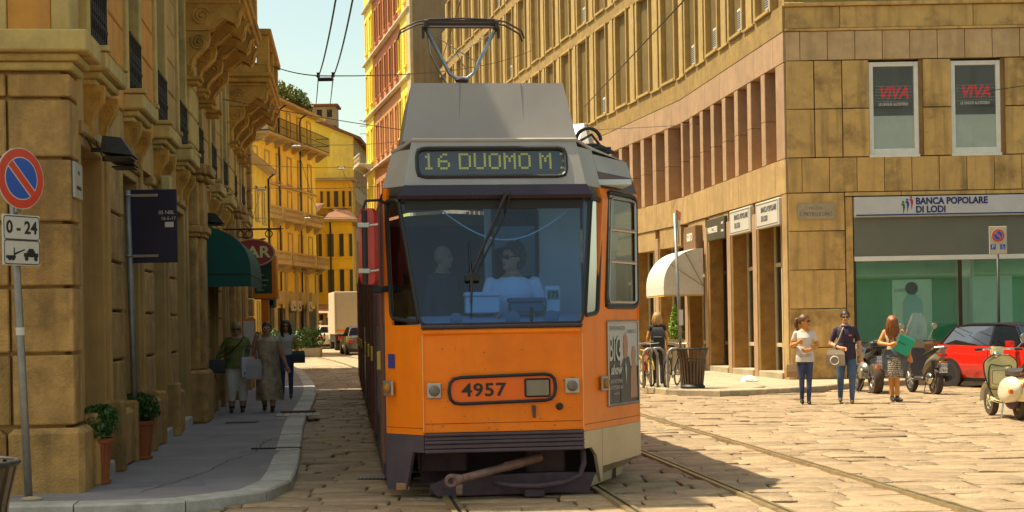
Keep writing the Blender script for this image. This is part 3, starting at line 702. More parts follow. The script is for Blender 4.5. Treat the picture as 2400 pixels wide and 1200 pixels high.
# side signs in the street front
def face_sign(k, a0, a1, z0, z1, m, o=.06):
    return rb(k, 'shop_sign', m, lambda b: b.box(-.1, o, a0, a1, z0, z1, .015))
white_sign = mat('sign_white', (.56, .53, .45), .4, var=.06)
def seg_text(k, body, size, m, a, z, o, parent, sx=1., **kw):
    me = text_mesh(body, size, **kw); me.transform(Matrix.Scale(sx, 4, (1, 0, 0))); me.materials.clear(); me.materials.append(m)
    # letters read from far (left in view) to near: local +x of text runs towards -a
    T = Matrix.Translation((o, a, z)) @ Matrix(((0, 0, 1, 0), (-1, 0, 0, 0), (0, 1, 0, 0), (0, 0, 0, 1)))
    ob = link('lettering', me, parent); ob.matrix_local = T; return ob
grey_t = mat('grey_print', (.10, .09, .10), .5, var=0)
for i in (0, 1):
    a0 = .42 + i * BAYR; s_ = face_sign(0, a0 + .05, a0 + 2.2, 4.0, 4.68, white_sign)
    b = MB(); [b.box(.06, .066, *r_) for r_ in ((a0 + .12, a0 + 2.13, 4.62, 4.635), (a0 + .12, a0 + 2.13, 4.05, 4.065), (a0 + .12, a0 + .135, 4.065, 4.62), (a0 + 2.115, a0 + 2.13, 4.065, 4.62))]; b.build('border', grey_t, s_)
    seg_text(0, 'BANCA POPOLARE', .2, grey_t, a0 + .95, 4.46, .066, s_, sx=.82, bold=.005); seg_text(0, 'DI LODI', .2, grey_t, a0 + 1.35, 4.23, .066, s_, sx=.82, bold=.005)
a0 = .42 + 2 * BAYR; s_ = face_sign(0, a0 + .05, a0 + 2.2, 3.98, 4.62, mat('sign_dark', (.06, .052, .03), .5, var=.1))
seg_text(0, 'PARRUCCHIERE', .24, m_wht, a0 + 1.45, 4.28, .064, s_, sx=.68, bold=.006); seg_text(0, 'UOMO', .10, m_wht, a0 + .3, 4.42, .064, s_, sx=.8); seg_text(0, 'DONNA', .10, m_wht, a0 + .3, 4.2, .064, s_, sx=.8)
a0 = .42 + 3 * BAYR; s_ = face_sign(0, a0 + .35, a0 + 1.9, 3.72, 4.55, mat('sign_brown', (.20, .11, .05), .5, var=.1), .2)
seg_text(0, 'GUSTO', .32, m_wht, a0 + 1.1, 4.2, .205, s_, sx=.7, bold=.012)
# street name plaque on the bank pier
pq = thing('street_plaque', 'marble plaque with worn street name on the bank corner', 'sign', RC + Vector((.72, -.01, 4.27)))
MB().box(-.46, .46, -.025, .0, -.2, .2, .006).build('slab', mat('marble_warm', (.42, .33, .19), .6, var=.12, scale=5), pq)
lettering('PIAZZA', .10, mat('worn_print', (.25, .18, .10), .8, var=0), pq, (0, -.027, .08), ext=.001); lettering('S. PIETRO E LINO', .125, mat('worn_print2', (.14, .10, .06), .8, var=0), pq, (.0, -.027, -.07), ext=.001, sx=.85)
# the wing closing this side behind the red house (plain end wall)
# ================================================================ houses further down the street and behind the viewer
m_yel = mat('yellow_plaster', (.90, .74, .15), .85, var=.1, scale=.8, bump=.15, bscale=30, stain=.25, stain_col=(.42, .27, .06), streak=.2)
m_yel2 = mat('deep_yellow_plaster', (.86, .66, .08), .85, var=.1, scale=.5, stain=.3, stain_col=(.50, .30, .05), stain_scale=.25)
m_ora = mat('amber_plaster', (.86, .54, .05), .85, var=.1, scale=.8, streak=.2, stain_col=(.5, .24, .03))
m_red = mat('red_plaster', (.48, .19, .08), .85, var=.1, scale=.8, streak=.2, stain_col=(.34, .12, .05))
m_sal = mat('salmon_plaster', (.52, .24, .09), .85, var=.1, scale=.8, streak=.2, stain_col=(.4, .16, .06))
m_cre = mat('cream_stone', (.50, .40, .22), .85, var=.12, scale=1, streak=.25, stain_col=(.26, .19, .09))
m_bei = mat('beige_plaster', (.42, .33, .18), .85, var=.12, scale=1, streak=.3, stain_col=(.25, .18, .09))
m_gry = mat('grey_end_wall', (.25, .185, .10), .9, var=.15, scale=.6, streak=.4, stain_col=(.13, .09, .05))
m_tile = mat('roof_tiles', (.22, .10, .05), .85, var=.3, scale=6, bump=.6, bscale=12)
m_shut = mat('dark_shutter', (.055, .05, .035), .6, var=.2)
m_pane = mat('far_pane', (.03, .026, .02), .35, var=.3, scale=2, spec=.2)
m_whs = mat('white_stone', (.60, .55, .45), .8, var=.1, scale=1)
HZ = {}
def window(par, x, z, w, h, y=0., fm=None, shutters=False, arch=False, pm=None):
    """frame standing proud, dark pane set back; alike windows share their meshes"""
    fm = fm or m_cre; key = (round(w, 2), round(h, 2), fm.name, shutters)
    if key not in HZ:
        b = MB(); t = .11
        b.box(-w / 2 - t, -w / 2, -.07, .12, -.05, h + t); b.box(w / 2, w / 2 + t, -.07, .12, -.05, h + t); b.box(-w / 2, w / 2, -.07, .12, h, h + t); b.box(-w / 2 - t - .06, w / 2 + t + .06, -.14, .12, -.14, -.052)
        p = MB(); p.box(-w / 2, w / 2, .05, .08, 0, h); p.box(-.03, .03, .03, .05, 0, h)
        s = None
        if shutters:
            s = MB()
            for sg in (-1, 1): s.box(min(sg * w / 2, sg * (w + .02)), max(sg * w / 2, sg * (w + .02)), -.12, -.075, .0, h)
        HZ[key] = (b.mesh('window', fm), p.mesh('pane', pm or m_pane), s.mesh('shutter', m_shut) if s else None)
    f, p, s = HZ[key]; o = link('window', f, par, (x, y, z)); link('pane', p, o)
    if s: link('shutter', s, o)
    return o
def house(name, label, org, ang, L, D, H, wall, roofm=m_tile, z0=None, roof='hip', eave=.5):
    r = thing(name, label, 'building', (org[0], org[1], gz(org[1]) if z0 is None else z0), ang)
    MB().box(0, L, 0, D, -.5, H).build('wall', wall, r)
    if roof == 'hip':
        MB().box(-eave, L + eave, -eave, D + eave, H + .002, H + .22, .03).build('eaves', m_bei, r)
        b = MB(); b.loft([[(-eave, -eave, H + .222), (L + eave, -eave, H + .222), (L + eave, D + eave, H + .222), (-eave, D + eave, H + .222)], [(D * .3, D * .5 - .1, H + D * .2), (L - D * .3, D * .5 - .1, H + D * .2), (L - D * .3, D * .5 + .1, H + D * .2), (D * .3, D * .5 + .1, H + D * .2)]]); b.build('roof', roofm, r)
    return r
def balustrade(par, x0, x1, z, d=.7, m=m_cre, n=None):
    b = MB(); b.box(x0, x1, -d, .0, z - .16, z, .02); b.box(x0 + .05, x1 - .05, -d + .03, -d + .15, z + .62, z + .74, .01); b.box(x0 + .05, x1 - .05, -d + .03, -d + .15, z, z + .1, .01); o = b.build('balcony', m, par)
    n = n or int((x1 - x0) / .3); k = HZ.setdefault('bal', MB().lathe([(.05, 0), (.035, .06), (.075, .2), (.035, .42), (.05, .52)], n=6).mesh('baluster', m))
    for i in range(n + 1): link('baluster', k, o, (lerp(x0 + .15, x1 - .15, i / n), -d + .09, z + .1))
    for x in [lerp(x0 + .2, x1 - .2, i / max(1, int((x1 - x0) / 2))) for i in range(int((x1 - x0) / 2) + 1)]:
        c = MB(); c.prism([(0, z - .16), (-d * .8, z - .16), (-d * .6, z - .32), (-.15, z - .55), (0, z - .7)], 'x', x - .1, x + .1) if False else c.loft([[(x - .1, 0, z - .162), (x + .1, 0, z - .162), (x + .1, -d * .8, z - .162), (x - .1, -d * .8, z - .162)], [(x - .08, 0, z - .6), (x + .08, 0, z - .6), (x + .08, -.12, z - .6), (x - .08, -.12, z - .6)]]); c.build('corbel', m, o)
    return o
# long yellow house with iron balcony, just past the palazzo
ya = math.atan2(1, .16)
yh = house('yellow_house', 'tall yellow house with long iron balcony and stone balustrades beyond the palazzo', (-16.7, 98.5), ya, 15.0, 11, 16.6, m_yel, eave=.7)
cols = [1.2 + 2.45 * i for i in range(6)]
for x in cols:
    window(yh, x, 14.3, .75, 1.9); window(yh, x, 11.35, .8, 1.75); window(yh, x, 8.95, .85, 1.5, fm=m_whs) if False else window(yh, x, 9.0, .85, 1.75); window(yh, x, 5.95, .85, 1.9)
    ar = MB(); pts = [(-.55, 0), (-.55, .8)] + [(-.55 * math.cos(PI * i / 8), .8 + .55 * math.sin(PI * i / 8)) for i in range(1, 8)] + [(.55, .8), (.55, 0)]
    ar.prism([(x + px_, 3.9 + pz_) for px_, pz_ in pts], 'y', -.03, .05); ar.build('arch_panel', m_yel2, yh)
    MB().box(x - .5, x + .5, -.22, .05, 2.95, 3.85, .03).build('carved_panel', m_cre, yh)
    MB().box(x + .95, x + 1.5, -.12, .1, .0, 5.2, .02).build('pilaster', m_cre, yh)
    sh = MB().box(x - .9, x + .9, -.04, .04, .1, 2.7).build('shop_front', m_shut, yh); MB().box(x - .7, x + .7, -.06, -.045, .3, 2.4).build('pane', m_pane, sh)
for z in (5.3, 8.6, 11.0, 13.9): MB().box(-.05, 15.05, -.16, .02, z - .02, z + .14, .02).build('string_course', m_cre, yh)
balustrade(yh, .2, 5.0, 8.75); balustrade(yh, 5.4, 9.9, 8.75); balustrade(yh, 10.4, 14.8, 8.75); balustrade(yh, .2, 6.2, 5.75, .9); balustrade(yh, 6.5, 12.0, 5.75, .9); balustrade(yh, 12.3, 15.2, 5.75, .9)
b = MB(); b.box(1.2, 15.6, -1.0, 0, 14.0, 14.16, .02); ib = b.build('iron_balcony', m_bei, yh); b = MB()
for z in (14.2, 14.7, 15.25): b.box(1.25, 15.55, -.98, -.94, z, z + .05); b.box(1.25, 1.3, -.98, 0, z, z + .05); b.box(15.5, 15.55, -.98, 0, z, z + .05)
for i in range(60): x = lerp(1.27, 15.53, i / 59); b.box(x - .015, x + .015, -.975, -.945, 14.16, 15.25)
b.build('railing', m_iron, ib)
for i in range(8): x = lerp(1.6, 15.2, i / 7); c = MB(); c.loft([[(x - .1, 0, 13.998), (x + .1, 0, 13.998), (x + .1, -.9, 13.998), (x - .1, -.9, 13.998)], [(x - .08, 0, 13.5), (x + .08, 0, 13.5), (x + .08, -.15, 13.5), (x - .08, -.15, 13.5)]]); c.build('corbel', m_bei, ib)
ac = MB().box(1.3, 2.1, -.8, -.2, 14.17, 15.5, .03).build('air_conditioner', m_ac, yh)
for x in (6.05, 10.95): b = MB(); b.tube([(x, -.65, 16.5), (x, -.2, 16.2), (x, -.12, 15.9), (x, -.12, .3)], .06, 6); b.build('downpipe', m_iron, yh)
for x in (7.9, 9.2, 11.8): o = MB().box(x - .42, x + .42, -.45, -.3, 2.5, 3.2, .02).build('shop_sign', m_whs, yh); MB().prism([(x - .25, 3.0), (x - .15, 3.0), (x - .12, 2.8), (x + .2, 2.78), (x + .25, 2.68), (x - .1, 2.66), (x - .2, 2.72)], 'y', -.46, -.451).build('print', m_rub if 'm_rub' in globals() else m_iron, o)
# the lower yellow house in front of it
lh = house('low_yellow_house', 'lower yellow house with tiled eave squeezed beside the palazzo end', (-13.2, 76.5), math.atan2(1, -.03), 9, 9, 10.0, m_yel, eave=.5)
for x in (1.5, 4.2, 6.9):
    for z in (7.2, 4.3, 1.2): window(lh, x, z, .8, 1.6)
b = MB(); b.tube([(8.6, -.5, 10.1), (8.6, -.1, 9.7), (8.6, -.08, .5)], .06, 6); b.build('downpipe', m_iron, lh)
# plain row between palazzo and the low house (its shadow falls on the bend)
pr = house('beige_corner_house', 'plain beige house hidden behind the end of the palazzo', (-7.6, 42.0), math.atan2(1, -.19), 17, 9, 11.0, m_bei)
for x in (2, 5, 8, 11, 14):
    for z in (1.2, 4.6, 7.8): window(pr, x, z, 1.0, 1.8, shutters=True)
# house with bare yellow gable
gb = thing('gable_house', 'tall house with bare deep yellow gable wall and patched plaster', 'building', (-17.3, 121.5, gz(121)), 0)
b = MB(); b.loft([[(0, 0, 0), (0, 0, 18.3), (5.0, 0, 16.2), (5.0, 0, 0)], [(0, 12, 0), (0, 12, 18.3), (5.0, 12, 16.2), (5.0, 12, 0)]]); b.build('wall', m_yel2, gb)
b = MB(); b.loft([[(-.2, -.2, 18.42), (-.2, -.2, 18.65), (5.6, -.2, 16.2), (5.6, -.2, 15.97)], [(-.2, 12, 18.42), (-.2, 12, 18.65), (5.6, 12, 16.2), (5.6, 12, 15.97)]]); b.build('roof', m_tile, gb)
b = MB(); b.box(1.0, 3.6, .5, 2.5, 17.2, 18.75, .03); b.build('dormer', m_bei, gb); b = MB(); b.box(.8, 3.8, .3, 2.7, 18.752, 18.95, .03); b.build('dormer_roof', m_tile, gb); [MB().box(1.3 + k * .8, 1.7 + k * .8, .48, .5, 17.9, 18.5).build('dormer_window', m_pane, gb) for k in range(3)]
pp_ = MB(); import_pts = [(2.9, 15.6), (3.3, 16.6), (4.95, 16.0), (4.95, 10.2), (4.2, 9.9), (3.6, 10.6), (3.2, 11.8), (2.7, 12.6), (2.95, 13.6)]; pp_.prism(import_pts, 'y', -.02, .01); pp_.build('plaster_patch', m_yel, gb)
MB().box(4.98, 5.05, .3, 11.7, .2, 15.9).build('street_front', m_bei, gb)
for y in (1.5, 3.6, 5.7, 7.8, 9.9):
    for z in (3., 6.2, 9.4, 12.6):
        w = window(gb, 5.06, z, .9, 1.8); w.location = (5.06, y, z); w.rotation_euler = (0, 0, PI / 2)
# orange houses in front of the gable
oh = house('orange_house', 'amber house with shuttered windows and tiled eaves at the bend', (-14.65, 116.5), math.radians(4), 2.6, 7, 9.2, m_ora, eave=.45)
for x in (.55, 1.45, 2.2):
    for z in (6.6, 3.9, 1.2): window(oh, x, z, .42, 1.7, fm=m_ora, shutters=True)
b = MB(); b.tube([(1.0, -.4, 9.2), (1.0, -.1, 8.9), (1.0, -.1, 1)], .06, 6); b.build('downpipe', m_iron, oh)
ou = house('upper_orange_house', 'bright orange house with low tiled roof rising behind the amber one', (-16.6, 119.6), math.radians(2), 4.3, 1.5, 12.6, m_ora, eave=.3)
for x in (2.2, 2.75, 3.4, 3.9): window(ou, x, 10.6, .32, 1.2, fm=m_ora, shutters=True)
wh = house('narrow_cream_house', 'narrow cream house with dark shutters between yellow and amber houses', (-15.75, 115.2), math.radians(6), 1.05, 6, 9.6, m_cre, eave=.2)
for x in (.3, .78):
    for z in (7.2, 4.9, 2.6): window(wh, x, z, .3, 1.5, shutters=True)
aw = MB(); aw.loft([[(-.1, 0, 3.0), (-.1, -2.2, 2.3), (-.1, -2.2, 2.2), (-.1, 0, 2.9)], [(2.7, 0, 3.0), (2.7, -2.2, 2.3), (2.7, -2.2, 2.2), (2.7, 0, 2.9)]]); aw.build('awning', mat('pink_awning', (.45, .26, .18), .8, var=.1), oh)
bh = house('beige_far_house', 'pale beige house closing the far end of the street', (-14.2, 134.0), math.radians(-5), 5.5, 10, 13.0, m_bei)
for x in (.7, 1.6, 2.5, 3.4, 4.3):
    for z in (2., 5., 8., 10.6): window(bh, x, z, .5, 1.6, shutters=True)
fb = house('far_street_house', 'distant ochre house where the street disappears', (-34, 150.0), math.radians(3), 19, 8, 14.0, m_yel)
for i in range(7):
    for z in (2., 5., 8., 11.): window(fb, 1.5 + 2.6 * i, z, .9, 1.7)
# red and yellow house on the right, beyond the bank building
ra = math.radians(-77.3)
RL = 22.0
rd = thing('red_yellow_house', 'tall red and yellow house with white cornices beyond the bank building', 'building', (-10.6, 115.6, gz(105)), ra)
MB().box(0, RL, 0, 7.5, -.5, 27.5).build('wall', m_red, rd)
for x0, x1, m in ((.0, 4.2, m_yel2), (17.6, RL, m_yel2)): MB().box(x0 - .05, x1 + (.0 if x0 < 1 else -.05), -.12, .1, 0, 27.5, .01).build('end_bay', m, rd)
MB().box(4.2, 17.6, -.03, .1, 0, 16.6).build('lower_wall', m_sal, rd); MB().box(RL - .05, RL + .02, -.10, 7.5, 0, 27.5).build('end_wall', m_gry, rd); MB().box(RL - 1.2, RL + .05, -.2, .0, 0, 27.5, .02).build('corner_strip', m_cre, rd)
for z in (12.6, 16.7, 20.8, 24.8): MB().box(-.3, RL - .06, -.34, .0, z, z + .14, .03).build('cornice', m_whs, rd)
for i in range(9):
    for z in (1.5, 5.2, 9.2, 13.4, 17.6, 21.6): window(rd, 1.2 + i * 2.35, z, .9, 2.3, y=-.06 if 1 < i < 7 else -.13, fm=m_red if z > 16 and 1 < i < 7 else (m_sal if 1 < i < 7 else m_yel2))
balustrade(rd, .3, 3.6, 13.2, 1.2, m_whs); MB().box(-.6, RL, -.7, 7.8, 27.52, 28.0, .05).build('eaves', m_bei, rd)
# pale palazzo across the square behind the viewer (seen only in reflections)
pb = house('pale_palazzo', 'pale stone palazzo across the square behind the viewer', (58, -17.0), PI, 44, 10, 19.0, mat('pale_stone', (.62, .60, .54), .8, var=.1, scale=1), eave=.9)
for i in range(14):
    for z in (1.0, 4.6, 8.2, 11.2, 14.6): window(pb, 2 + 3.0 * i, z, 1.5, 2.4, fm=m_whs)
for z in (4.0, 7.7, 11.1): MB().box(-.1, 44.1, -.35, 0, z, z + .25, .03).build('string_course', m_whs, pb)
# foliage
def leaf_cloud(name, m, parent, centers, n, size, seed=0, flat=.6):
    random.seed(seed); b = MB()
    for _ in range(n):
        c, R = random.choice(centers); d = Vector((random.gauss(0, 1), random.gauss(0, 1), random.gauss(0, 1))).normalized() * (random.random() ** .45)
        p = Vector(c) + Vector((d.x * R[0], d.y * R[1], d.z * R[2])); s = size * random.uniform(.6, 1.35)
        T = Matrix.Translation(p) @ Euler((random.uniform(0, 6.3), random.uniform(0, 6.3), random.uniform(0, 6.3))).to_matrix().to_4x4()
        b.T = T; b.add([(-s * .5, 0, 0), (0, -s * .28, s * .06), (s * .6, 0, 0), (0, s * .28, s * .06)], [(0, 1, 2, 3)])
    b.T = None; return b.build(name, m, parent)
m_leaf = mat('leaf_green', (.055, .11, .025), .55, var=.5, scale=14, col2=(.10, .19, .035)); m_leafy = mat('leaf_yellow', (.24, .20, .02), .6, var=.4, scale=10, col2=(.12, .20, .03)); m_leafd = mat('leaf_dark', (.028, .075, .012), .4, var=.5, scale=20, col2=(.075, .17, .02))
m_bark = mat('bark', (.08, .05, .03), .9, var=.3)
for i, (x, y, w) in enumerate(((8.6, .5, 1.3), (10.8, .4, 1.5), (13.0, .5, 1.3))):
    rg = thing('roof_shrub', 'bushy roof garden shrub above the yellow house eaves, ' + ('nearest the palazzo', 'in the middle', 'yellowest and farthest')[i], 'shrub', (0, 0, 0), 0, 'roof garden shrubs')
    rg.matrix_world = Matrix.Translation(yh.location) @ Matrix.Rotation(ya, 4, 'Z') @ Matrix.Translation((x, y, 17.0))
    leaf_cloud('foliage', (m_leafy, m_leaf, m_leafy)[i], rg, [((0, 0, .7), (w, .8, .9)), ((.7, 0, .4), (w * .8, .8, .7))], 900, .26, i)
    b = MB(); [b.tube([(dx, 0, -.2), (dx * 1.5, 0, .9)], [.06, .02], 5) for dx in (-.5, 0, .5)]; b.build('stem', m_bark, rg)
for i, (X, Y) in enumerate(((-11.3, 71.5), (-10.6, 73.5), (-10.0, 76.0))):
    sh = thing('hedge_shrub', 'dark green street shrub in a box behind the women, ' + ('leftmost', 'middle', 'rightmost')[i], 'shrub', (X, Y, gz(Y)), 0, 'street shrubs')
    MB().box(-.55, .55, -.4, .4, 0, .45, .03).build('planter', m_bei, sh); leaf_cloud('foliage', m_leafd, sh, [((0, 0, .9), (.75, .6, .6))], 700, .16, 20 + i); b = MB(); b.tube([(0, 0, .3), (0, 0, 1.0)], .05, 5); b.build('stem', m_bark, sh)
# ================================================================ the tram (local x across, y back along the street)
m_or = mat('tram_orange', (.96, .215, .001), .32, var=.09, scale=1.3, coat=.12, spec=.35, streak=.25, stain=.4, stain_col=(.55, .115, .002), stain_scale=1.4)
m_tg = mat('tram_grey', (.42, .375, .325), .45, .25, var=.08, scale=2, stain=.25, stain_col=(.2, .17, .14))
m_tb = mat('tram_brown', (.085, .045, .032), .45, var=.15, scale=3)
m_ts = mat('tram_skirt', (.085, .06, .075), .5, .2, var=.2, scale=4, stain=.4, stain_col=(.04, .03, .035))
m_st = mat('brushed_steel', (.50, .41, .26), .38, .35, var=.15, scale=2.5, stain=.3, stain_col=(.4, .32, .2))
m_rub = mat('black_rubber', (.014, .012, .012), .5, var=.2)
m_vis = mat('visor_black', (.03, .014, .024), .25, var=.1, coat=.3)
m_und = mat('underframe', (.09, .055, .07), .7, .2, var=.35, scale=6, stain=.5, stain_col=(.09, .05, .04), stain_scale=3)
m_mar = mat('door_maroon', (.15, .05, .035), .4, var=.12)
m_alu = mat('aluminium', (.48, .45, .40), .35, .85, var=.08)
m_ws = glass('windscreen_glass', (.40, .63, 1.0), .045, .0, fres=.5)
m_qg = glass('quarter_glass', (.72, .76, .74), .08)
m_cab = mat('cab_panel', (.62, .68, .68), .6, var=.06)
m_dash = mat('dashboard', (.30, .38, .42), .6, var=.08)
tram = thing('tram', 'orange articulated tram number 4957 with grey roof coming towards the camera', 'tram', (-.085, 14.0, 0), TH)
def fw(z):      # half widths of the flat nose at height z
    P = [(.0, -.73, .73), (1.58, -.745, .735), (2.76, -.92, .85), (2.88, -.87, .81), (3.30, -.79, .74)]
    for (a, l0, r0), (b_, l1, r1) in zip(P, P[1:]):
        if z <= b_: t = (z - a) / (b_ - a); return lerp(l0, l1, t), lerp(r0, r1, t)
    return P[-1][1:]
def fy(z):      # how far the nose leans back
    return 0. if z < 1.58 else (lerp(0, .20, (z - 1.58) / 1.18) if z < 2.76 else lerp(.12, .26, (z - 2.76) / .54))
EL = (-1.06, .40); ER = (1.50, 1.25)
def ck(side, t, z):      # a point on the slanting cheek: t=0 at the nose, 1 at the body side
    l, r = fw(z); e = EL if side < 0 else ER; x = l if side < 0 else r
    lean = max(0, z - 2.9) * .30
    return Vector((lerp(x, e[0] - side * lean, t), lerp(fy(z), e[1] + lean * .5, t), z))
def plate(b, pts, th=.03):
    pts = [Vector(p) for p in pts]; n = (pts[1] - pts[0]).cross(pts[2] - pts[0]).normalized()
    ctr = sum(pts, Vector()) / len(pts)
    if n.dot(Vector((0, 3, 1.5)) - ctr) < 0: n = -n
    b.loft([pts, [p + n * th for p in pts]])
def cplates(name, m, side, cells, parent=tram, th=.03):
    b = MB()
    for t0, t1, z0, z1 in cells:
        zz = [z0] + [q for q in (1.58, 2.76, 2.88) if z0 < q < z1] + [z1]
        for a, c_ in zip(zz, zz[1:]): plate(b, [ck(side, t0, a), ck(side, t1, a), ck(side, t1, c_), ck(side, t0, c_)], th)
    return b.build(name, m, parent)
def loop(b, pts, r, n=6, rad=.06):
    """gasket: closed rounded loop through pts"""
    P = [Vector(p) for p in pts]; out = []
    for i, p in enumerate(P):
        a, c_ = P[i - 1], P[(i + 1) % len(P)]; da = (a - p); dc = (c_ - p); ra = min(rad, da.length * .45); rc = min(rad, dc.length * .45)
        s0, s1 = p + da.normalized() * ra, p + dc.normalized() * rc
        for k in range(4): t = k / 3; out.append(s0 * (1 - t) ** 2 + p * 2 * t * (1 - t) + s1 * t ** 2)
    out.append(out[0]); out.append(out[1]); b.tube(out, r, n, caps=False)
# nose
b = MB(); l, r = fw(.62)
b.grid(lambda u, v: (lerp(fw(lerp(.62, 1.58, v))[0], fw(lerp(.62, 1.58, v))[1], u), -.018 * (1 - (2 * u - 1) ** 2), lerp(.62, 1.58, v)), 8, 4); b.build('front_panel', m_or, tram, smooth=True)
MB().box(-.745, .735, -.03, .06, 1.555, 1.595, .012).build('windscreen_ledge', m_vis, tram); MB().box(-.735, .72, -.035, .05, 1.50, 1.555, .02).build('ledge_moulding', m_or, tram)
cplates('cheek_panel', m_or, -1, [(0, 1, .60, 1.56), (.80, 1, 1.56, 2.87), (0, .8, 1.56, 1.60)])
cplates('cheek_panel', m_or, 1, [(0, 1, .60, 1.66), (0, .27, 1.66, 1.66 + .02), (.24, .37, 1.66, 2.87), (.37, 1, 1.66, 1.74), (.965, 1, 1.74, 2.87), (.37, .965, 2.84, 2.87)])
cplates('roof_side', m_tg, -1, [(0, 1, 2.875, 3.22)]); cplates('roof_side', m_tg, 1, [(0, .285, 2.87, 3.24), (.29, 1, 3.035, 3.20)]); cplates('brown_band', m_tb, 1, [(.29, 1, 2.872, 3.032)])
# windscreen, quarter lights, side window
g = MB(); l0, r0 = fw(1.6); l1, r1 = fw(2.75)
ws = MB().add([(l0, fy(1.6), 1.6), (r0, fy(1.6), 1.6), (r1, fy(2.75), 2.75), (l1, fy(2.75), 2.75)], [(0, 1, 2, 3)]).build('windscreen', m_ws, tram)
gk = MB(); loop(gk, [(l0, fy(1.6) - .005, 1.6), (r0, fy(1.6) - .005, 1.6), (r1, fy(2.75) - .005, 2.75), (l1, fy(2.75) - .005, 2.75)], .014); gk.build('gasket', m_rub, ws)
for x0, x1 in ((l0 + .02, l0 + .02),): pass
vis = MB(); vis.box(l1 + .06, r1 - .06, fy(2.7) - .012, fy(2.7) + .01, 2.66, 2.74); vis.build('sun_band', m_rub, ws)
for side, t0, t1_, z0, z1 in ((-1, .03, .80, 1.62, 2.75), (1, .03, .24, 1.66, 2.75)):
    q = MB(); q.add([ck(side, t0, z0), ck(side, t1_, z0 + (.05 if side < 0 else .03)), ck(side, t1_, z1), ck(side, t0, z1)], [(0, 1, 2, 3)]); qo = q.build('quarter_window', m_qg, tram)
    k = MB(); loop(k, [ck(side, t0, z0), ck(side, t1_, z0 + (.05 if side < 0 else .03)), ck(side, t1_, z1), ck(side, t0, z1)], .022, rad=.05); k.build('gasket', m_rub, qo)
q = MB(); q.add([ck(1, .38, 1.745), ck(1, .96, 1.745), ck(1, .96, 2.835), ck(1, .38, 2.835)], [(0, 1, 2, 3)]); sw_ = q.build('side_window', m_qg, tram)
k = MB(); loop(k, [ck(1, .375, 1.745), ck(1, .965, 1.745), ck(1, .965, 2.84), ck(1, .375, 2.84)], .026, rad=.09); k.build('gasket', m_rub, sw_)
k = MB(); loop(k, [ck(1, .42, 1.79) + Vector((.012, -.012, 0)), ck(1, .93, 1.79) + Vector((.012, -.012, 0)), ck(1, .93, 2.79) + Vector((.012, -.012, 0)), ck(1, .42, 2.79) + Vector((.012, -.012, 0))], .012, rad=.05)
for z in (2.18, 2.49): k.tube([ck(1, .42, z) + Vector((.012, -.012, 0)), ck(1, .93, z) + Vector((.012, -.012, 0))], .018, 6)
k.build('sash', m_alu, sw_)
k = MB(); c0 = ck(1, .47, 2.38); c1 = ck(1, .60, 2.38); dz = Vector((0, 0, .17)); k.add([c0 + Vector((.0, .02, -.09)), c1 + Vector((0, .02, -.09)), c1 + Vector((0, .02, .09)), c0 + Vector((0, .02, .09))], [(0, 1, 2, 3)]); st_ = k.build('sticker', mat('sticker_cream', (.45, .40, .3), .6, var=0), sw_)
# visor and destination box
b = MB(); l0, r0 = fw(2.76); l1, r1 = fw(2.88)
b.loft([[(l0 - .01, .20, 2.745), (r0 + .01, .20, 2.745), (r0 + .01, .10, 2.75), (l0 - .01, .10, 2.75)], [(l0 - .015, .21, 2.775), (r0 + .015, .21, 2.775), (r0 + .015, .075, 2.78), (l0 - .015, .075, 2.78)], [(l1 - .005, .22, 2.885), (r1 + .005, .22, 2.885), (r1 + .005, .10, 2.875), (l1 - .005, .10, 2.875)]])
b.build('visor', m_vis, tram)
def dpt(x, z, o=0.): return Vector((x, fy(z) - .012 + o, z))
D0, D1, E0, E1 = -.745, .635, 2.955, 3.225
b = MB()
for xa, xb, za, zb in ((None, D0, 2.88, 3.30), (D1, None, 2.88, 3.30), (D0, D1, 2.88, E0), (D0, D1, E1, 3.30)):
    f = lambda x, z: dpt(fw(z)[0] if x is None and xb == D0 else (fw(z)[1] if x is None else x), z)
    xl = (lambda z: fw(z)[0]) if xa is None else (lambda z: xa); xr = (lambda z: fw(z)[1]) if xb is None else (lambda z: xb)
    plate(b, [dpt(xl(za), za), dpt(xr(za), za), dpt(xr(zb), zb), dpt(xl(zb), zb)], .03)
db = b.build('destination_box', m_tg, tram)
k = MB(); loop(k, [dpt(D0, E0), dpt(D1, E0), dpt(D1, E1), dpt(D0, E1)], .020, rad=.08); k.build('gasket', m_rub, db)
b = MB(); b.add([dpt(D0, E0, .055), dpt(D1, E0, .055), dpt(D1, E1, .055), dpt(D0, E1, .055)], [(0, 1, 2, 3)]); b.build('display_board', mat('display_brown', (.07, .06, .035), .7, var=.15), db)
b = MB(); b.add([dpt(D0, E0, .012), dpt(D1, E0, .012), dpt(D1, E1, .012), dpt(D0, E1, .012)], [(0, 1, 2, 3)]); b.build('display_pane', glass('display_glass', (.85, .85, .8), .10), db)
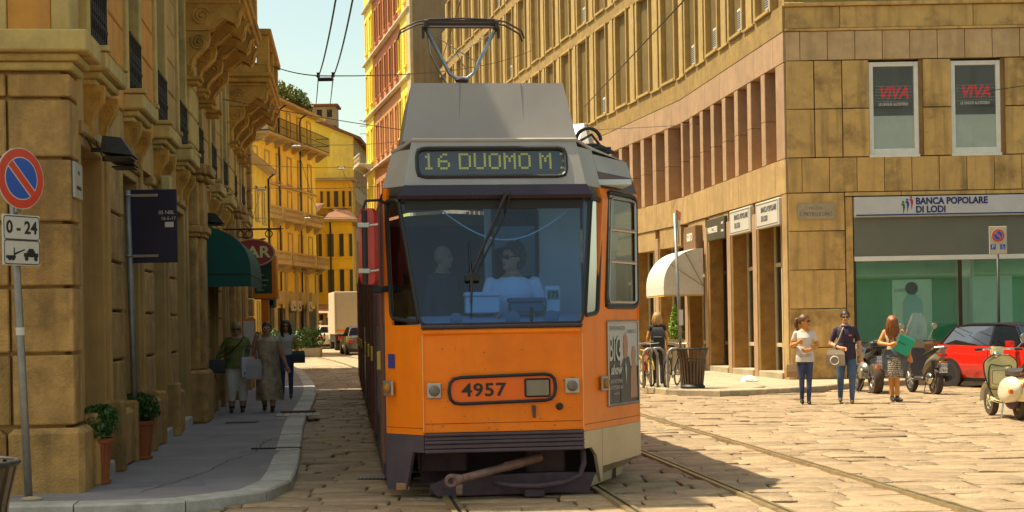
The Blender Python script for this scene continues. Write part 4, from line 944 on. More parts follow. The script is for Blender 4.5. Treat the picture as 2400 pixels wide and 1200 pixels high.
# dot-matrix lettering
FONT5 = {'1': '0010001100001000010000100001000111', '6': '', }
G5 = {'1': ["00100", "01100", "00100", "00100", "00100", "00100", "01110"], '6': ["00110", "01000", "10000", "11110", "10001", "10001", "01110"], 'D': ["11110", "10001", "10001", "10001", "10001", "10001", "11110"],
      'U': ["10001"] * 6 + ["01110"], 'O': ["01110"] + ["10001"] * 5 + ["01110"], 'M': ["10001", "11011", "10101", "10101", "10001", "10001", "10001"], ' ': ["00000"] * 7, '3': ["11110", "00001", "00001", "01110", "00001", "00001", "11110"]}
led = emit('display_dots', (.55, .52, .03), .15); b = MB(); px = .0232; x = D0 + .055
for ch in '16 DUOMO M 3':
    for rr_, row_ in enumerate(G5[ch]):
        for cc, bit in enumerate(row_):
            if bit == '1':
                z = 3.165 - rr_ * px * .95; xx = x + cc * px
                p = [dpt(xx + dx, z + dz_, .050) for dx, dz_ in ((0, 0), (px * .84, 0), (px * .84, px * .8), (0, px * .8))]; b.add(p, [(0, 1, 2, 3)])
    x += px * (6.0 if ch != ' ' else 2.4)
b.build('display_lettering', led, db)
# number plate field, lamps
b = MB(); loop(b, [(-.50, -.034, .875), (.47, -.034, .895), (.47, -.034, 1.135), (-.50, -.034, 1.115)], .017, rad=.10); nf_ = b.build('number_frame', m_rub, tram)
b = MB(); b.box(-.49, .46, -.026, -.012, .885, 1.125, .0); b.build('number_field', mat('number_orange', (.85, .14, .002), .35, var=.05), nf_)
lettering('4957', .165, m_rub, nf_, (-.185, -.030, .995), ext=.003, bold=.003, sx=1.15, spacing=1.08)
hl = MB(); hl.box(.185, .425, -.05, -.02, .925, 1.095, .02); hl_o = hl.build('headlamp', m_rub, tram); b = MB(); b.box(.203, .407, -.043, -.038, .945, 1.075); b.build('reflector', mat('reflector', (.90, .85, .66), .35, .0, var=.3, scale=14), hl_o)
b = MB(); b.box(.203, .407, -.056, -.052, .94, 1.08); b.build('lens', glass('lamp_lens', (.9, .88, .8), .2), hl_o)
b = MB(); b.lathe([(.001, 0), (.012, 0), (.012, .01), (.001, .01)], (.30, -.048, .965), 8, 'y'); b.build('bulb', emit('lamp_glow', (1, .55, .2), 2.0), hl_o)
def small_lamp(pt, n, orange=False):
    o = link('side_lamp', MB().box(-.065, .065, -.03, .0, -.07, .07, .008).mesh('side_lamp', m_alu), tram, pt, (0, 0, n))
    b = MB(); b.lathe([(.05, -.03), (.05, -.045), (.036, -.06), (.01, -.066)], (0, 0, 0), 14, 'y'); b.build('lens', mat('amber_lens', (.35, .16, .02), .25, var=0) if orange else mat('smoke_lens', (.16, .14, .12), .2, var=0), o, smooth=True)
small_lamp((-.635, -.015, 1.0), 0); small_lamp((.625, -.015, 1.02), 0)
pL = ck(-1, .86, 1.02); small_lamp(pL + Vector((-.01, -.015, 0)), -math.radians(52), True); pR = ck(1, .30, 1.02); small_lamp(pR + Vector((.012, -.012, 0)), math.radians(58), True)
b = MB(); b.box(.255, .285, -.05, -.01, .79, .85, .006); b.tube([(.27, -.045, .80), (.268, -.06, .74)], .016, 6); b.build('socket', m_und, tram); b = MB(); b.lathe([(.03, 0), (.034, -.03), (.02, -.05)], (.505, -.012, .835), 10, 'y'); b.build('socket', m_rub, tram)
c0 = ck(-1, .90, 1.36); b = MB(); b.T = Matrix.Translation(ck(-1, .82, 1.27) + Vector((-.006, -.006, 0))) @ Matrix.Rotation(-math.radians(52), 4, 'Z'); b.box(-.045, .045, -.002, .002, -.065, .065); b.T = None; b.build('sticker', mat('sticker_blue', (.03, .04, .25), .5, var=.3, scale=60), tram)
# poster on the cheek
pf = MB(); A, B, C_, D_ = ck(1, .40, .80), ck(1, .955, .80), ck(1, .955, 1.60), ck(1, .40, 1.60); n_ = (B - A).cross(D_ - A).normalized(); n_ = n_ if n_.x > 0 else -n_
for p_, q_ in ((A, B), (B, C_), (C_, D_), (D_, A)): pf.tube([p_ + n_ * .012, q_ + n_ * .012], .014, 4)
po = pf.build('poster_frame', m_alu, tram); X = (B - A).normalized(); PT = Matrix(((X.x, n_.x * -1, 0, A.x), (X.y, n_.y * -1, 0, A.y), (0, 0, 1, A.z), (0, 0, 0, 1))); PWd = (B - A).length
def pq_(name, m, x0, x1, z0, z1, o):
    b = MB(); b.T = PT; b.add([(x0, -o, z0), (x1, -o, z0), (x1, -o, z1), (x0, -o, z1)], [(0, 1, 2, 3)]); return b.build(name, m, po)
ink = mat('poster_dark', (.05, .042, .038), .4, var=.12, scale=5); paper = mat('poster_white', (.52, .49, .45), .4, var=.08, scale=6); flesh = mat('poster_flesh', (.42, .20, .12), .5, var=.1)
pq_('poster_print', ink, 0, PWd, 0, .80, .008); pq_('poster_print', paper, 0, PWd, .63, .80, .010); pq_('poster_print', paper, PWd * .40, PWd, .36, .63, .010)
def pp(name, m, poly, o):
    b = MB(); b.T = PT; b.add([(x_ * PWd, -o, z_) for x_, z_ in poly], [tuple(range(len(poly)))]); return b.build(name, m, po)
pp('poster_print', ink, [(.40, 0), (.78, 0), (.76, .33), (.70, .45), (.62, .47), (.50, .44), (.42, .36)], .012); pp('poster_print', flesh, [(.51, .46), (.56, .43), (.63, .46), (.655, .56), (.64, .65), (.58, .685), (.52, .66), (.495, .56)], .014)
pp('poster_print', flesh, [(.72, .05), (.96, .05), (.93, .34), (.90, .42), (.93, .5), (.88, .56), (.80, .55), (.77, .46), (.80, .38), (.74, .33)], .014); pp('poster_print', paper, [(.56, .42), (.60, .34), (.58, .18), (.55, .34)], .016)
for body, size, x_, z_, sx, m_ in (('BIG', .34, .22, .53, .62, paper), ('show', .13, .24, .335, 1.0, paper), ('TEATRO MANZONI', .055, .3, .735, .85, ink), ('20-30 SETTEMBRE', .05, .25, .225, .8, paper), ('2-9 OTTOBRE 2016', .05, .25, .165, .8, paper), ('ore 20.45', .035, .25, .11, 1, paper), ('ANDREA PUCCI', .05, .78, .70, .7, ink)):
    me = text_mesh(body, size, ext=.0, bold=.004 if size > .1 else 0, sx=sx, shear=.3 if body == 'show' else 0); me.materials.clear(); me.materials.append(m_); o_ = link('poster_lettering', me, po); o_.matrix_local = PT @ Matrix.Translation((x_ * PWd, -.019, z_)) @ Matrix.Rotation(PI / 2, 4, 'X')
# skirts and bumper
b = MB()
for z0, z1, d in ((.585, .615, .05), (.545, .585, .035), (.515, .545, .055), (.47, .515, .045), (.435, .468, .065)): b.box(-.73, .73, -d, .15, z0 + .001, z1, .008)
b.build('bumper', m_ts, tram)
sk = MB(); plate(sk, [ck(-1, 0, .598), ck(-1, 1, .598), ck(-1, 1, .08), ck(-1, .50, .08), ck(-1, .30, .44), ck(-1, 0, .44)], .03); sk.build('skirt', m_ts, tram)
sk = MB(); lo = lambda t, z: ck(1, t, z)
plate(sk, [lo(0, .597), lo(.30, .597), lo(.30, .12), lo(.27, .10), lo(.20, .36), lo(.12, .44), lo(0, .44)], .03); plate(sk, [lo(.305, .597), lo(1, .597), lo(1, .27), lo(.305, .24)], .03)
sk.build('skirt', m_st, tram); sk = MB(); sk.loft([[lo(.305, .235), lo(1, .265)], [lo(.29, .12) + Vector((-.12, .1, 0)), lo(.92, .16) + Vector((-.12, .1, 0))]], close=False); sk.loft([[lo(.29, .12) + Vector((-.12, .1, 0)), lo(.92, .16) + Vector((-.12, .1, 0))], [lo(.29, .03) + Vector((-.13, .1, 0)), lo(.9, .08) + Vector((-.13, .1, 0))]], close=False); sk.build('step_edge', m_st, tram)
b = MB(); b.T = Matrix.Translation(ck(-1, .56, .12)); b.box(-.07, .05, -.02, .02, -.035, .03, .006); b.T = None; b.build('marker', mat('marker_orange', (.4, .2, .08), .5, var=.2), tram)
# underframe: drawbar, hose, lifeguard, dark bay, bogie wheels
b = MB(); b.box(-.72, 1.2, 1.0, 1.05, .06, .62); b.box(-.9, 1.3, 1.4, 8.9, .50, .60); b.box(-.62, .62, .25, 1.4, .50, .60); b.box(.25, .62, .45, .95, .18, .52, .02); b.box(-.75, -.3, .55, .95, .2, .5, .02); b.build('underframe', m_und, tram)
b = MB(); b.tube([(.36, .30, .345), (.02, .10, .285)], .046, 10); b.tube([(.06, .12, .29), (-.40, -.08, .205)], .038, 10); b.tube([(-.40, -.08, .205), (-.47, -.10, .195)], [.038, .06], 10); b.torus((-.50, -.11, .19), .045, .02, 'y', 14, 6); b.box(-.46, -.40, -.13, -.07, .06, .16, .01); b.build('drawbar', mat('drawbar', (.26, .15, .115), .6, .3, var=.3, scale=9, stain=.4, stain_col=(.06, .035, .03), stain_scale=4), tram, smooth=40)
b = MB(); hp = [(.74, .16, .44), (.745, .13, .30), (.70, .08, .19), (.55, .02, .135), (.30, -.02, .11), (.05, .0, .12), (-.10, .05, .15)]; b.tube([Vector(hp[0])] + [Vector(p) for p in smooth_line([(p[0], p[1]) for p in hp], 0)][:0] + [Vector(p) for p in hp[1:]], .026, 8); b.build('hose', m_und, tram, smooth=True)
b = MB(); b.prism([(-.62, .02), (.80, .03), (.86, .20), (.5, .215), (-.5, .20), (-.68, .12)], 'y', .18, .24); b.box(.18, .36, .0, .3, .01, .09, .01); b.box(-.68, .8, .26, .30, .035, .14, .01); b.build('lifeguard', m_und, tram)
for s_ in (2.0, 3.8, 12.5, 14.3, 25.0, 26.8):
    w = MB()
    for r_ in (.22 - .7225, .22 + .7225): w.lathe([(.001, -.06), (.30, -.06), (.33, -.03), (.33, .05), (.30, .06), (.001, .06)], (r_, s_, .34), 20, 'x')
    w.tube([(-.5, s_, .34), (.95, s_, .34)], .06, 8); w.build('wheelset', m_und, tram, smooth=40)
# body: floor, roof, sides
XL, XR = EL[0], ER[0]
b = MB()
SECT = [(.40, 9.2), (9.9, 18.6), (19.3, 28.6)]
for i, (s0, s1) in enumerate(SECT):
    b.box(XL + .04, XR - .04, s0 + (.9 if i == 0 else 0), s1, .60, .66)
b.build('floor', m_und, tram)
def roofprof(y): return [(XL, y, 2.88), (XL + .06, y, 3.02), (XL + .22, y, 3.20), (XL + .6, y, 3.30), (.22, y, 3.34), (XR - .6, y, 3.30), (XR - .22, y, 3.20), (XR - .06, y, 3.02), (XR, y, 2.88)]
for i, (s0, s1) in enumerate(SECT):
    b = MB(); rings = [roofprof(s0 + (.85 if i == 0 else 0)), roofprof(s1)]
    b.loft(rings, close=False); b.build('roof', m_tg, tram, smooth=40)
b = MB(); top = [dpt(fw(3.30)[0], 3.30), dpt(fw(3.30)[1], 3.30)]
tl, tr = ck(-1, 1, 3.22), ck(1, .285, 3.24); te = ck(1, 1, 3.20)
b.add([top[0], top[1], ck(1, .3, 3.24), te, (XR - .25, 2.2, 3.28), (XL + .3, 2.2, 3.28), (XL + .12, 1.2, 3.22), tl], [(0, 1, 2, 3, 4, 5, 6, 7)]); b.build('roof', m_tg, tram)
lip = MB(); lip.tube([ck(-1, 1, 3.215), ck(-1, .5, 3.25), top[0] + Vector((0, 0, .005)), top[1] + Vector((0, 0, .005)), ck(1, .285, 3.245)], .018, 6); lip.build('roof_edge', m_tg, tram)
# right side wall (away from view) and left side with doors and windows
for i, (s0, s1) in enumerate(SECT):
    b = MB(); b.box(XR - .03, XR, s0 + (.85 if i == 0 else 0), s1, .3, 1.6); b.box(XR - .03, XR, s0 + (.85 if i == 0 else 0), s1, 2.75, 2.89)
    n = 6
    for k_ in range(n + 1): y = lerp(s0 + .9, s1 - .1, k_ / n); b.box(XR - .03, XR, y - .08, y + .08, 1.6, 2.75)
    b.build('side_wall', m_or, tram); MB().box(XR - .02, XR - .015, s0 + (.9 if i == 0 else 0), s1, 1.6, 2.75).build('side_glass', m_qg, tram)
doors = [(.55, 1.55), (4.6, 5.9), (7.2, 8.5), (10.6, 11.9), (16.4, 17.7), (20.0, 21.3), (23.3, 24.6), (26.8, 28.0)]
lower = mat('side_silver', (.33, .32, .30), .35, .5, var=.1)
for i, (s0, s1) in enumerate(SECT):
    segs = []; y = s0
    for d0, d1 in doors:
        if s0 <= d0 < s1: segs.append((y, d0)); y = d1
    segs.append((y, s1))
    for a, c_ in segs:
        if c_ - a < .05: continue
        b = MB(); b.box(XL, XL + .03, a, c_, .62, 1.60); sw2 = b.build('side_wall', lower, tram); b = MB(); b.box(XL, XL + .03, a, c_, 2.72, 2.885); b.build('cantrail', m_tb, sw2); b = MB(); b.box(XL - .004, XL + .03, a, c_, .12, .615); b.build('skirt_panel', m_ts, sw2)
        n = max(1, int((c_ - a) / 1.2))
        for k_ in range(n + 1): yy = lerp(a + .04, c_ - .04, k_ / n); MB().box(XL - .012, XL + .03, yy - .04, yy + .04, 1.6, 2.72).build('window_pillar', m_mar, sw2)
        MB().box(XL + .012, XL + .018, a, c_, 1.6, 2.72).build('side_glass', m_qg, sw2)
for d0, d1 in doors:
    dr = MB(); n = 4 if d1 - d0 > 1.1 else 2; w = (d1 - d0) / n
    for k_ in range(n):
        a = d0 + k_ * w
        for ya, yb in ((a, a + .05), (a + w - .05, a + w)): dr.box(XL - .035, XL + .02, ya, yb, .30, 2.78, .006)
        dr.box(XL - .03, XL + .02, a + .05, a + w - .05, .30, .42); dr.box(XL - .03, XL + .02, a + .05, a + w - .05, 2.70, 2.78); dr.box(XL - .03, XL + .02, a + .05, a + w - .05, 1.28, 1.36)
    do = dr.build('door', m_mar, tram); MB().box(XL - .005, XL + .005, d0, d1, .42, 2.70).build('pane', m_qg, do)
    h_ = MB(); h_.box(XL - .075, XL - .034, d0 + .02, d0 + .06, 1.18, 1.36, .008); h_.build('door_handle', mat('brass', (.42, .28, .07), .35, .7, var=.1), do)
# bellows between the cars
for y in (9.2, 18.6):
    b = MB()
    for k_ in range(7): b.box(XL + .03 + (.05 if k_ % 2 else 0), XR - .03 - (.05 if k_ % 2 else 0), y + k_ * .1, y + k_ * .1 + .1, .45, 3.1 - (.05 if k_ % 2 else 0))
    b.build('bellows', m_rub, tram)
b = MB(); b.box(XL, XR, 28.6, 28.7, .3, 3.3); b.build('rear_wall', m_or, tram)
# mirror on arms, left of the nose
mm = mat('mirror_red', (.50, .025, .012), .35, var=.08, coat=.4); b = MB(); mx0, my = -1.20, .30
loopz = [(1.98, .055), (2.01, .075), (2.10, .082), (2.55, .082), (2.66, .075), (2.70, .055)]
b.loft([[(mx0 + dx * hw_, my + dy_ * .06, z) for dx, dy_ in ((-1, -.5), (-.6, -1), (.6, -1), (1, -.5), (1, .5), (.6, 1), (-.6, 1), (-1, .5))] for z, hw_ in ((1.98, .055), (2.005, .078), (2.06, .088), (2.60, .088), (2.655, .078), (2.68, .055))])
mo = b.build('mirror', mm, tram, smooth=40); b = MB(); b.tube([(-1.0, .38, 2.72), (-1.10, .30, 2.76), (-1.22, .26, 2.75), (-1.25, .25, 2.66)], .014, 6); b.tube([(-.98, .38, 1.95), (-1.10, .30, 1.93), (-1.18, .28, 1.94)], .03, 8); b.tube([(-1.235, .235, 2.66), (-1.235, .235, 1.98)], .026, 8); b.build('mirror_arm', m_rub, mo)
for z in (2.10, 2.52):
    b = MB(); b.box(-1.30, -1.19, .20, .26, z - .02, z + .025, .006); b.tube([(-1.19, .2, z), (-1.11, .2, z + .01)], .01, 6); b.build('clamp', m_alu, mo)
# wipers: a parallelogram pair and the hanging blade
b = MB(); wy = lambda z: fy(z) - .045
for dx in (0, .055): b.tube([(.04 + dx, .06, 2.80), (.0 + dx, wy(2.6), 2.60), (-.28 + dx * .9, wy(2.05), 2.06)], .009, 6)
b.tube([(.06, .06, 2.79), (-.26, wy(2.05) - .015, 2.10)], .013, 6); b.box(-.33, -.20, wy(2.02) - .02, wy(2.02) + .01, 1.99, 2.06, .008); b.tube([(-.285, wy(2.5), 2.36), (-.275, wy(2.0), 2.02), (-.285, wy(1.7), 1.66)], [.006, .016, .006], 6); b.tube([(-.27, wy(2.0) - .01, 2.02), (-.285, wy(1.75), 1.80)], .012, 6)
b.build('wiper', m_rub, tram)
# cab interior
ci = MB(); ci.box(-1.0, 1.35, 1.55, 1.60, .66, 3.05); ci.build('cab_bulkhead', m_cab, tram) if False else None
bk = MB(); bk.box(-.02, .05, 1.42, 1.5, .66, 2.95); bk.box(.30 + .22, .95, 1.42, 1.48, .66, 2.95); bk.box(.05, .52, 1.42, 1.48, .66, 2.05); bk.box(.05, .52, 1.42, 1.48, 2.78, 2.95); bk.box(.98, 1.30, 1.40, 1.46, .66, 2.95)
bko = bk.build('cab_bulkhead', m_cab, tram); b = MB(); loop(b, [(.06, 1.40, 2.06), (.51, 1.40, 2.06), (.51, 1.40, 2.77), (.06, 1.40, 2.77)], .016); b.build('gasket', m_rub, bko); MB().box(.05, .52, 1.44, 1.445, 2.05, 2.78).build('pane', glass('smoked', (.10, .13, .16), .05), bko)
MB().box(-1.0, 1.3, .45, 1.5, 2.90, 2.95).build('cab_ceiling', m_cab, tram)
da = MB(); da.loft([[(-.72, .06, 1.56), (.72, .06, 1.56), (.72, .06, 1.50), (-.72, .06, 1.50)], [(-.85, .55, 1.68), (.9, .55, 1.68), (.9, .55, 1.2), (-.85, .55, 1.2)]]); da.build('dashboard', m_dash, tram)
b = MB(); b.box(-.30, .02, .42, .62, 1.70, 1.86, .012); b.box(-.31, .03, .40, .64, 1.86, 1.90, .01); b.build('ticket_box', m_cab, tram)
b = MB(); b.box(.12, .44, .40, .62, 1.70, 1.80, .012); b.box(.11, .45, .38, .64, 1.80, 1.84, .008); b.build('console_box', mat('console_dark', (.10, .14, .17), .5, var=.05), tram)
b = MB(); b.box(.46, .60, .46, .54, 1.70, 1.95, .01); idb = b.build('run_number_box', mat('box_white', (.62, .68, .62), .5, var=.04), tram); MB().box(.475, .585, .455, .46, 1.82, 1.91).build('display', mat('lcd_green', (.16, .26, .17), .5, var=0), idb); lettering('171', .075, m_rub, idb, (.53, .452, 1.862), ext=.001, bold=.002)
b = MB()
for x_, R in ((.10, .07), (.46, .07), (-.42, .06)): b.lathe([(R, 0), (R, .03), (R * .8, .035), (R * .5, .02)], (x_, .05, 1.645), 16, 'y')
b.build('fan_vent', mat('vent_grey', (.12, .16, .20), .6, var=.1), tram)
b = MB(); b.tube([(.28, .12, 1.62), (.275, .06, 1.74)], .018, 6); b.build('lever', m_rub, tram)
b = MB(); b.box(.08, .48, 1.05, 1.15, 1.0, 1.95, .04); b.build('driver_seat', m_tb, tram)
b = MB(); pts = [(lerp(-.6, .75, i / 20), .30 + .0 * i, 2.72 - .34 * math.sin(PI * i / 20)) for i in range(21)]; b.tube(pts, .006, 5); b.build('cable', m_cab, tram)
# roof equipment
b = MB(); bx = [(-.86, .55, 3.33), (.80, .55, 3.33), (.80, 2.6, 3.33), (-.86, 2.6, 3.33)]; tx = [(-.76, .68, 3.90), (.69, .68, 3.90), (.69, 2.6, 3.90), (-.76, 2.6, 3.90)]
b.loft([bx, tx]); b.build('roof_fairing', mat('fairing_grey', (.37, .32, .28), .5, .1, var=.06, scale=2), tram)
b = MB(); b.loft([[(1.0, .9, 3.24), (1.15, 1.3, 3.24), (.9, 1.3, 3.30)], [(1.02, 1.5, 3.62), (1.06, 1.6, 3.62), (.9, 1.6, 3.62)]]); b.build('roof_shroud', m_tg, tram)
b = MB(); b.torus((.95, .8, 3.36), .12, .018, 'y', 20, 6, 0, PI * 1.2); b.tube([(.85, .7, 3.30), (1.05, .85, 3.32), (1.25, 1.1, 3.27)], .022, 6); b.tube([(.82, .75, 3.33), (.98, .8, 3.42), (1.1, .9, 3.30)], .014, 6); b.box(1.0, 1.2, .95, 1.15, 3.25, 3.32, .01); b.build('roof_cable', m_rub, tram)
# pantograph
PG = 8.0; px0 = .29
MB().box(px0 - .6, px0 + .6, PG - .7, PG + .7, 3.34, 3.40, .01).build('pantograph_base', m_und, tram)
m_pole = mat('pantograph_pole', (.36, .42, .47), .35, .5, var=.1)
b = MB(); b.tube([(px0, PG + .6, 3.42), (px0, PG - .0, 5.02)], .05, 8); b.build('pantograph_lower_arm', m_und, tram)
b = MB(); b.tube([(px0 - .50, PG, 5.84), (px0 - .24, PG, 5.34), (px0 - .17, PG, 5.20), (px0 - .08, PG, 5.13), (px0 + .08, PG, 5.13), (px0 + .17, PG, 5.20), (px0 + .24, PG, 5.34), (px0 + .50, PG, 5.84)], .027, 10); b.build('pantograph_arm', m_pole, tram, smooth=True)
b = MB(); b.box(px0 - .28, px0 + .28, PG - .1, PG + .1, 4.98, 5.02, .01); b.lathe([(.10, 0), (.12, .03), (.08, .05), (.10, .08), (.04, .12)], (px0, PG, 5.02), 14); b.build('insulator', m_und, tram, smooth=40)
b = MB(); b.tube([(px0 - .47, PG + .1, 5.82), (px0 - .44, PG + .1, 5.5), (px0 - .2, PG + .1, 5.05)], .016, 6); b.tube([(px0 - .48, PG, 5.80), (px0 + .26, PG, 5.34)], .007, 5); b.tube([(px0 + .48, PG, 5.80), (px0 - .26, PG, 5.34)], .007, 5); b.tube([(px0 - .08, PG, 5.52), (px0 + .12, PG, 5.15)], .007, 5); b.build('pantograph_stay', m_alu, tram)
b = MB()
for dy in (-.12, .12):
    pts = [(-.90, 5.70), (-.86, 5.80), (-.64, 5.915), (-.45, 5.95), (0, 5.965), (.45, 5.95), (.64, 5.915), (.86, 5.79), (.90, 5.68)]
    b.tube([(px0 + x_, PG + dy, z_) for x_, z_ in pts], .014, 6); b.box(px0 - .48, px0 + .48, PG + dy - .03, PG + dy + .03, 5.905, 5.94)
b.tube([(px0 - .5, PG, 5.86), (px0 + .5, PG, 5.86)], .018, 6)
for sg in (-1, 1): b.box(px0 + sg * .50 - .03, px0 + sg * .50 + .03, PG - .15, PG + .15, 5.83, 5.94, .01); b.box(px0 + sg * .54 - .02, px0 + sg * .54 + .02, PG - .05, PG + .05, 5.70, 5.86)
b.build('collector_head', mat('collector', (.07, .05, .045), .5, .4, var=.2), tram)

# seams, rivets and grime marks on the nose
seam = mat('seam_dark', (.20, .05, .004), .6, var=0); edge_ = mat('worn_edge', (.85, .42, .12), .4, var=0)
for x_ in (fw(1.0)[0] + .004, fw(1.0)[1] - .004): b = MB(); b.tube([(x_, -.008, .63), (x_, -.008, 1.5)], .006, 5); b.build('panel_edge', edge_, tram)
for side in (-1, 1): b = MB(); b.tube([ck(side, .02, .66), ck(side, .98, .66)], .003, 4); b.build('panel_seam', seam, tram)
b = MB(); b.tube([(-.72, -.004, .70), (-.4, -.0165, .70), (0, -.0195, .70), (.4, -.0165, .70), (.71, -.004, .70)], .0025, 4); b.build('panel_seam', seam, tram)
random.seed(8); b = MB()
for _ in range(46):
    x_ = random.uniform(-.68, .68); z_ = .63 + random.random() ** 2 * .8; s_ = random.uniform(.003, .009); y_ = -.018 * (1 - (x_ / .73) ** 2) - .0015
    b.add([(x_ - s_ * random.uniform(.5, 2), y_, z_ - s_), (x_ + s_, y_, z_ - s_ * .6), (x_ + s_ * .7, y_, z_ + s_), (x_ - s_, y_, z_ + s_ * .5)], [(0, 1, 2, 3)])
stuff(b.build('paint_chips', mat('paint_chip', (.30, .14, .06), .7, var=.3), tram))
for x_ in (-.70, -.35, .0, .35, .68): b = MB(); b.ball((x_, -.008, 1.525), .008, .01, .008, 6, 4); b.build('rivet', m_or, tram)
for x_ in (-.30, .28): b = MB(); b.tube([(x_ * 1.08, .56, 3.345), (x_, .677, 3.895)], .004, 4); b.build('fairing_seam', mat('fairing_line', (.22, .19, .17), .6, var=0), tram)
# ================================================================ street furniture
def PIX(px, py, Y):
    """a point of the place, measured from the photograph at distance Y"""
    r = math.radians(1.0); a = px - 1200; b = -(py - 763); p = a * math.cos(r) + b * math.sin(r); q = -a * math.sin(r) + b * math.cos(r)
    return Vector((p / 3600 * Y, Y, CAM_H + q / 3600 * Y))
m_galv = mat('galvanised', (.30, .28, .25), .5, .6, var=.2, scale=8)
m_sred = mat('sign_red', (.72, .06, .015), .4, var=.03); m_sblue = mat('sign_blue', (.03, .10, .46), .4, var=.03); m_swhite = mat('sign_face', (.66, .62, .52), .45, var=.05); m_sblack = mat('sign_black', (.02, .018, .015), .5, var=0)
def disc(b, R, y0, y1, c=(0, 0), n=40): b.lathe([(.001, y0), (R, y0), (R, y1), (.001, y1)], (c[0], 0, c[1]), n, 'y')
def no_parking(parent, R, z, y):
    b = MB(); disc(b, R, y, y + .012, (0, z)); o = b.build('sign_disc', m_swhite, parent)
    b = MB(); disc(b, R * .97, y - .004, y, (0, z)); b.build('red_ring', m_sred, o); b = MB(); disc(b, R * .70, y - .0065, y - .004, (0, z)); b.build('white_ring', m_swhite, o); b = MB(); disc(b, R * .665, y - .009, y - .0065, (0, z)); b.build('blue_field', m_sblue, o)
    for w, m_, d in ((.155, m_swhite, .011), (.115, m_sred, .0135)):
        b = MB(); b.T = Matrix.Translation((0, 0, z)) @ Matrix.Rotation(math.radians(45), 4, 'Y'); b.box(-R * .68, R * .68, y - d, y - d + .002, -R * w, R * w); b.T = None; b.build('slash', m_, o)
    return o
# no-parking post on the left
sp = thing('sign_post', 'no parking sign with tow away plate on leaning pole against the stone corner', 'sign', (-4.36, 13.78, .10))
lean = Vector((-.075, .0, 2.1))
b = MB(); b.tube([(0, 0, -.02), lean * .5, lean, lean * 1.42], .036, 12); po_ = b.build('pole', m_galv, sp, smooth=True); b = MB(); b.lathe([(.04, 0), (.04, .07)], lean * .70, 12); b.build('tape', m_swhite, po_); MB().ball((.06, -.1, .01), .10, .06, .025).build('footing', m_bei, sp)
hd = link('sign_face', MB().box(-.03, .03, .0, .02, 2.4, 2.9).mesh('sign_face', m_galv), sp, (-.03, -.045, .17), (0, 0, math.radians(62)))
no_parking(hd, .275, 2.70, -.03)
b = MB(); b.box(-.225, .225, -.03, -.012, 1.92, 2.375, .012); pl_ = b.build('tow_plate', m_swhite, hd)
for z0, z1 in ((2.155, 2.36), (1.935, 2.145)):
    b = MB(); loop(b, [(-.21, -.032, z0), (.21, -.032, z0), (.21, -.032, z1), (-.21, -.032, z1)], .004, 4, .03); b.build('border', m_sblack, pl_)
lettering('0 - 24', .155, m_sblack, pl_, (0, -.032, 2.257), ext=.001, bold=.004)
b = MB(); b.box(.02, .19, -.034, -.031, 2.0, 2.035); b.add([(.05, -.034, 2.035), (.16, -.034, 2.035), (.13, -.034, 2.075), (.08, -.034, 2.075)], [(0, 1, 2, 3)]); b.box(-.19, -.08, -.034, -.031, 1.985, 2.01); b.add([(-.10, -.034, 2.01), (.03, -.034, 2.06), (.03, -.034, 2.07), (-.10, -.034, 2.03)], [(0, 1, 2, 3)]); b.box(-.10, -.09, -.034, -.031, 2.01, 2.08)
for x in (.05, .16, -.15, -.11): b.lathe([(.001, -.036), (.02, -.036), (.02, -.031), (.001, -.031)], (x, 0, 1.985), 10, 'y')
b.build('tow_symbol', m_sblack, pl_)
# dark back of a signboard on its pole
bp = PIX(299, 1010, 18.1); bb = thing('signboard', 'dark blue back of a signboard on grey pole beside the palazzo doors', 'sign', (-4.36, 17.75, .10))
b = MB(); b.tube([(0, 0, 0), (-.06, 0, 3.12)], .036, 10); b.build('pole', m_galv, bb, smooth=True)
b = MB(); b.box(-.08, .50, .05, .07, 2.28, 3.13, .008); bo = b.build('board', mat('board_back', (.018, .014, .04), .45, var=.15), bb)
for z in (2.36, 3.06): b = MB(); b.box(-.10, .28, .034, .05, z - .017, z + .017, .004); b.torus((-.05, 0, z), .042, .008, 'z', 12, 5); b.build('bracket', m_alu, bo)
lettering('05 NBL', .06, m_swhite, bo, (.38, .046, 2.86), ext=.0005); lettering('16-5-17', .055, m_swhite, bo, (.40, .046, 2.79), ext=.0005); MB().box(.36, .46, .045, .05, 2.69, 2.75).build('sticker', m_swhite, bo)
# terracotta pots
m_terra = mat('terracotta', (.34, .095, .025), .75, var=.2, scale=6, stain=.3, stain_col=(.18, .06, .02), stain_scale=3)
def pot(X, Y, lab, seed, s=1.):
    p = thing('potted_shrub', lab, 'plant', (X, Y, .10), random.uniform(0, 6), 'terracotta pots by the doors')
    b = MB(); rings = []; n = 40
    for r_, z_, fl in ((.135, 0, 0), (.145, .01, 0), (.145, .035, 0), (.125, .04, 1), (.155, .40, 1), (.175, .405, 0), (.18, .445, 0), (.165, .45, 0), (.15, .42, 0)):
        rings.append([((r_ - (.010 if fl and k % 2 else 0)) * math.cos(2 * PI * k / n), (r_ - (.010 if fl and k % 2 else 0)) * math.sin(2 * PI * k / n), z_) for k in range(n)])
    b.loft(rings); b.build('pot', m_terra, p)
    leaf_cloud('foliage', m_leafd, p, [((0, 0, .60), (.24, .24, .17)), ((.06, -.04, .55), (.22, .22, .13)), ((-.05, .05, .66), (.18, .18, .12))], 2600, .045, seed)
    b = MB(); [b.tube([(0, 0, .38), (.12 * math.cos(a), .12 * math.sin(a), .62)], [.012, .005], 5) for a in (0, 1.2, 2.5, 3.8, 5.0)]; b.build('stem', m_bark, p)
pot(-4.10, 15.05, 'ribbed terracotta pot with dark green shrub nearest the stone corner', 31); pot(-4.36, 17.9, 'ribbed terracotta pot with dark green shrub beside the second doorway', 32)
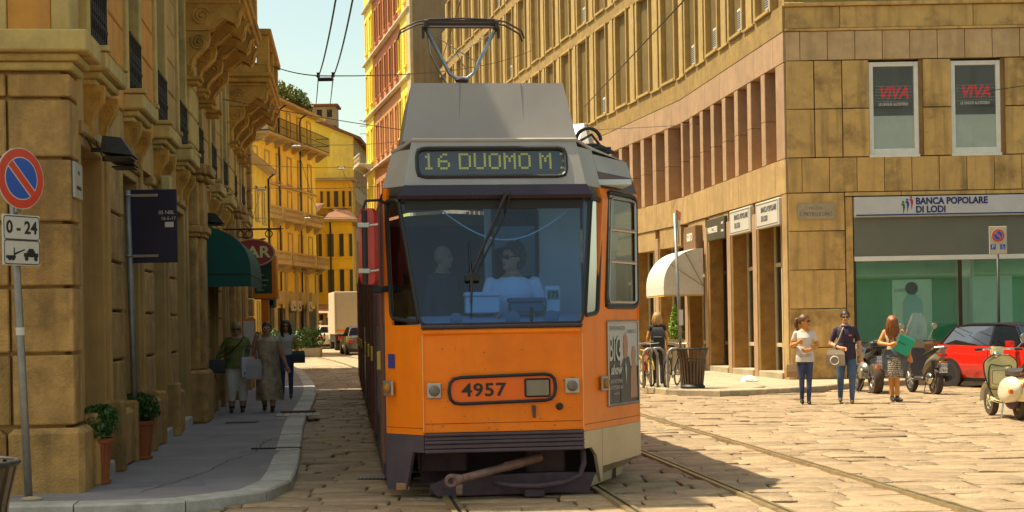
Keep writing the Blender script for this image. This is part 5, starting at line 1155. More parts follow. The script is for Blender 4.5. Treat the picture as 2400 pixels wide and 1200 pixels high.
# litter bins
def bin_(X, Y, z, lab):
    t = thing('litter_bin', lab, 'bin', (X, Y, z), .3, 'slatted litter bins')
    b = MB(); b.lathe([(.22, 0), (.27, .01), (.27, .05), (.235, .09), (.235, .11)], n=24); b.build('base', m_iron, t, smooth=40)
    sl = MB(); sl.loft([[(-.02, -.012, 0), (.02, -.012, 0), (.02, .012, 0), (-.02, .012, 0)], [(-.024, .045, .55), (.024, .045, .55), (.024, .069, .55), (-.024, .069, .55)], [(-.026, .10, .78), (.026, .10, .78), (.026, .124, .78), (-.026, .124, .78)]]); me = sl.mesh('slat', mat('bin_brown', (.10, .065, .04), .45, .4, var=.2))
    for k in range(22): a = 2 * PI * k / 22; link('slat', me, t, (.225 * math.sin(-a) , .225 * math.cos(a), .10), (0, 0, a))
    b = MB(); b.torus((0, 0, .88), .345, .018, 'z', 28, 6, sq=1.); b.build('rim', m_iron, t, smooth=True); b = MB(); b.torus((0, 0, .66), .285, .014, 'z', 28, 6); b.build('hoop', m_iron, t); b = MB(); b.lathe([(.18, .05), (.20, .08), (.215, .60), (.205, .60), (.19, .1)], n=20); b.build('liner', mat('bin_liner', (.05, .04, .035), .6, var=.2), t, smooth=40)
bin_(3.98, 34.0, .12, 'brown slatted litter bin on the corner of the right pavement'); bin_(-3.06, 8.35, 0, 'dark slatted litter bin cut off at the lower left edge')
# small white bag on the pavement
b = MB(); random.seed(3); b.grid(lambda u, v: ((u - .5) * .42 + random.uniform(-.02, .02), (v - .5) * .3 + random.uniform(-.02, .02), .14 * math.sin(PI * u) ** .7 * math.sin(PI * v) ** .7 + random.uniform(-.012, .02)), 9, 7); tag(b.build('plastic_bag', mat('bag_white', (.62, .6, .55), .5, var=.05), None, (5.75, 37.4, .125), smooth=True), 'crumpled white plastic bag lying on the right pavement', 'bag')
# bicycle hoops and edge-on sign post
for i, (X, Y) in enumerate(((3.32, 35.2), (3.62, 34.3), (3.10, 34.6))):
    b = MB(); w = .16; b.tube([(-w, 0, 0), (-w, 0, .72), (-w * .8, 0, .83), (-w * .4, 0, .88), (w * .4, 0, .88), (w * .8, 0, .83), (w, 0, .72), (w, 0, 0)], .03, 8)
    tag(b.build('bike_stand', m_galv, None, (X, Y, .12), (0, 0, 0), smooth=True), 'rusty hoop shaped bicycle stand ' + ('furthest back among the bicycles', 'closest to the litter bin', 'half behind the tram edge')[i], 'bike stand', 'bicycle stands')
ep = thing('sign_post', 'street sign post seen nearly edge-on beside the bicycles', 'sign', (3.78, 34.35, .12))
b = MB(); b.tube([(0, 0, 0), (-.10, 0, 3.9)], .035, 10); b.build('pole', m_galv, ep, smooth=True); tr = MB(); tr.prism([(-.42, 0), (.42, 0), (0, -.75)], 'x', -.01, .01); to = tr.build('sign_face', m_galv, ep, (-.02, -.02, 3.95), (0, 0, math.radians(12))); to.rotation_euler = (0, 0, math.radians(78 - 90)); b = MB(); b.prism([(-.37, -.02), (.37, -.02), (0, -.68)], 'x', .011, .014); b.build('sign_print', m_swhite, to); b = MB(); b.prism([(-.42, 0), (.42, 0), (.3, -.2), (-.3, -.2)], 'x', .0145, .016); b.build('sign_print', m_sred, to)
b = MB(); b.box(-.045, .045, -.045, -.03, 1.4, 1.75); b.build('sticker', m_swhite, ep)
# parking sign by the bank
ps = thing('sign_post', 'disabled parking sign on slim pole in front of the bank window', 'sign', (11.72, 36.98, .12)); b = MB(); b.tube([(0, 0, 0), (0, 0, 3.2)], .032, 10); b.build('pole', mat('pole_green', (.05, .055, .04), .5, .3, var=.1), ps, smooth=True)
b = MB(); b.box(-.215, .215, -.05, -.035, 2.98, 3.64, .01); pb_ = b.build('sign_plate', mat('plate_cream', (.62, .52, .34), .45, var=.05), ps); no_parking(pb_, .155, 3.42, -.064)
for x, t_ in ((-.12, 'P'), (.11, 'i')):
    b = MB(); b.box(x - .06, x + .06, -.058, -.05, 3.09, 3.21); q_ = b.build('symbol_panel', m_sblue, pb_)
    if t_ == 'P': lettering('P', .12, m_swhite, q_, (x, -.06, 3.15), ext=.001, bold=.003)
    else: b = MB(); b.torus((x, -.061, 3.13), .025, .006, 'y', 12, 4, PI * .6, PI * 2.1); b.tube([(x - .008, -.061, 3.185), (x - .005, -.061, 3.15), (x + .02, -.061, 3.148), (x + .03, -.061, 3.12)], .006, 5); b.ball((x - .009, -.061, 3.195), .01); b.build('wheelchair_symbol', m_swhite, q_)
# floodlights on the palazzo wall
def flood(loc, rz, s, lab):
    t = thing('floodlight', lab, 'lamp', loc, rz); b = MB(); b.box(-.02, .30 * s, -.03, .03, -.02, .02); b.build('arm', m_iron, t)
    b = MB(); b.loft([[(.10 * s, -.22 * s, -.04), (.42 * s, -.22 * s, -.08), (.42 * s, .22 * s, -.08), (.10 * s, .22 * s, -.04)], [(.12 * s, -.20 * s, .12), (.30 * s, -.20 * s, .10), (.30 * s, .20 * s, .10), (.12 * s, .20 * s, .12)]]); b.build('housing', m_iron, t); b = MB(); b.box(.12 * s, .40 * s, -.20 * s, .20 * s, -.10, -.085); b.build('lens', m_pane, t)
    b = MB(); b.tube([(0, 0, .0), (-.02, -.25, .08), (-.05, -.35, .22)], .008, 5); b.build('cable', m_iron, t)
flood((-4.18, 15.45, 3.42), LA, 1., 'black floodlight on bracket over the first palazzo door'); flood((-4.2, 15.95, 3.38), LA, .8, 'smaller black floodlight behind the first one over the palazzo door'); flood((-5.75, 28.2, 3.62), LA, 1.2, 'black floodlight above the green awning')
wl_ = thing('wall_lamp', 'small yellowish box lamp on the palazzo above the signboard', 'lamp', (-4.70, 20.6, 3.35), LA); MB().box(.02, .16, -.06, .06, 0, .32, .02).build('housing', mat('lamp_yellow', (.48, .38, .14), .5, var=.05), wl_); b = MB(); b.tube([(0, 0, .0), (.1, -.1, -.03), (.1, -.22, -.02)], .02, 6); b.build('bracket', m_iron, wl_)
# awnings
ga = thing('green_awning', 'dark green dome awning over a palazzo doorway', 'awning', (-5.52, 26.9, 2.35), LA); m_aw = mat('awning_green', (.008, .085, .062), .8, var=.15, scale=3)
def dome(u, v, L, d, h, front=.22):
    # u along the wall, v from wall top over to the front edge
    a = v * PI / 2; e = 1 - abs(2 * u - 1) ** 5 * .0
    return (d * math.sin(a), u * L, front + h * math.cos(a) ** .8)
b = MB(); b.grid(lambda u, v: dome(u, v, 3.4, .95, .85), 12, 10); b.add([dome(0, i / 10, 3.4, .95, .85) for i in range(11)] + [(0, 0, .22)], [(i, i + 1, 11) for i in range(10)]); b.add([dome(1, i / 10, 3.4, .95, .85) for i in range(11)] + [(0, 3.4, .22)], [(i, i + 1, 11) for i in range(10)]); b.build('canopy', m_aw, ga, smooth=40)
b = MB(); b.grid(lambda u, v: (.95, u * 3.4, .22 - v * .22), 12, 1); b.grid(lambda u, v: (u * .95, 0, .22 - v * .22), 3, 1); b.build('valance', m_aw, ga); b = MB(); b.tube([(0, 0, .22), (.95, 0, .22), (.95, 3.4, .22), (0, 3.4, .22)], .012, 5); b.build('frame', m_iron, ga)
wa = thing('white_awning', 'white fan shaped awning with yellow lining over the shop door', 'awning', (5.78, 46.2, 2.38), math.atan(.115)); m_waw = mat('awning_white', (.62, .57, .48), .8, var=.08, scale=4, bump=.3, bscale=9)
def fan(u, v): a = v * PI * .5; return (-1.22 * math.sin(a), u * 2.6, .28 + 1.15 * math.cos(a) ** .9 - .03 * math.sin(u * 12 * PI) * math.sin(a * 2))
b = MB(); b.grid(fan, 24, 14); b.add([fan(0, i / 14) for i in range(15)] + [(0, 0, .28)], [(i, i + 1, 15) for i in range(14)]); b.add([fan(1, i / 14) for i in range(15)] + [(0, 2.6, .28)], [(i, i + 1, 15) for i in range(14)]); b.build('canopy', m_waw, wa, smooth=50)
b = MB(); b.grid(lambda u, v: (-1.22, u * 2.6, .28 - v * .24), 10, 1); b.grid(lambda u, v: (-u * 1.22, 0, .28 - v * .24), 6, 1); b.build('valance', m_waw, wa); b = MB(); b.grid(lambda u, v: (-1.21, u * 2.6, .04 - v * .05), 10, 1); b.grid(lambda u, v: (-u * 1.21, .01, .04 - v * .05), 6, 1); b.build('lining', mat('lining_yellow', (.62, .36, .03), .7, var=.05), wa)
b = MB()
for v in (.3, .62): b.tube([Vector(fan(0, 0)) * 0 + Vector((0, -.01, .28)), Vector(fan(0, v)) + Vector((0, -.012, 0))], .012, 5)
b.build('rib', mat('awning_seam', (.35, .28, .16), .8, var=0), wa)
# BAR sign on a scrolled bracket
bs = thing('bar_sign', 'oval red bar sign hanging from wrought iron bracket past the green awning', 'sign', (-5.75, 31.3, 2.98), LA)
b = MB(); b.tube([(-.1, 0, .66), (1.05, 0, .66), (1.12, 0, .66)], [.02, .02, .004], 6); [b.torus((x, 0, .56), .07, .012, 'y', 14, 5) for x in (.25, .42, .82)]; b.tube([(.3, 0, .5), (.5, 0, .42), (.75, 0, .46)], .02, 5); b.build('bracket', m_iron, bs)
b = MB(); b.lathe([(.001, -.03), (.46, -.03), (.46, .03), (.001, .03)], (.48, 0, .18), 36, 'y', 1, .62); bo_ = b.build('panel', mat('bar_gold', (.45, .36, .12), .5, var=.05), bs); b = MB(); b.lathe([(.001, -.036), (.43, -.036), (.43, -.03), (.001, -.03)], (.48, 0, .18), 36, 'y', 1, .61); b.build('field', mat('bar_red', (.30, .01, .012), .4, var=.05), bo_); lettering('BAR', .32, mat('bar_letters', (.66, .62, .25), .5, var=0), bo_, (.50, -.04, .18), ext=.003, bold=.008, sx=1.15)
# stop display and pole
sd = thing('stop_display', 'orange framed tram stop panel on orange post by the kerb', 'sign', (-5.95, 36.4, .10), 0); m_so = mat('stop_orange', (.75, .20, .01), .4, var=.04)
b = MB(); b.box(.02, .20, -.06, .06, 0, 2.3, .01); b.build('post', m_so, sd); b = MB(); b.box(-.15, .42, -.12, .12, 2.2, 3.25, .03); bo = b.build('case', m_so, sd); b = MB(); b.box(-.11, .30, -.125, -.12, 2.34, 3.12); b.build('display', mat('display_green', (.012, .06, .04), .3, var=.2), bo); b = MB(); b.box(-.11, .30, -.128, -.125, 2.93, 3.12); b.build('header', m_sblack, bo); b = MB(); [b.box(-.06, .12 + .05 * (k % 3), -.129, -.1255, 2.4 + .12 * k, 2.43 + .12 * k) for k in range(4)]; b.build('print', mat('dim_print', (.2, .25, .1), .5, var=0), bo)
b = MB(); b.box(-.42, -.12, -.08, .0, .55, 1.75, .01); tb = b.build('timetable_case', m_so, sd); MB().box(-.40, -.14, -.09, -.082, .95, 1.7).build('timetable', m_swhite, tb)
tl_ = thing('traffic_light', 'dark green traffic light on post past the stop panel', 'traffic light', (-6.9, 43.5, .10)); b = MB(); b.tube([(0, 0, 0), (0, 0, 2.9)], .05, 8); b.build('pole', m_iron, tl_); m_tlg = mat('light_green', (.03, .07, .045), .5, var=.1); b = MB(); b.box(-.02, .24, -.1, .1, 2.1, 2.85, .03); hb = b.build('head', m_tlg, tl_)
for k in range(3): b = MB(); b.lathe([(.09, -.1), (.1, -.22), (.085, -.22), (.08, -.1)], (.11, 0, 2.24 + k * .23), 12, 'y'); b.build('hood', m_tlg, hb)
# conifer in a tapered pot
cp = thing('potted_conifer', 'bright green cone shaped conifer in tapered pot beside the shops', 'plant', (4.55, 43.0, .12)); b = MB(); b.loft([[(-s, -s, z), (s, -s, z), (s, s, z), (-s, s, z)] for s, z in ((.17, 0), (.25, .95), (.25, 1.0), (.22, 1.0), (.2, .9))]); b.build('pot', mat('pot_tan', (.32, .24, .12), .7, var=.1), cp)
leaf_cloud('foliage', mat('leaf_bright', (.14, .26, .02), .6, var=.4, scale=10, col2=(.28, .42, .03)), cp, [((0, 0, 1.2), (.24, .24, .25)), ((0, 0, 1.4), (.17, .17, .25)), ((0, 0, 1.62), (.10, .10, .22)), ((0, 0, 1.8), (.05, .05, .15))], 1500, .07, 50); b = MB(); b.tube([(0, 0, .9), (0, 0, 1.75)], [.03, .01], 6); b.build('trunk', m_bark, cp)
# drains and ramp on the left pavement and road
for i, (x, y, w, z) in enumerate(((-2.95, 19.1, .62, .105), (-1.38, 16.0, .5, .006))):
    t = MB().box(-w / 2, w / 2, -.07, .07, 0, .012).build('drain_grate', m_iron, None, (x, y, z)); tag(t, ('narrow drain grate across the left pavement', 'drain grate in the road beside the tram')[i], 'drain')
    for k in range(12): MB().box(lerp(-w / 2 + .03, w / 2 - .03, k / 11) - .012, lerp(-w / 2 + .03, w / 2 - .03, k / 11) + .012, -.055, .055, .0125, .02).build('bar', m_galv, t)
t = thing('kerb_ramp', 'ribbed pale ramp stones set in the left kerb near the women', 'ramp', (-3.75, 26.6, .102), LA)
for k in range(6): MB().box(-.35 + k * .125, -.24 + k * .125, -.45, .35, 0, .012, .004).build('rib', m_kerb, t)
MB().box(-.30, .32, .36, .42, 0, .05, .01).build('edge', mat('ramp_rust', (.2, .08, .04), .8, var=.2), t)
for (x, y, w, l) in ((-4.35, 24.6, .5, .25),):
    tag(MB().box(-w / 2, w / 2, -l / 2, l / 2, 0, .01, .003).build('manhole_cover', m_iron, None, (x, y, .101)), 'flat dark access cover in the left pavement', 'cover')
# overhead wires
m_wire = mat('wire', (.03, .028, .026), .5, .4, var=0)
def wire(name, lab, a, b_, sag=.15, r=.011, n=16):
    a, b_ = Vector(a), Vector(b_); m = MB(); m.tube([a.lerp(b_, i / n) - Vector((0, 0, sag * 4 * (i / n) * (1 - i / n))) for i in range(n + 1)], r, 5); return tag(m.build(name, m_wire), lab, 'wire', 'overhead wires')
H1 = PIX(763, 178, 27.0)
def hanger(p, lab, s=1., light=False):
    t = thing('wire_hanger', lab, 'wire hanger', p); b = MB(); b.box(-.14 * s, .14 * s, -.05, .05, -.09 * s, -.03 * s, .02); b.build('plate', m_iron if not light else m_alu, t)
    for sg in (-1, 1): b = MB(); b.lathe([(.02, -.03), (.04, 0), (.02, .03), (.03, .06)], (sg * .13 * s, 0, 0), 8); b.build('insulator', m_iron, t)
hanger(H1, 'dark wire hanger high above the street against the sky')
wire('span_wire', 'span wire from the palazzo balcony to the high hanger', PIX(640, 155, 34), H1, .05); wire('span_wire', 'span wire from the high hanger across to the bank building', H1, PIX(1246, 118, 69), .3)
for dx, xx in ((-.13, 797), (.13, 838)):
    wire('contact_wire', 'contact wire rising from the high hanger towards the viewer, ' + ('left one' if dx < 0 else 'right one'), H1 + Vector((dx, 0, -.02)), PIX(xx, -60, 15), .12); wire('contact_wire', 'contact wire running on beyond the high hanger, ' + ('left one' if dx < 0 else 'right one'), H1 + Vector((dx, 0, -.05)), PIX(738 if dx < 0 else 770, 262, 60), .1)
wire('span_wire', 'low wire from palazzo wall crossing to the bank building', PIX(497, 228, 31), PIX(1290, 330, 66), .25); wire('span_wire', 'thin wire crossing low in front of the bank windows', PIX(1010, 300, 62), PIX(2460, 192, 36.5), .5, .009)
wire('feeder_wire', 'thick feeder wire slanting over the bank facade', PIX(1370, 250, 45), PIX(1660, -60, 20), .0, .012); wire('feeder_wire', 'feeder wire passing over the tram roof', PIX(1000, 250, 70), PIX(1100, -60, 22), .0, .010)
for i, (px_, py_, Y_, ) in enumerate(((695, 338, 62), (612, 440, 58), (800, 392, 80), (720, 508, 85))):
    p = PIX(px_, py_, Y_); hanger(p, 'small pale wire hanger over the far street, ' + ('above the iron balcony', 'leftmost by the low yellow house', 'before the bare gable', 'lowest by the amber house')[i], 1.3, True); wire('span_wire', 'span wire carrying a far hanger, ' + ('the highest', 'the leftmost', 'the rightmost', 'the lowest')[i], PIX(500, py_ - 40 + i * 12, Y_ * .62) if i != 1 else PIX(500, py_ - 20, 38), p, .1, .012); wire('span_wire', 'span wire from a far hanger to the right, ' + ('the highest', 'the leftmost', 'the rightmost', 'the lowest')[i], p, PIX(1060, py_ - 30, 92), .3, .012)
for i, (a_, b_) in enumerate((((612, 440, 58), (560, 600, 130)), ((695, 338, 62), (770, 560, 120)), ((800, 392, 80), (850, 470, 110)))): wire('contact_wire', 'far contact wire curving with the street, ' + ('left', 'middle', 'right')[i], PIX(*a_), PIX(*b_), .4, .012)
an = thing('antenna', 'thin roof antenna against the sky beside the red house', 'antenna', PIX(862, 345, 140)); b = MB(); b.tube([(0, 0, -1), (0, 0, 2.6)], .04, 5); [b.box(-.7, .7, -.02, .02, z, z + .05) for z in (2.4, 1.9, 1.2)]; b.box(.3, .36, -.02, .02, 0, 2.5); b.build('mast', m_galv, an)

# cracks and repair patches in the left pavement
m_crack = mat('crack', (.03, .026, .026), .95, var=0)
for pts in ([(-3.45, 14.2), (-3.3, 15.3), (-3.22, 16.1), (-3.25, 17.4), (-3.12, 18.6), (-3.3, 20.2), (-3.22, 21.3)], [(-5.4, 14.05), (-4.4, 13.95), (-3.6, 14.1), (-3.0, 14.0)], [(-4.3, 22.6), (-3.9, 22.9), (-3.55, 22.8)]):
    random.seed(len(pts)); b = MB(); P_ = []
    for a, c_ in zip(pts, pts[1:]):
        for k in range(6): P_.append((lerp(a[0], c_[0], k / 6) + random.uniform(-.018, .018), lerp(a[1], c_[1], k / 6)))
    b.add([(x - .006, y, .1035) for x, y in P_] + [(x + .006, y + .004, .1035) for x, y in P_], [(i, i + 1, len(P_) + i + 1, len(P_) + i) for i in range(len(P_) - 1)]); b.build('crack', m_crack, pave_l)
m_patch = mat('asphalt_patch', (.255, .225, .23), .9, var=.18, scale=2, bump=.35, bscale=150)
for (x0, x1, y0, y1) in ((-3.25, -2.75, 16.4, 19.0), (-4.2, -3.5, 21.0, 21.9), (-3.9, -2.95, 14.6, 15.2)): MB().add([(x0, y0, .1018), (x1, y0 + .05, .1018), (x1 - .12, y1, .1018), (x0 - .1, y1 - .03, .1018)], [(0, 1, 2, 3)]).build('repair_patch', m_patch, pave_l)
# ================================================================ vehicles (local +y forward)
m_tyre = mat('tyre', (.022, .018, .015), .8, var=.2); m_tyreb = mat('dusty_tyre', (.07, .045, .03), .85, var=.2, bump=.4, bscale=80); m_rim = mat('alloy_rim', (.45, .42, .36), .3, .8, var=.1); m_chr = mat('chrome_part', (.60, .56, .48), .15, .95, var=0)
m_blk = mat('black_plastic', (.02, .018, .018), .5, var=.15); m_plate = mat('plate_white', (.62, .62, .6), .4, var=0); m_pblue = mat('plate_blue', (.03, .12, .5), .4, var=0); m_tail = mat('tail_red', (.5, .02, .01), .2, var=0); m_amb = mat('amber', (.7, .16, .01), .25, var=0); m_lens = mat('clear_lens', (.55, .55, .52), .1, .4, var=.3, scale=20)
m_cgl = glass('car_glass', (.14, .15, .13), .02, fres=.22)
def wheel(par, c, R, w, rimf=.66, tm=None, spokes=5, name='wheel', disc_m=None):
    b = MB(); b.lathe([(R * rimf, -w / 2), (R * .93, -w / 2), (R, -w * .3), (R, w * .3), (R * .93, w / 2), (R * rimf, w / 2)], (0, 0, 0), 26, 'x', caps=False); ty = link(name, b.mesh(name, tm or m_tyre, 40), par, c)
    b = MB(); b.lathe([(R * rimf * 1.0, -w * .42), (R * rimf * .9, -w * .30), (R * rimf * .88, w * .30), (R * rimf, w * .42)], (0, 0, 0), 26, 'x', caps=False); b.tube([(-w * .45, 0, 0), (w * .45, 0, 0)], R * .14, 10)
    for k in range(spokes):
        a = 2 * PI * k / spokes
        for sg in (-1, 1): b.tube([(sg * w * .38, R * .1 * math.cos(a), R * .1 * math.sin(a)), (sg * w * .30, R * rimf * .92 * math.cos(a + .1), R * rimf * .92 * math.sin(a + .1))], R * .06, 5)
    b.build('rim', disc_m or m_rim, ty, smooth=40); return ty
def number_plate(par, loc, rot, w, h, l1, l2, blue=True):
    o = link('number_plate', MB().box(-w / 2, w / 2, -.006, 0, -h / 2, h / 2, .003).mesh('number_plate', m_plate), par, loc, rot)
    if blue: b = MB(); b.box(-w / 2, -w / 2 + w * .14, -.008, -.006, 0.0, h / 2); b.box(w / 2 - w * .14, w / 2, -.008, -.006, 0, h / 2); b.build('plate_band', m_pblue, o)
    if l2: lettering(l1, h * .42, m_sblack, o, (0, -.008, h * .24), ext=.0005, bold=.001, sx=1.0); lettering(l2, h * .44, m_sblack, o, (0, -.008, -h * .23), ext=.0005, bold=.001, sx=.95)
    else: lettering(l1, h * .7, m_sblack, o, (0, -.008, 0), ext=.0005, bold=.001, sx=.9)
    return o
def car(name, label, loc, rz, paint, roofm, L=3.95, W=1.74, Hh=1.46, group=None, van=False):
    t = thing(name, label, 'car', loc, rz, group); h = L / 2; w = W / 2
    def ring(y, zb, zt, ww, crown):
        return [(-ww * .90, y, zb), (-ww * .985, y, zb + .10), (-ww, y, lerp(zb, zt, .45)), (-ww * .985, y, lerp(zb, zt, .78)), (-ww * .93, y, zt), (-ww * .55, y, zt + crown), (ww * .55, y, zt + crown), (ww * .93, y, zt), (ww * .985, y, lerp(zb, zt, .78)), (ww, y, lerp(zb, zt, .45)), (ww * .985, y, zb + .10), (ww * .90, y, zb)]
    b = MB(); st = [(-h, .42, .70, w * .80, .0), (-h + .06, .30, .88, w * .90, .01), (-h + .30, .24, .97, w * .97, .02), (-h + .8, .22, .96, w, .02), (0, .22, .93, w, .02), (h - 1.25, .22, .92, w, .03), (h - .7, .22, .86, w * .985, .06), (h - .30, .24, .74, w * .93, .06), (h - .10, .28, .62, w * .84, .04), (h, .36, .54, w * .70, .02)]
    b.loft([ring(*s_) for s_ in st]); body = b.build('body', paint, t, smooth=35)
    # greenhouse
    def gr(y, z, ww): return [(-ww, y, z), (ww, y, z)]
    A = [(-h + .28, .96, w * .86), (-h + .62, Hh - .10, w * .70), (-h + 1.1, Hh - .005, w * .70), (.15, Hh, w * .71), (.55, Hh - .07, w * .70), (h - 1.10, .945, w * .86)]
    b = MB(); b.loft([[(-A[1][2], A[1][0], A[1][1] - .03), (-A[1][2] * .8, A[1][0], A[1][1] + .02), (A[1][2] * .8, A[1][0], A[1][1] + .02), (A[1][2], A[1][0], A[1][1] - .03)]] + [[(-a[2], a[0], a[1] - .05), (-a[2] * .8, a[0], a[1]), (a[2] * .8, a[0], a[1]), (a[2], a[0], a[1] - .05)] for a in A[2:5]]); b.build('roof', roofm, t, smooth=40)
    g = MB(); a4, a5 = A[4], A[5]; g.add([(-a5[2] * .96, a5[0], a5[1]), (a5[2] * .96, a5[0], a5[1]), (a4[2] * .93, a4[0], a4[1] - .02), (-a4[2] * .93, a4[0], a4[1] - .02)], [(0, 1, 2, 3)]); g.build('windscreen', m_cgl, t)
    g = MB(); g.add([(-A[0][2] * .95, A[0][0], A[0][1]), (A[0][2] * .95, A[0][0], A[0][1]), (A[1][2] * .92, A[1][0], A[1][1]), (-A[1][2] * .92, A[1][0], A[1][1])], [(0, 1, 2, 3)]); g.build('rear_window', m_cgl, t)
    for sg in (-1, 1):
        zt = Hh - .075
        for (y0, y1, y0t, y1t) in ((-h + .40, -.12, -h + .72, -.10), (-.04, h - 1.18, -.04, .50)):
            g = MB(); g.add([(sg * w * .90, y0, .96), (sg * w * .90, y1, .95), (sg * w * .705, y1t, zt), (sg * w * .705, y0t, zt)], [(0, 1, 2, 3)]); g.build('side_window', m_cgl, t)
        b = MB(); b.tube([(sg * w * .88, h - 1.12, .95), (sg * w * .70, .53, Hh - .07)], .028, 6); b.tube([(sg * w * .89, -.08, .95), (sg * w * .705, -.07, zt)], .032, 5); b.tube([(sg * w * .86, -h + .30, .96), (sg * w * .70, -h + .64, Hh - .10), (sg * w * .71, -h + 1.1, Hh - .045), (sg * w * .715, .15, Hh - .045), (sg * w * .70, .55, Hh - .09)], .026, 6); b.build('pillar', roofm, t)
        b = MB(); b.loft([[(sg * (w + .02), h - 1.30, .93), (sg * (w + .20), h - 1.33, .95), (sg * (w + .20), h - 1.33, 1.06), (sg * (w + .04), h - 1.30, 1.06)], [(sg * (w + .04), h - 1.20, .96), (sg * (w + .17), h - 1.22, .97), (sg * (w + .17), h - 1.22, 1.04), (sg * (w + .05), h - 1.20, 1.04)]]); b.build('wing_mirror', paint, t, smooth=30)
        b = MB(); [b.tube([(sg * w * 1.002, y, .30), (sg * w * 1.006, y, .6), (sg * w * .975, y + .02, .94)], .006, 4) for y in (-.1, h - 1.22)]; b.tube([(sg * w * 1.0, -.1, .28), (sg * w * 1.0, h - 1.22, .28)], .006, 4); b.build('door_seam', m_blk, t)
        MB().box(min(sg * w * .99, sg * (w + .03)), max(sg * w * .99, sg * (w + .03)), -.02, .18, .77, .80, .008).build('door_handle', paint, t)
        b = MB(); b.loft([[(sg * w * .92, h - .66, .70), (sg * w * .70, h - .30, .66), (sg * w * .70, h - .30, .74), (sg * w * .93, h - .64, .80)], [(sg * w * .965, h - .42, .64), (sg * w * .62, h - .04, .56), (sg * w * .64, h - .05, .645), (sg * w * .955, h - .40, .745)]]); b.build('headlamp', m_lens, t)
        for y in (-h + .72, h - .76):
            b = MB(); b.lathe([(.355, -.03), (.355, .012), (.30, .014)], (sg * (w - .006), y, .31), 24, 'x'); b.build('wheel_arch', m_blk, t); wheel(t, (sg * (w - .09), y, .30), .30, .20)
        MB().box(min(sg * w * .60, sg * w * .92), max(sg * w * .60, sg * w * .92), -h - .01, -h + .10, .62, .80, .02).build('tail_lamp', m_tail, t)
    b = MB(); b.box(-w * .55, w * .55, h - .03, h + .012, .30, .52, .02); b.build('grille', m_blk, t); MB().box(-w * .9, w * .9, -h * .9, h * .9, .14, .30).build('underbody', m_blk, t)
    number_plate(t, (0, h + .02, .40), (0, 0, PI), .44, .10, 'EV 318 KL', None); b = MB(); [b.box(x - .2, x + .2, -.15, -.02, .6, 1.22, .05) for x in (-.35, .35)]; b.box(-.6, .6, h - 1.3, h - 1.05, .8, .96, .04); b.build('seat', m_blk, t)
    return t
car('red_car', 'red hatchback with black roof parked in front of the bank', (11.35, 34.45, 0), math.radians(-152), mat('car_red', (.62, .016, .008), .22, var=.03, coat=.7), mat('roof_black', (.02, .014, .022), .2, var=0, coat=.5))
car('parked_car', 'dark parked car far down the street behind the motorcyclists', (-17.4, 118, gz(118)), math.radians(172), mat('car_dark', (.03, .03, .028), .3, var=0, coat=.5), m_blk)
car('parked_car', 'cream parked car half hidden by the box truck', (-11.6, 97, gz(97)), math.radians(12), mat('car_cream', (.5, .42, .28), .3, var=0, coat=.5), mat('car_cream2', (.45, .38, .26), .3, var=0))
car('parked_car', 'dark green car close behind the tram on the far road', (-7.95, 80, gz(80)), math.radians(12), mat('car_green', (.09, .085, .05), .3, var=0, coat=.5), m_blk)
# box truck
tk = thing('box_truck', 'cream box truck with red tail lamps driving away behind the tram', 'truck', (-9.35, 90, gz(90)), math.radians(11)); m_box = mat('box_cream', (.50, .42, .29), .6, var=.06)
MB().box(-1.05, 1.05, 0, 4.4, .95, 3.45, .03).build('cargo_box', m_box, tk); MB().box(-1.0, 1.0, 4.5, 6.1, .5, 2.4, .15).build('cab', m_box, tk); MB().box(-.95, .95, -.02, .0, 1.08, 3.33).build('rear_door', mat('box_door', (.44, .37, .26), .6, var=.05), tk)
for x in (-.97, .93): b = MB(); b.tube([(x, -.04, 1.05), (x, -.04, 3.35)], .025, 6); b.build('hinge_bar', m_galv, tk)
MB().box(-.92, .92, -.03, -.021, 1.1, 1.22).build('reflector_strip', m_amb, tk); MB().box(-1.0, 1.0, .1, 4.3, .55, .94).build('chassis', m_blk, tk)
for sg in (-1, 1): MB().box(sg * .62 - .22, sg * .62 + .22, -.05, .05, .62, .84, .02).build('tail_lamp', m_tail, tk); wheel(tk, (sg * .82, 1.0, .38), .38, .3); wheel(tk, (sg * .82, 5.1, .38), .38, .25); b = MB(); b.box(sg * 1.12 - .06, sg * 1.12 + .06, 4.9, 5.0, 1.5, 2.0, .02); b.build('wing_mirror', m_blk, tk)
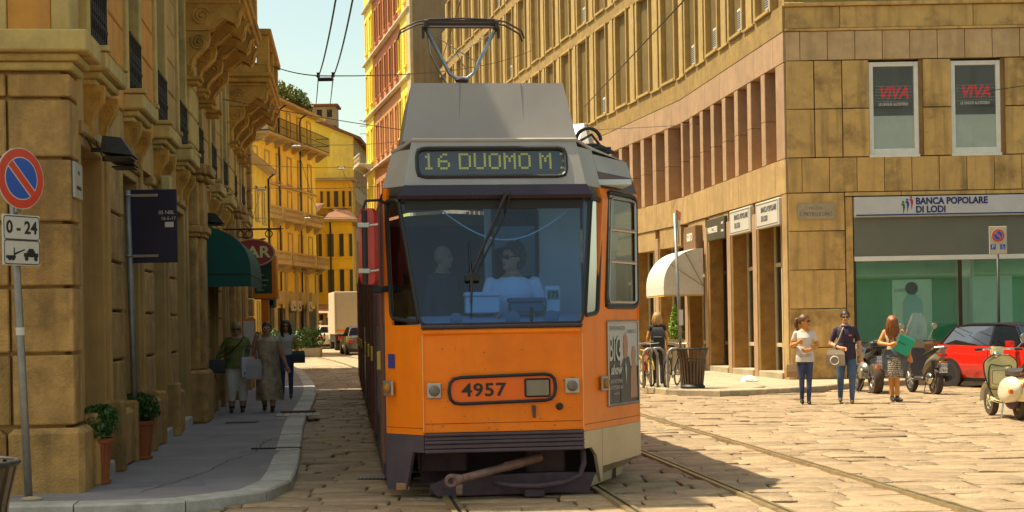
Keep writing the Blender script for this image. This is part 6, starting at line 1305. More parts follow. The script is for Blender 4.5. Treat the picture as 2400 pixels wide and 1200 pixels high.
# scooter in the style of the sixties, seen from behind
def classic_scooter():
    t = thing('classic_scooter', 'cream vintage scooter on its stand at the right edge', 'scooter', (7.74, 23.45, 0), math.radians(2)); m = mat('scooter_cream', (.85, .76, .38), .28, var=.05, coat=.5); mw = mat('scooter_white', (.75, .68, .48), .25, var=.05, coat=.5)
    wheel(t, (0, 0, .24), .235, .10, .55, m_tyreb, 6, disc_m=mat('rim_yellow', (.45, .33, .08), .4, .3, var=.1)); f = wheel(t, (0, 1.28, .24), .235, .10, .58, m_tyreb, 8, disc_m=mat('rim_cream', (.40, .36, .22), .4, .2, var=.1))
    b = MB()     # leg shield: broad curved sheet with its cut-in neck
    def sh(u, v):
        z = lerp(.30, .98, v); hw = (.10 + .17 * math.sin(min(1, v * 1.25) * PI * .5)) if v < .8 else lerp(.27, .13, ((v - .8) / .2) ** 2); x = (2 * u - 1) * hw; return (x, .98 - .10 * (2 * u - 1) ** 2 - .06 * v, z)
    b.grid(sh, 12, 14); b.grid(lambda u, v: tuple(Vector(sh(u, v)) + Vector((0, .018, 0))), 12, 14); b.build('leg_shield', m, t, smooth=True)
    b = MB(); b.tube([sh(0, i / 14) for i in range(15)] + [sh(i / 6, 1) for i in range(1, 6)] + [sh(1, 1 - i / 14) for i in range(15)], .011, 6); b.build('shield_trim', m_blk, t); b = MB(); b.box(-.16, .16, .84, .90, .48, .78, .02); gl = b.build('glove_box', mat('scooter_tan', (.72, .62, .34), .35, var=.05, coat=.3), t); b = MB(); loop(b, [(-.13, .838, .52), (.13, .838, .52), (.13, .838, .74), (-.13, .838, .74)], .004, 4, .03); b.build('glove_lid_seam', m_blk, gl)
    b = MB(); loop(b, [(-.185, .835, .44), (.185, .835, .44), (.20, .835, .66), (.17, .835, .82), (.03, .835, .80), (-.17, .835, .84), (-.20, .835, .66)], .009, 5, .05); b.build('shield_trim', m_blk, t)
    b = MB(); b.grid(lambda u, v: (lerp(-.16, .16, u), lerp(.35, .90, v), .27 + .05 * v ** 3), 4, 6); b.grid(lambda u, v: (lerp(-.16, .16, u), lerp(.35, .90, v), .24 + .05 * v ** 3), 4, 6); b.build('floor_board', m, t); [MB().box(x - .012, x + .012, .42, .92, .285, .30).build('floor_rail', m_blk, t) for x in (-.10, -.04, .04, .10)]
    b = MB()     # front mudguard
    b.loft([[(hw * math.cos(a), 1.28 + .30 * math.cos(p) , .24 + .30 * math.sin(p) + .03 * math.sin(a)) for hw, a in ((.085, PI), (.075, PI * .75), (.04, PI * .5), (.075, PI * .25), (.085, 0))] for p in [lerp(-.1, PI * .95, i / 12) for i in range(13)]], close=False); b.build('mudguard', mw, t, smooth=True)
    for sg in (-1, 1):       # swollen side cowls
        b = MB(); b.loft([[(sg * (.10 + d * 1.0), -.02 + .40 * c * math.cos(a) + .05, .46 + .21 * c * math.sin(a) - .04 * math.cos(a)) for a in [2 * PI * k / 18 for k in range(18)]] for d, c in ((0, 1), (.05, 1.0), (.11, .9), (.145, .68), (.16, .35), (.163, .05))]); b.build('side_cowl', mw, t, smooth=True); MB().box(min(sg * .20, sg * .275), max(sg * .20, sg * .275), -.30, -.24, .42, .49, .01).build('indicator', m_amb, t)
    b = MB(); b.loft([[(x * s_, y, z) for x, z in ((-.11, .30), (-.13, .5), (-.10, .66), (.10, .66), (.13, .5), (.11, .30))] for y, s_ in ((-.36, .7), (-.30, .95), (0, 1.05), (.35, .85), (.42, .5))]); b.build('tail_body', m, t, smooth=40)
    b = MB(); b.loft([[(x * s_, y, z0 + dz) for x, dz in ((-.13, 0), (-.14, .06), (-.10, .11), (.10, .11), (.14, .06), (.13, 0))] for y, s_, z0 in ((-.36, .75, .70), (-.30, 1, .69), (0, 1.05, .68), (.30, .9, .68), (.42, .6, .66))]); b.build('seat', mat('seat_dark', (.05, .04, .035), .5, var=.1), t, smooth=40); MB().box(-.135, .135, -.385, -.37, .70, .735, .004).build('seat_trim', mat('seat_trim', (.35, .1, .02), .4, var=0), t)
    b = MB(); b.box(-.09, .09, -.42, -.33, .50, .60, .02); tl2 = b.build('tail_lamp', m_tail, t); number_plate(t, (0, -.40, .40), (0, 0, 0), .20, .17, 'MI 6', '51 73', False)
    b = MB(); b.tube([(0, 1.20, .30), (0, .98, 1.0)], .035, 8); b.build('steering_column', m, t); b = MB(); b.loft([[(x * s_, 1.0 + dy, z) for x, dy in ((-.10, -.04), (-.08, .08), (0, .12), (.08, .08), (.10, -.04), (0, -.07))] for z, s_ in ((.96, .55), (1.0, .9), (1.07, 1.0), (1.11, .8))]); b.build('headset', m, t, smooth=40)
    b = MB(); b.tube([(-.36, .90, 1.07), (-.12, .98, 1.08), (.12, .98, 1.08), (.36, .90, 1.07)], .018, 8); b.build('handlebar', m_chr, t); [MB().tube([(sg * .26, .93, 1.072), (sg * .38, .89, 1.068)], .023, 8).build('grip', m_blk, t) for sg in (-1, 1)]
    b = MB(); b.ball((-.05, .90, .98), .05, .06, .06); b.tube([(-.05, .9, .95), (-.22, .87, .86)], .012, 6); b.build('lock_and_lever', m_chr, t, smooth=True)
    for sg in (1,): b = MB(); b.tube([(.30, .93, 1.08), (.42, .95, 1.20)], .008, 5); b.lathe([(.001, -.012), (.075, -.012), (.08, .0), (.06, .03), (.001, .035)], (.44, .95, 1.24), 16, 'y'); b.build('mirror', m_chr, t, smooth=40)
    b = MB(); b.tube([(-.12, .40, .26), (-.17, .36, .015)], .014, 6); b.tube([(.12, .40, .26), (.17, .36, .015)], .014, 6); b.tube([(-.17, .36, .015), (.17, .36, .015)], .012, 6); b.build('stand', m_chr, t); b = MB(); b.ball((-.10, .05, .28), .10, .2, .12); b.box(.04, .12, -.1, .25, .18, .32, .03); b.build('engine', m_und, t, smooth=True)
    return t
classic_scooter()
# modern scooter with tall clear screen
def modern_scooter():
    t = thing('scooter', 'silver scooter with tall clear windscreen parked by the red car', 'scooter', (8.74, 31.75, 0), math.radians(6)); ms = mat('scooter_silver', (.30, .265, .20), .3, .4, var=.06, coat=.4); md = mat('scooter_dark', (.06, .042, .035), .45, var=.1)
    wheel(t, (0, 0, .28), .28, .13, .62, m_tyreb, 5); wheel(t, (0, 1.36, .30), .30, .10, .72, m_tyre, 10)
    b = MB(); b.loft([[(x * s_, y, z0 + dz) for x, dz in ((-.10, 0), (-.14, .10), (-.09, .2), (.09, .2), (.14, .10), (.10, 0))] for y, s_, z0 in ((-.40, .4, .78), (-.30, .8, .72), (-.05, 1.05, .62), (.25, 1.1, .50), (.45, .9, .36))]); b.build('tail_body', ms, t, smooth=40)
    b = MB(); b.loft([[(x * s_, y, z0 + dz) for x, dz in ((-.12, 0), (-.14, .05), (-.08, .09), (.08, .09), (.14, .05), (.12, 0))] for y, s_, z0 in ((-.34, .6, .93), (-.1, 1, .86), (.2, 1.05, .80), (.45, .8, .76))]); b.build('seat', m_blk, t, smooth=40)
    b = MB(); b.tube([(-.12, -.12, .93), (-.14, -.34, .98), (0, -.46, .99), (.14, -.34, .98), (.12, -.12, .93)], .02, 6); b.build('grab_rail', ms, t); b = MB(); b.loft([[(-.10, -.40, .80), (.10, -.40, .80), (.10, -.40, .86), (-.10, -.40, .86)], [(-.07, -.46, .80), (.07, -.46, .80), (.07, -.46, .84), (-.07, -.46, .84)]]); b.build('tail_lamp', m_tail, t)
    number_plate(t, (0, -.44, .56), (math.radians(12), 0, 0), .18, .20, 'DX', '27616'); MB().box(-.08, .08, -.44, -.40, .66, .70, .008).build('tail_lamp', m_amb, t); b = MB(); b.grid(lambda u, v: (lerp(-.09, .09, u), -.36 - .06 * v, lerp(.62, .42, v)), 2, 3); b.build('mudflap', m_blk, t)
    b = MB(); b.loft([[(x, y, z) for x, y, z in ((-w_, y_, z_), (w_, y_, z_), (w_ * .8, y_ + .08, z_), (-w_ * .8, y_ + .08, z_))] for w_, y_, z_ in ((.14, .86, .32), (.20, .92, .55), (.20, .95, .80), (.13, .98, .95))]); b.build('leg_shield', md, t, smooth=40); MB().box(-.15, .15, .40, .92, .28, .36, .03).build('floor_board', md, t)
    b = MB(); b.loft([[(-.13, 1.0, .92), (.13, 1.0, .92), (.10, 1.16, .86), (-.10, 1.16, .86)], [(-.15, .98, 1.06), (.15, .98, 1.06), (.11, 1.12, 1.05), (-.11, 1.12, 1.05)], [(-.10, .98, 1.14), (.10, .98, 1.14), (.07, 1.06, 1.12), (-.07, 1.06, 1.12)]]); b.build('headset', ms, t, smooth=40)
    b = MB(); b.tube([(-.36, .90, 1.12), (-.1, 1.0, 1.10), (.1, 1.0, 1.10), (.36, .90, 1.12)], .018, 6); b.build('handlebar', m_blk, t); b = MB(); b.tube([(0, .98, .95), (0, 1.34, .32)], .04, 8); b.build('fork', md, t)
    b = MB(); b.grid(lambda u, v: ((2 * u - 1) * (.24 - .08 * v ** 3) , 1.12 + .08 * (1 - (2 * u - 1) ** 2) - .16 * v, 1.08 + .62 * v - .10 * v * (2 * u - 1) ** 4), 10, 10); b.build('windscreen', glass('screen_clear', (.80, .92, .98), .06, .30, (.50, .68, .78)), t, smooth=True)
    for sg in (-1, 1): b = MB(); b.tube([(sg * .22, .95, 1.12), (sg * .34, .95, 1.36)], .008, 5); b.lathe([(.001, -.01), (.06, -.01), (.065, .0), (.001, .03)], (sg * .36, .95, 1.42), 14, 'y'); b.build('mirror', m_chr, t, smooth=40)
    b = MB(); b.ball((.13, .12, .30), .05, .2, .12); b.ball((.12, -.05, .32), .05, .12, .09); b.ball((-.12, .05, .34), .06, .16, .12); b.build('engine', m_chr, t, smooth=True); b = MB(); b.tube([(-.13, -.16, .36), (-.14, -.22, .72)], .035, 8); b.tube([(.13, -.16, .36), (.14, -.22, .72)], .035, 8); b.build('shock_absorber', m_blk, t); b = MB(); b.tube([(.15, .2, .25), (.17, -.35, .36)], .05, 8); b.build('exhaust', m_blk, t); b = MB(); b.tube([(-.1, .3, .25), (-.15, .28, .01), (.15, .28, .01), (.1, .3, .25)], .012, 6); b.build('stand', m_blk, t)
modern_scooter()
# naked motorcycle seen from behind
def motorcycle():
    t = thing('motorcycle', 'black naked motorcycle with wide rear tyre behind the man in the polo shirt', 'motorcycle', (7.70, 32.6, 0), math.radians(2)); me_ = mat('engine_metal', (.28, .25, .2), .35, .7, var=.3, scale=12)
    wheel(t, (0, 0, .32), .32, .19, .62, m_tyreb, 5); wheel(t, (0, 1.44, .31), .31, .12, .66, m_tyreb, 5)
    b = MB(); b.loft([[(x * s_, y, z0 + dz) for x, dz in ((-.10, 0), (-.13, .06), (-.07, .12), (.07, .12), (.13, .06), (.10, 0))] for y, s_, z0 in ((-.28, .5, .92), (-.1, .9, .82), (.3, 1, .74), (.5, .9, .74))]); b.build('seat', m_blk, t, smooth=40)
    b = MB(); b.loft([[(x * s_, y, z0 + dz) for x, dz in ((-.12, 0), (-.16, .12), (-.09, .22), (.09, .22), (.16, .12), (.12, 0))] for y, s_, z0 in ((.48, .6, .74), (.65, 1, .76), (.95, 1.05, .80), (1.08, .6, .84))]); b.build('tank', mat('tank_black', (.03, .025, .025), .2, var=0, coat=.6), t, smooth=40)
    b = MB(); b.ball((0, .72, .48), .20, .26, .20); [b.lathe([(.11, .0), (.12, .03), (.06, .05)], (sg * .18, .60, .42), 12, 'x') for sg in (-1, 1)]; [b.box(-.22, .22, .85, 1.02, .40 + .06 * k, .42 + .06 * k) for k in range(5)]; b.build('engine', me_, t, smooth=40)
    b = MB(); [b.tube([(sg * .10, 0, .32), (sg * .13, .5, .42)], .035, 6) for sg in (-1, 1)]; b.tube([(0, .5, .42), (0, .9, .70), (0, 1.12, .95)], .045, 8); b.tube([(0, .1, .86), (0, .6, .70)], .03, 6); b.build('frame', m_blk, t); b = MB(); [b.tube([(sg * .09, 1.44, .31), (sg * .10, 1.12, 1.0)], .028, 8) for sg in (-1, 1)]; b.build('fork', m_chr, t)
    b = MB(); b.tube([(-.38, .92, 1.12), (-.2, 1.05, 1.08), (.2, 1.05, 1.08), (.38, .92, 1.12)], .016, 6); [b.tube([(sg * .26, .99, 1.1), (sg * .39, .91, 1.12)], .024, 6) for sg in (-1, 1)]; b.build('handlebar', m_blk, t); b = MB(); b.lathe([(.10, -.02), (.11, .06), (.05, .12)], (0, 1.18, .98), 14, 'y'); b.build('headlamp', m_chr, t, smooth=40)
    number_plate(t, (0, -.36, .70), (math.radians(14), 0, 0), .19, .20, 'CD', '95185'); MB().box(-.09, .09, -.37, -.30, .54, .59, .01).build('reflector', m_amb, t); b = MB(); b.tube([(0, -.1, .84), (0, -.36, .78)], .03, 6); b.tube([(-.16, -.3, .80), (.16, -.3, .80)], .012, 5); b.build('plate_bracket', m_blk, t); b = MB(); b.box(-.16, .16, -.26, .02, .95, 1.12, .04); b.tube([(-.17, .1, .95), (-.17, -.3, 1.0), (.17, -.3, 1.0), (.17, .1, .95)], .014, 6); b.build('luggage_rack', m_blk, t); b = MB(); b.tube([(.2, .6, .32), (.24, .15, .38)], .05, 8); b.tube([(.24, .15, .38), (.27, -.32, .62)], [.055, .07], 10); b.build('exhaust', m_chr, t, smooth=True); b = MB(); b.tube([(-.1, .5, .3), (-.26, .45, .01)], .012, 5); b.build('stand', m_blk, t)
motorcycle()
# bicycles at the stands
def bicycle(loc, rz, fm, lab, lean=.10):
    t = thing('bicycle', lab, 'bicycle', loc, rz, 'parked bicycles'); t.rotation_euler = (0, lean, rz); R = .34
    for y in (0, 1.05):
        b = MB(); b.torus((0, y, R), R - .02, .018, 'x', 32, 6); w_ = b.build('wheel', m_tyre, t); b = MB(); b.torus((0, y, R), R - .045, .008, 'x', 32, 4); [b.tube([(0, y, R), (0, y + (R - .05) * math.cos(a), R + (R - .05) * math.sin(a))], .0025, 3) for a in [2 * PI * k / 16 for k in range(16)]]; b.ball((0, y, R), .03); b.build('rim', m_rim, w_)
    b = MB(); bbk = (0, .44, .28); st_ = (0, .30, .82); hd_ = (0, .86, .84); hd0 = (0, .90, .70)
    for p, q in ((bbk, st_), (st_, hd_), (bbk, hd0), (hd0, hd_), (bbk, (0, 0, R)), ((0, .32, .74), (0, 0, R))): b.tube([p, q], .017, 6)
    b.tube([hd_, hd0, (0, 1.0, .45), (0, 1.05, R)], .015, 6); b.build('frame', fm, t); b = MB(); b.tube([(-.28, .70, 1.02), (-.2, .84, 1.0), (0, .86, .98), (.2, .84, 1.0), (.28, .70, 1.02)], .013, 6); b.tube([hd_, (0, .86, .98)], .013, 6); b.build('handlebar', m_chr, t); b = MB(); b.tube([st_, (0, .28, .90)], .013, 6); b.loft([[(-.03, .44, .91), (.03, .44, .91), (.03, .44, .94), (-.03, .44, .94)], [(-.08, .16, .91), (.08, .16, .91), (.07, .16, .96), (-.07, .16, .96)]]); b.build('saddle', m_blk, t); b = MB(); b.lathe([(.09, -.01), (.09, .01)], (.03, .44, .28), 14, 'x'); b.tube([(.05, .44, .28), (.06, .50, .13)], .01, 5); b.tube([(-.05, .44, .28), (-.06, .38, .43)], .01, 5); b.build('crank', m_chr, t); b = MB(); b.torus((0, 0, R), R + .02, .02, 'x', 14, 5, .2, PI * .95); b.torus((0, 1.05, R), R + .02, .02, 'x', 12, 5, .6, PI * .9); b.build('mudguard', fm, t)
bicycle((3.45, 34.7, .12), math.radians(-20), mat('bike_black', (.03, .028, .025), .4, var=0), 'black bicycle leaning on the stands nearest the litter bin'); bicycle((3.20, 35.3, .12), math.radians(8), mat('bike_yellow', (.50, .36, .03), .4, var=0), 'yellow framed bicycle behind the first stand', -.08); bicycle((2.98, 34.9, .12), math.radians(-6), mat('bike_red', (.40, .04, .02), .4, var=0), 'bicycle with red frame half hidden by the tram', .06)
# ================================================================ people: each body one continuous remeshed surface (facing local -y)
m_skin = mat('skin', (.52, .26, .12), .55, var=.08, scale=8); m_skin2 = mat('skin_tan', (.60, .25, .06), .5, var=.08, scale=8); m_skin3 = mat('skin_shade', (.42, .21, .12), .55, var=.08, scale=8)
m_jean = mat('jeans_blue', (.07, .12, .22), .8, var=.3, scale=7, bump=.3, bscale=60); m_jean2 = mat('jeans_dark', (.05, .065, .15), .8, var=.35, scale=6, bump=.3, bscale=60)
m_shoe = mat('shoe_black', (.02, .016, .014), .35, var=.1); m_shoeb = mat('shoe_brown', (.09, .06, .03), .5, var=.2)
m_tee = mat('tee_white', (.64, .58, .52), .8, var=.06, scale=5, bump=.25, bscale=14); m_polo = mat('polo_navy', (.035, .02, .045), .75, var=.2, scale=6, bump=.25, bscale=16)
def V3(*a): return Vector(a)
def seg_prims(P, S):
    """primitives (a, b, ra, rb, region) of a posed body"""
    L = []; k = S.get('girth', 1.)
    for sd in ('l', 'r'):
        L += [(P['hip' + sd], P['knee' + sd], .088 * k * S.get('leg', 1), .062 * k * S.get('leg', 1), 'thigh'), (P['knee' + sd], P['ank' + sd], .060 * k * S.get('leg', 1), .040 * S.get('leg', 1), 'shin')]
        a = P['ank' + sd]; f = P.get('toe' + sd, a + V3(0, -.17, -.055)); L += [(a + V3(0, .02, -.045), a + (f - a) * .55 + V3(0, 0, -.012), .040, .040, 'foot'), (a + (f - a) * .5 + V3(0, 0, -.010), f, .040, .030, 'foot')]
        L += [(P['sh' + sd], P['elb' + sd], .056 * k * S.get('arm', 1), .042 * S.get('arm', 1), 'uparm'), (P['elb' + sd], P['wr' + sd], .041 * S.get('arm', 1), .028, 'forearm')]
    L += [(P['neck'], P['head'] - V3(0, 0, .05), .052, .050, 'neck')]
    return L
def person(name, label, loc, rz, P, S, colours, voxel=.011, group=None, scale=1.):
    P = {k: (Vector(v) if not isinstance(v, Vector) else v) for k, v in P.items()}
    t = thing(name, label, 'person', loc, rz, group); t.scale = (scale,) * 3; k = S.get('girth', 1.)
    prims = seg_prims(P, S); b = MB()
    for a, c, ra, rb_, reg in prims:
        b.tube([a, a.lerp(c, .5), c], [ra, (ra + rb_) * .5 * (1.04 if reg in ('thigh', 'shin', 'forearm') else 1), rb_], 12); b.ball(a, ra, n=10, m=6); b.ball(c, rb_, n=10, m=6)
    pel, ne = P['pelvis'], P['neck']; d = ne - pel; bust = S.get('bust', 0.)
    prof = [(-.16, .10, .09), (-.10, .150, .115), (.0, .168, .118), (.14, .158, .112), (.32, .132 + .03 * (k - 1), .098), (.50, .146, .104 + bust * .5), (.66, .164, .108 + bust), (.80, .168, .098), (.89, .142, .082), (.955, .095, .066), (1.0, .066, .056), (1.06, .05, .05)]
    rings = []
    for tt, rx, ry in prof:
        c = pel + d * tt + V3(0, -.02 * math.sin(max(0, min(1, tt)) * PI) , 0); rings.append([c + V3(rx * k * S.get('torso', 1) * math.cos(2 * PI * i / 20), ry * k * S.get('torso', 1) * math.sin(2 * PI * i / 20), 0) for i in range(20)])
    b.loft(rings)
    hd = P['head']; ht = S.get('head_turn', 0.); hn = S.get('head_nod', 0.); HT = Matrix.Translation(hd) @ Matrix.Rotation(ht, 4, 'Z') @ Matrix.Rotation(hn, 4, 'X'); b.T = HT
    b.ball((0, .012, .022), .076, .096, .098, 18, 12); b.ball((0, -.030, -.045), .056, .058, .075, 14, 10); b.ball((0, -.072, -.085), .028, .022, .024, 10, 8); b.loft([[(-.010, -.09, .015), (.010, -.09, .015), (.008, -.080, .015)], [(-.017, -.112, -.028), (.017, -.112, -.028), (.014, -.08, -.030)]]); b.ball((0, -.104, -.024), .018, .014, .013, 8, 6)
    for sg in (-1, 1): b.ball((sg * .078, .012, -.005), .012, .022, .032, 8, 6)
    b.T = None
    hands = []
    for sd in ('l', 'r'):
        w, e = P['wr' + sd], P['elb' + sd]; f = (w - e).normalized(); f = P.get('hand' + sd, f); f = Vector(f).normalized(); side = f.cross(V3(0, 1, 0)); side = side.normalized() if side.length > .2 else V3(1, 0, 0); nrm = side.cross(f).normalized(); curl = S.get('curl', .35)
        for i, (o, l) in enumerate(((-.030, .062), (-.010, .075), (.010, .070), (.029, .054))):
            r0 = w + f * .085 + side * o; r1 = r0 + (f * .85 - nrm * curl * .6).normalized() * l * .6; r2 = r1 + (f * .4 - nrm * curl * 2).normalized() * l * .5
            b.tube([w + f * .02 + side * o * .7, r0, r1, r2], [.016, .0125, .0105, .009], 7); hands.append((w, r1))
        sg = 1 if sd == 'l' else -1; th0 = w + f * .03 - side * .026; b.tube([th0, th0 + (f * .5 - side * .8).normalized() * .04, th0 + (f * .9 - side * .5).normalized() * .075], [.014, .013, .010], 7); b.tube([w, w + f * .05, w + f * .09], [.027, .036, .030], 10)
    tmp = b.build('tmp', m_skin); md = tmp.modifiers.new('r', 'REMESH'); md.mode = 'VOXEL'; md.voxel_size = voxel; md.use_smooth_shade = True; sm = tmp.modifiers.new('s', 'SMOOTH'); sm.factor = .5; sm.iterations = 3
    dg = bpy.context.evaluated_depsgraph_get(); me = bpy.data.meshes.new_from_object(tmp.evaluated_get(dg)); bpy.data.objects.remove(tmp); me.name = 'body'
    keys = list(colours.keys()); me.materials.clear()
    for c in keys: me.materials.append(colours[c])
    sl = S.get('sleeve', .5); pl = S.get('pants', 1.0); belt = pel.z + S.get('belt', .03); neckz = S.get('neckline', ne.z - .03); idx = []
    for p in me.polygons:
        c = p.center; best = 1e9; reg = 'torso'; tb = 0
        for a, e, ra, rb_, rg in prims:
            ab = e - a; u = max(0, min(1, (c - a).dot(ab) / ab.length_squared)); dd = (c - a - ab * u).length - lerp(ra, rb_, u)
            if dd < best: best = dd; reg = rg; tb = u
        u = (c - pel).dot(d) / d.length_squared; q = c - (pel + d * u)
        if -.2 < u < 1.02:
            dd = math.hypot(q.x / 1.5, q.y) - .105 * k
            if dd < best - .005: reg = 'torso'
        hdist = (c - hd).length
        if hdist < .135 and c.z > hd.z - .13: m_ = 'skin'
        elif reg == 'torso': m_ = 'pants' if c.z < belt else ('top' if (c.z < neckz or math.hypot(q.x, q.y) > .105) and u < .985 else 'skin')
        elif reg == 'neck': m_ = 'skin'
        elif reg == 'thigh': m_ = 'pants' if tb < pl * 2 and (c.z < belt + .1) else 'skin'
        elif reg == 'shin': m_ = 'pants' if .5 + tb * .5 < pl * 1.0 + 1e-3 else 'skin'
        elif reg == 'foot': m_ = 'shoes'
        elif reg == 'uparm': m_ = 'top' if tb * .5 < sl else 'skin'
        elif reg == 'forearm': m_ = 'top' if .5 + tb * .5 < sl else 'skin'
        else: m_ = 'skin'
        if m_ == 'skin' and reg == 'shin' and tb > .93: m_ = 'shoes'
        idx.append(keys.index(m_))
    me.polygons.foreach_set('material_index', idx); me.update()
    body = link('body', me, t)
    f = MB(); f.T = HT
    if S.get('shades'):
        for sg in (-1, 1): f.ball((sg * .033, -.088, .008), .030, .012, .022, 10, 8)
        f.tube([(-.07, -.07, .012), (-.078, .01, .012)], .005, 4); f.tube([(.07, -.07, .012), (.078, .01, .012)], .005, 4); f.box(-.03, .03, -.1, -.09, .01, .018); f.build('sunglasses', m_blk, t)
    else:
        for sg in (-1, 1): e = MB(); e.T = HT; e.ball((sg * .030, -.083, .008), .012, .008, .007, 8, 6); e.build('eye', m_blk, t)
    f = MB(); f.T = HT; f.ball((0, -.088, -.058), .022, .010, .006, 8, 6); f.build('mouth', mat('lips', (.30, .07, .05), .5, var=0), t)
    return t, P, HT
def hair(t, HT, m, style='short', seed=1, length=.3):
    random.seed(seed); b = MB()
    n, mm = 26, 16; V = []; F = []
    def pt(i, j):
        a = 2 * PI * i / n; p = PI * j / mm; x, y, z = math.sin(p) * math.sin(a), -math.sin(p) * math.cos(a), math.cos(p); j_ = 1 + .05 * mnoise.noise(Vector((x * 5 + seed, y * 5, z * 5))); return Vector((x * .090 * j_, .016 + y * .112 * j_, .030 + z * .112 * j_)), a, p
    for j in range(mm):
        for i in range(n):
            c, a, p = pt(i + .5, j + .5); fr = abs(((a + PI) % (2 * PI)) - PI); lim = lerp(.36, .78, min(1, (fr / 1.9) ** 2.2)) * PI
            if p < lim: F.append((i, j))
    for i, j in F: b.add([pt(i, j)[0], pt(i + 1, j)[0], pt(i + 1, j + 1)[0], pt(i, j + 1)[0]], [(0, 1, 2, 3)])
    if style == 'ponytail': b.tube([(0, .11, .06), (0, .155, .04), (0, .17, -.04), (.0, .15, -.14), (0, .13, -.18)], [.03, .045, .045, .035, .01], 8)
    if style in ('long', 'front'):
        for k in range(46):
            a = random.uniform(-2.4, 2.4) + PI if style == 'long' else random.uniform(-3.1, 3.1); x, y = .085 * math.sin(a), .016 - .105 * math.cos(a)
            l = length * random.uniform(.75, 1.1); w = random.uniform(-.02, .02); b.tube([(x * .6, .016 + (y - .016) * .6, .12), (x, y, .05), (x * 1.15 + w, y * 1.1, -l * .4), (x * 1.1 - w, y * 1.05 + .0, -l * .75), (x * .9 + w, y, -l)], [.018, .022, .022, .018, .004], 6)
    if style == 'puff':
        for k in range(60):
            d = Vector((random.gauss(0, 1), random.gauss(.5, 1), random.gauss(.2, 1))).normalized(); b.ball(Vector((0, .03, .02)) + Vector((d.x * .085, abs(d.y) * .09, d.z * .11)), .03, .03, .035, 6, 5)
    o = b.build('hair', m, t, smooth=True); o.matrix_local = HT; return o
def stand(h=1.7, step=.0, **kw):
    s = h / 1.7
    P = dict(pelvis=(0, 0, .93), neck=(0, .01, 1.455), head=(0, -.015, 1.585), hipl=(.085, 0, .90), hipr=(-.085, 0, .90), kneel=(.09, -.02 - step * .6, .49), kneer=(-.09, -.01 + step * .25, .49), ankl=(.09, -step * .8, .095), ankr=(-.09, .02 + step * .9, .095),
             shl=(.160, .01, 1.365), shr=(-.160, .01, 1.365), elbl=(.225, .04, 1.11), elbr=(-.225, .04, 1.11), wrl=(.235, -.03, .87), wrr=(-.235, -.03, .87))
    P.update(kw); return {k: Vector(v) * s for k, v in P.items()}
def strap(t, pts, m, r=.012): b = MB(); b.tube(pts, r, 6); b.build('strap', m, t)
def bag(name, label, loc, rz, w, d, h, m, flap=None, handle=True, cat='bag'):
    t = thing(name, label, cat, loc, rz); b = MB(); b.loft([[(-w / 2 * s, -d / 2 * s2, z), (w / 2 * s, -d / 2 * s2, z), (w / 2 * s, d / 2 * s2, z), (-w / 2 * s, d / 2 * s2, z)] for z, s, s2 in ((0, .96, .9), (h * .08, 1, 1), (h * .7, .97, .9), (h, .88, .45))]); b.build('bag_body', m, t)
    if flap: b = MB(); b.loft([[(-w / 2 * .9, -d / 2 - .006, h * .45), (w / 2 * .9, -d / 2 - .006, h * .45), (w / 2 * .9, -d / 2 - .001, h * .45), (-w / 2 * .9, -d / 2 - .001, h * .45)], [(-w / 2 * .92, -d / 2 * .6, h * 1.02), (w / 2 * .92, -d / 2 * .6, h * 1.02), (w / 2 * .92, d / 2 * .5, h * 1.03), (-w / 2 * .92, d / 2 * .5, h * 1.03)]]); b.build('flap', flap, t)
    if handle: b = MB(); b.tube([(-w * .3, 0, h * .95), (-w * .22, 0, h * 1.45), (w * .22, 0, h * 1.45), (w * .3, 0, h * .95)], .008, 6); b.build('handle', m, t)
    return t
# --- woman in white T-shirt
P = stand(1.67, .10, head=(0, -.01, 1.585), elbr=(-.245, .05, 1.13), wrr=(-.15, -.20, 1.18), handr=(.45, -.5, .35), elbl=(.245, .05, 1.12), wrl=(.06, -.17, 1.04), handl=(-.9, -.25, -.05), hipl=(.08, 0, .90), hipr=(-.08, 0, .90), kneel=(.07, -.05, .49), kneer=(-.065, .0, .49), ankl=(.055, -.06, .095), ankr=(-.065, .06, .095))
t, P, HT = person('person', 'woman in white T-shirt and dark jeans looking aside, leftmost of the three on the square', (5.5, 28.9, 0), math.radians(-6), P, dict(girth=.92, bust=.018, sleeve=.30, head_turn=math.radians(62), shades=True, neckline=1.36), dict(skin=m_skin2, top=m_tee, pants=m_jean2, shoes=m_shoe))
hair(t, HT, mat('hair_brown', (.12, .045, .018), .5, var=.3, scale=30), 'ponytail', 2)
b = MB(); b.loft([[(.165 * math.cos(a) * s, .115 * math.sin(a) * s - .01, z) for a in [2 * PI * i / 20 for i in range(20)]] for z, s in ((.80, 1.06), (.83, 1.10), (.95, 1.02), (1.05, .96), (1.10, .9))], caps=False); b.build('shirt_hem', m_tee, t, smooth=True)
lettering('EAST', .075, mat('print_grey', (.30, .26, .24), .8, var=0), t, (0, -.135, 1.02), ext=.001); lettering('COAST', .07, MATS['print_grey'], t, (0, -.135, .92), ext=.001)
bag('handbag', 'tan handbag hanging at the hip of the woman in white', (5.21, 28.80, .52), .3, .22, .10, .24, mat('bag_tan', (.42, .23, .08), .5, var=.1), mat('bag_tan2', (.50, .32, .15), .5, var=.1)); strap(t, [(-.29, -.02, .98), (-.24, 0, 1.2), (-.16, .0, 1.44), (-.22, .06, 1.2), (-.29, .02, .98)], mat('strap_tan', (.40, .25, .10), .5, var=0), .008)
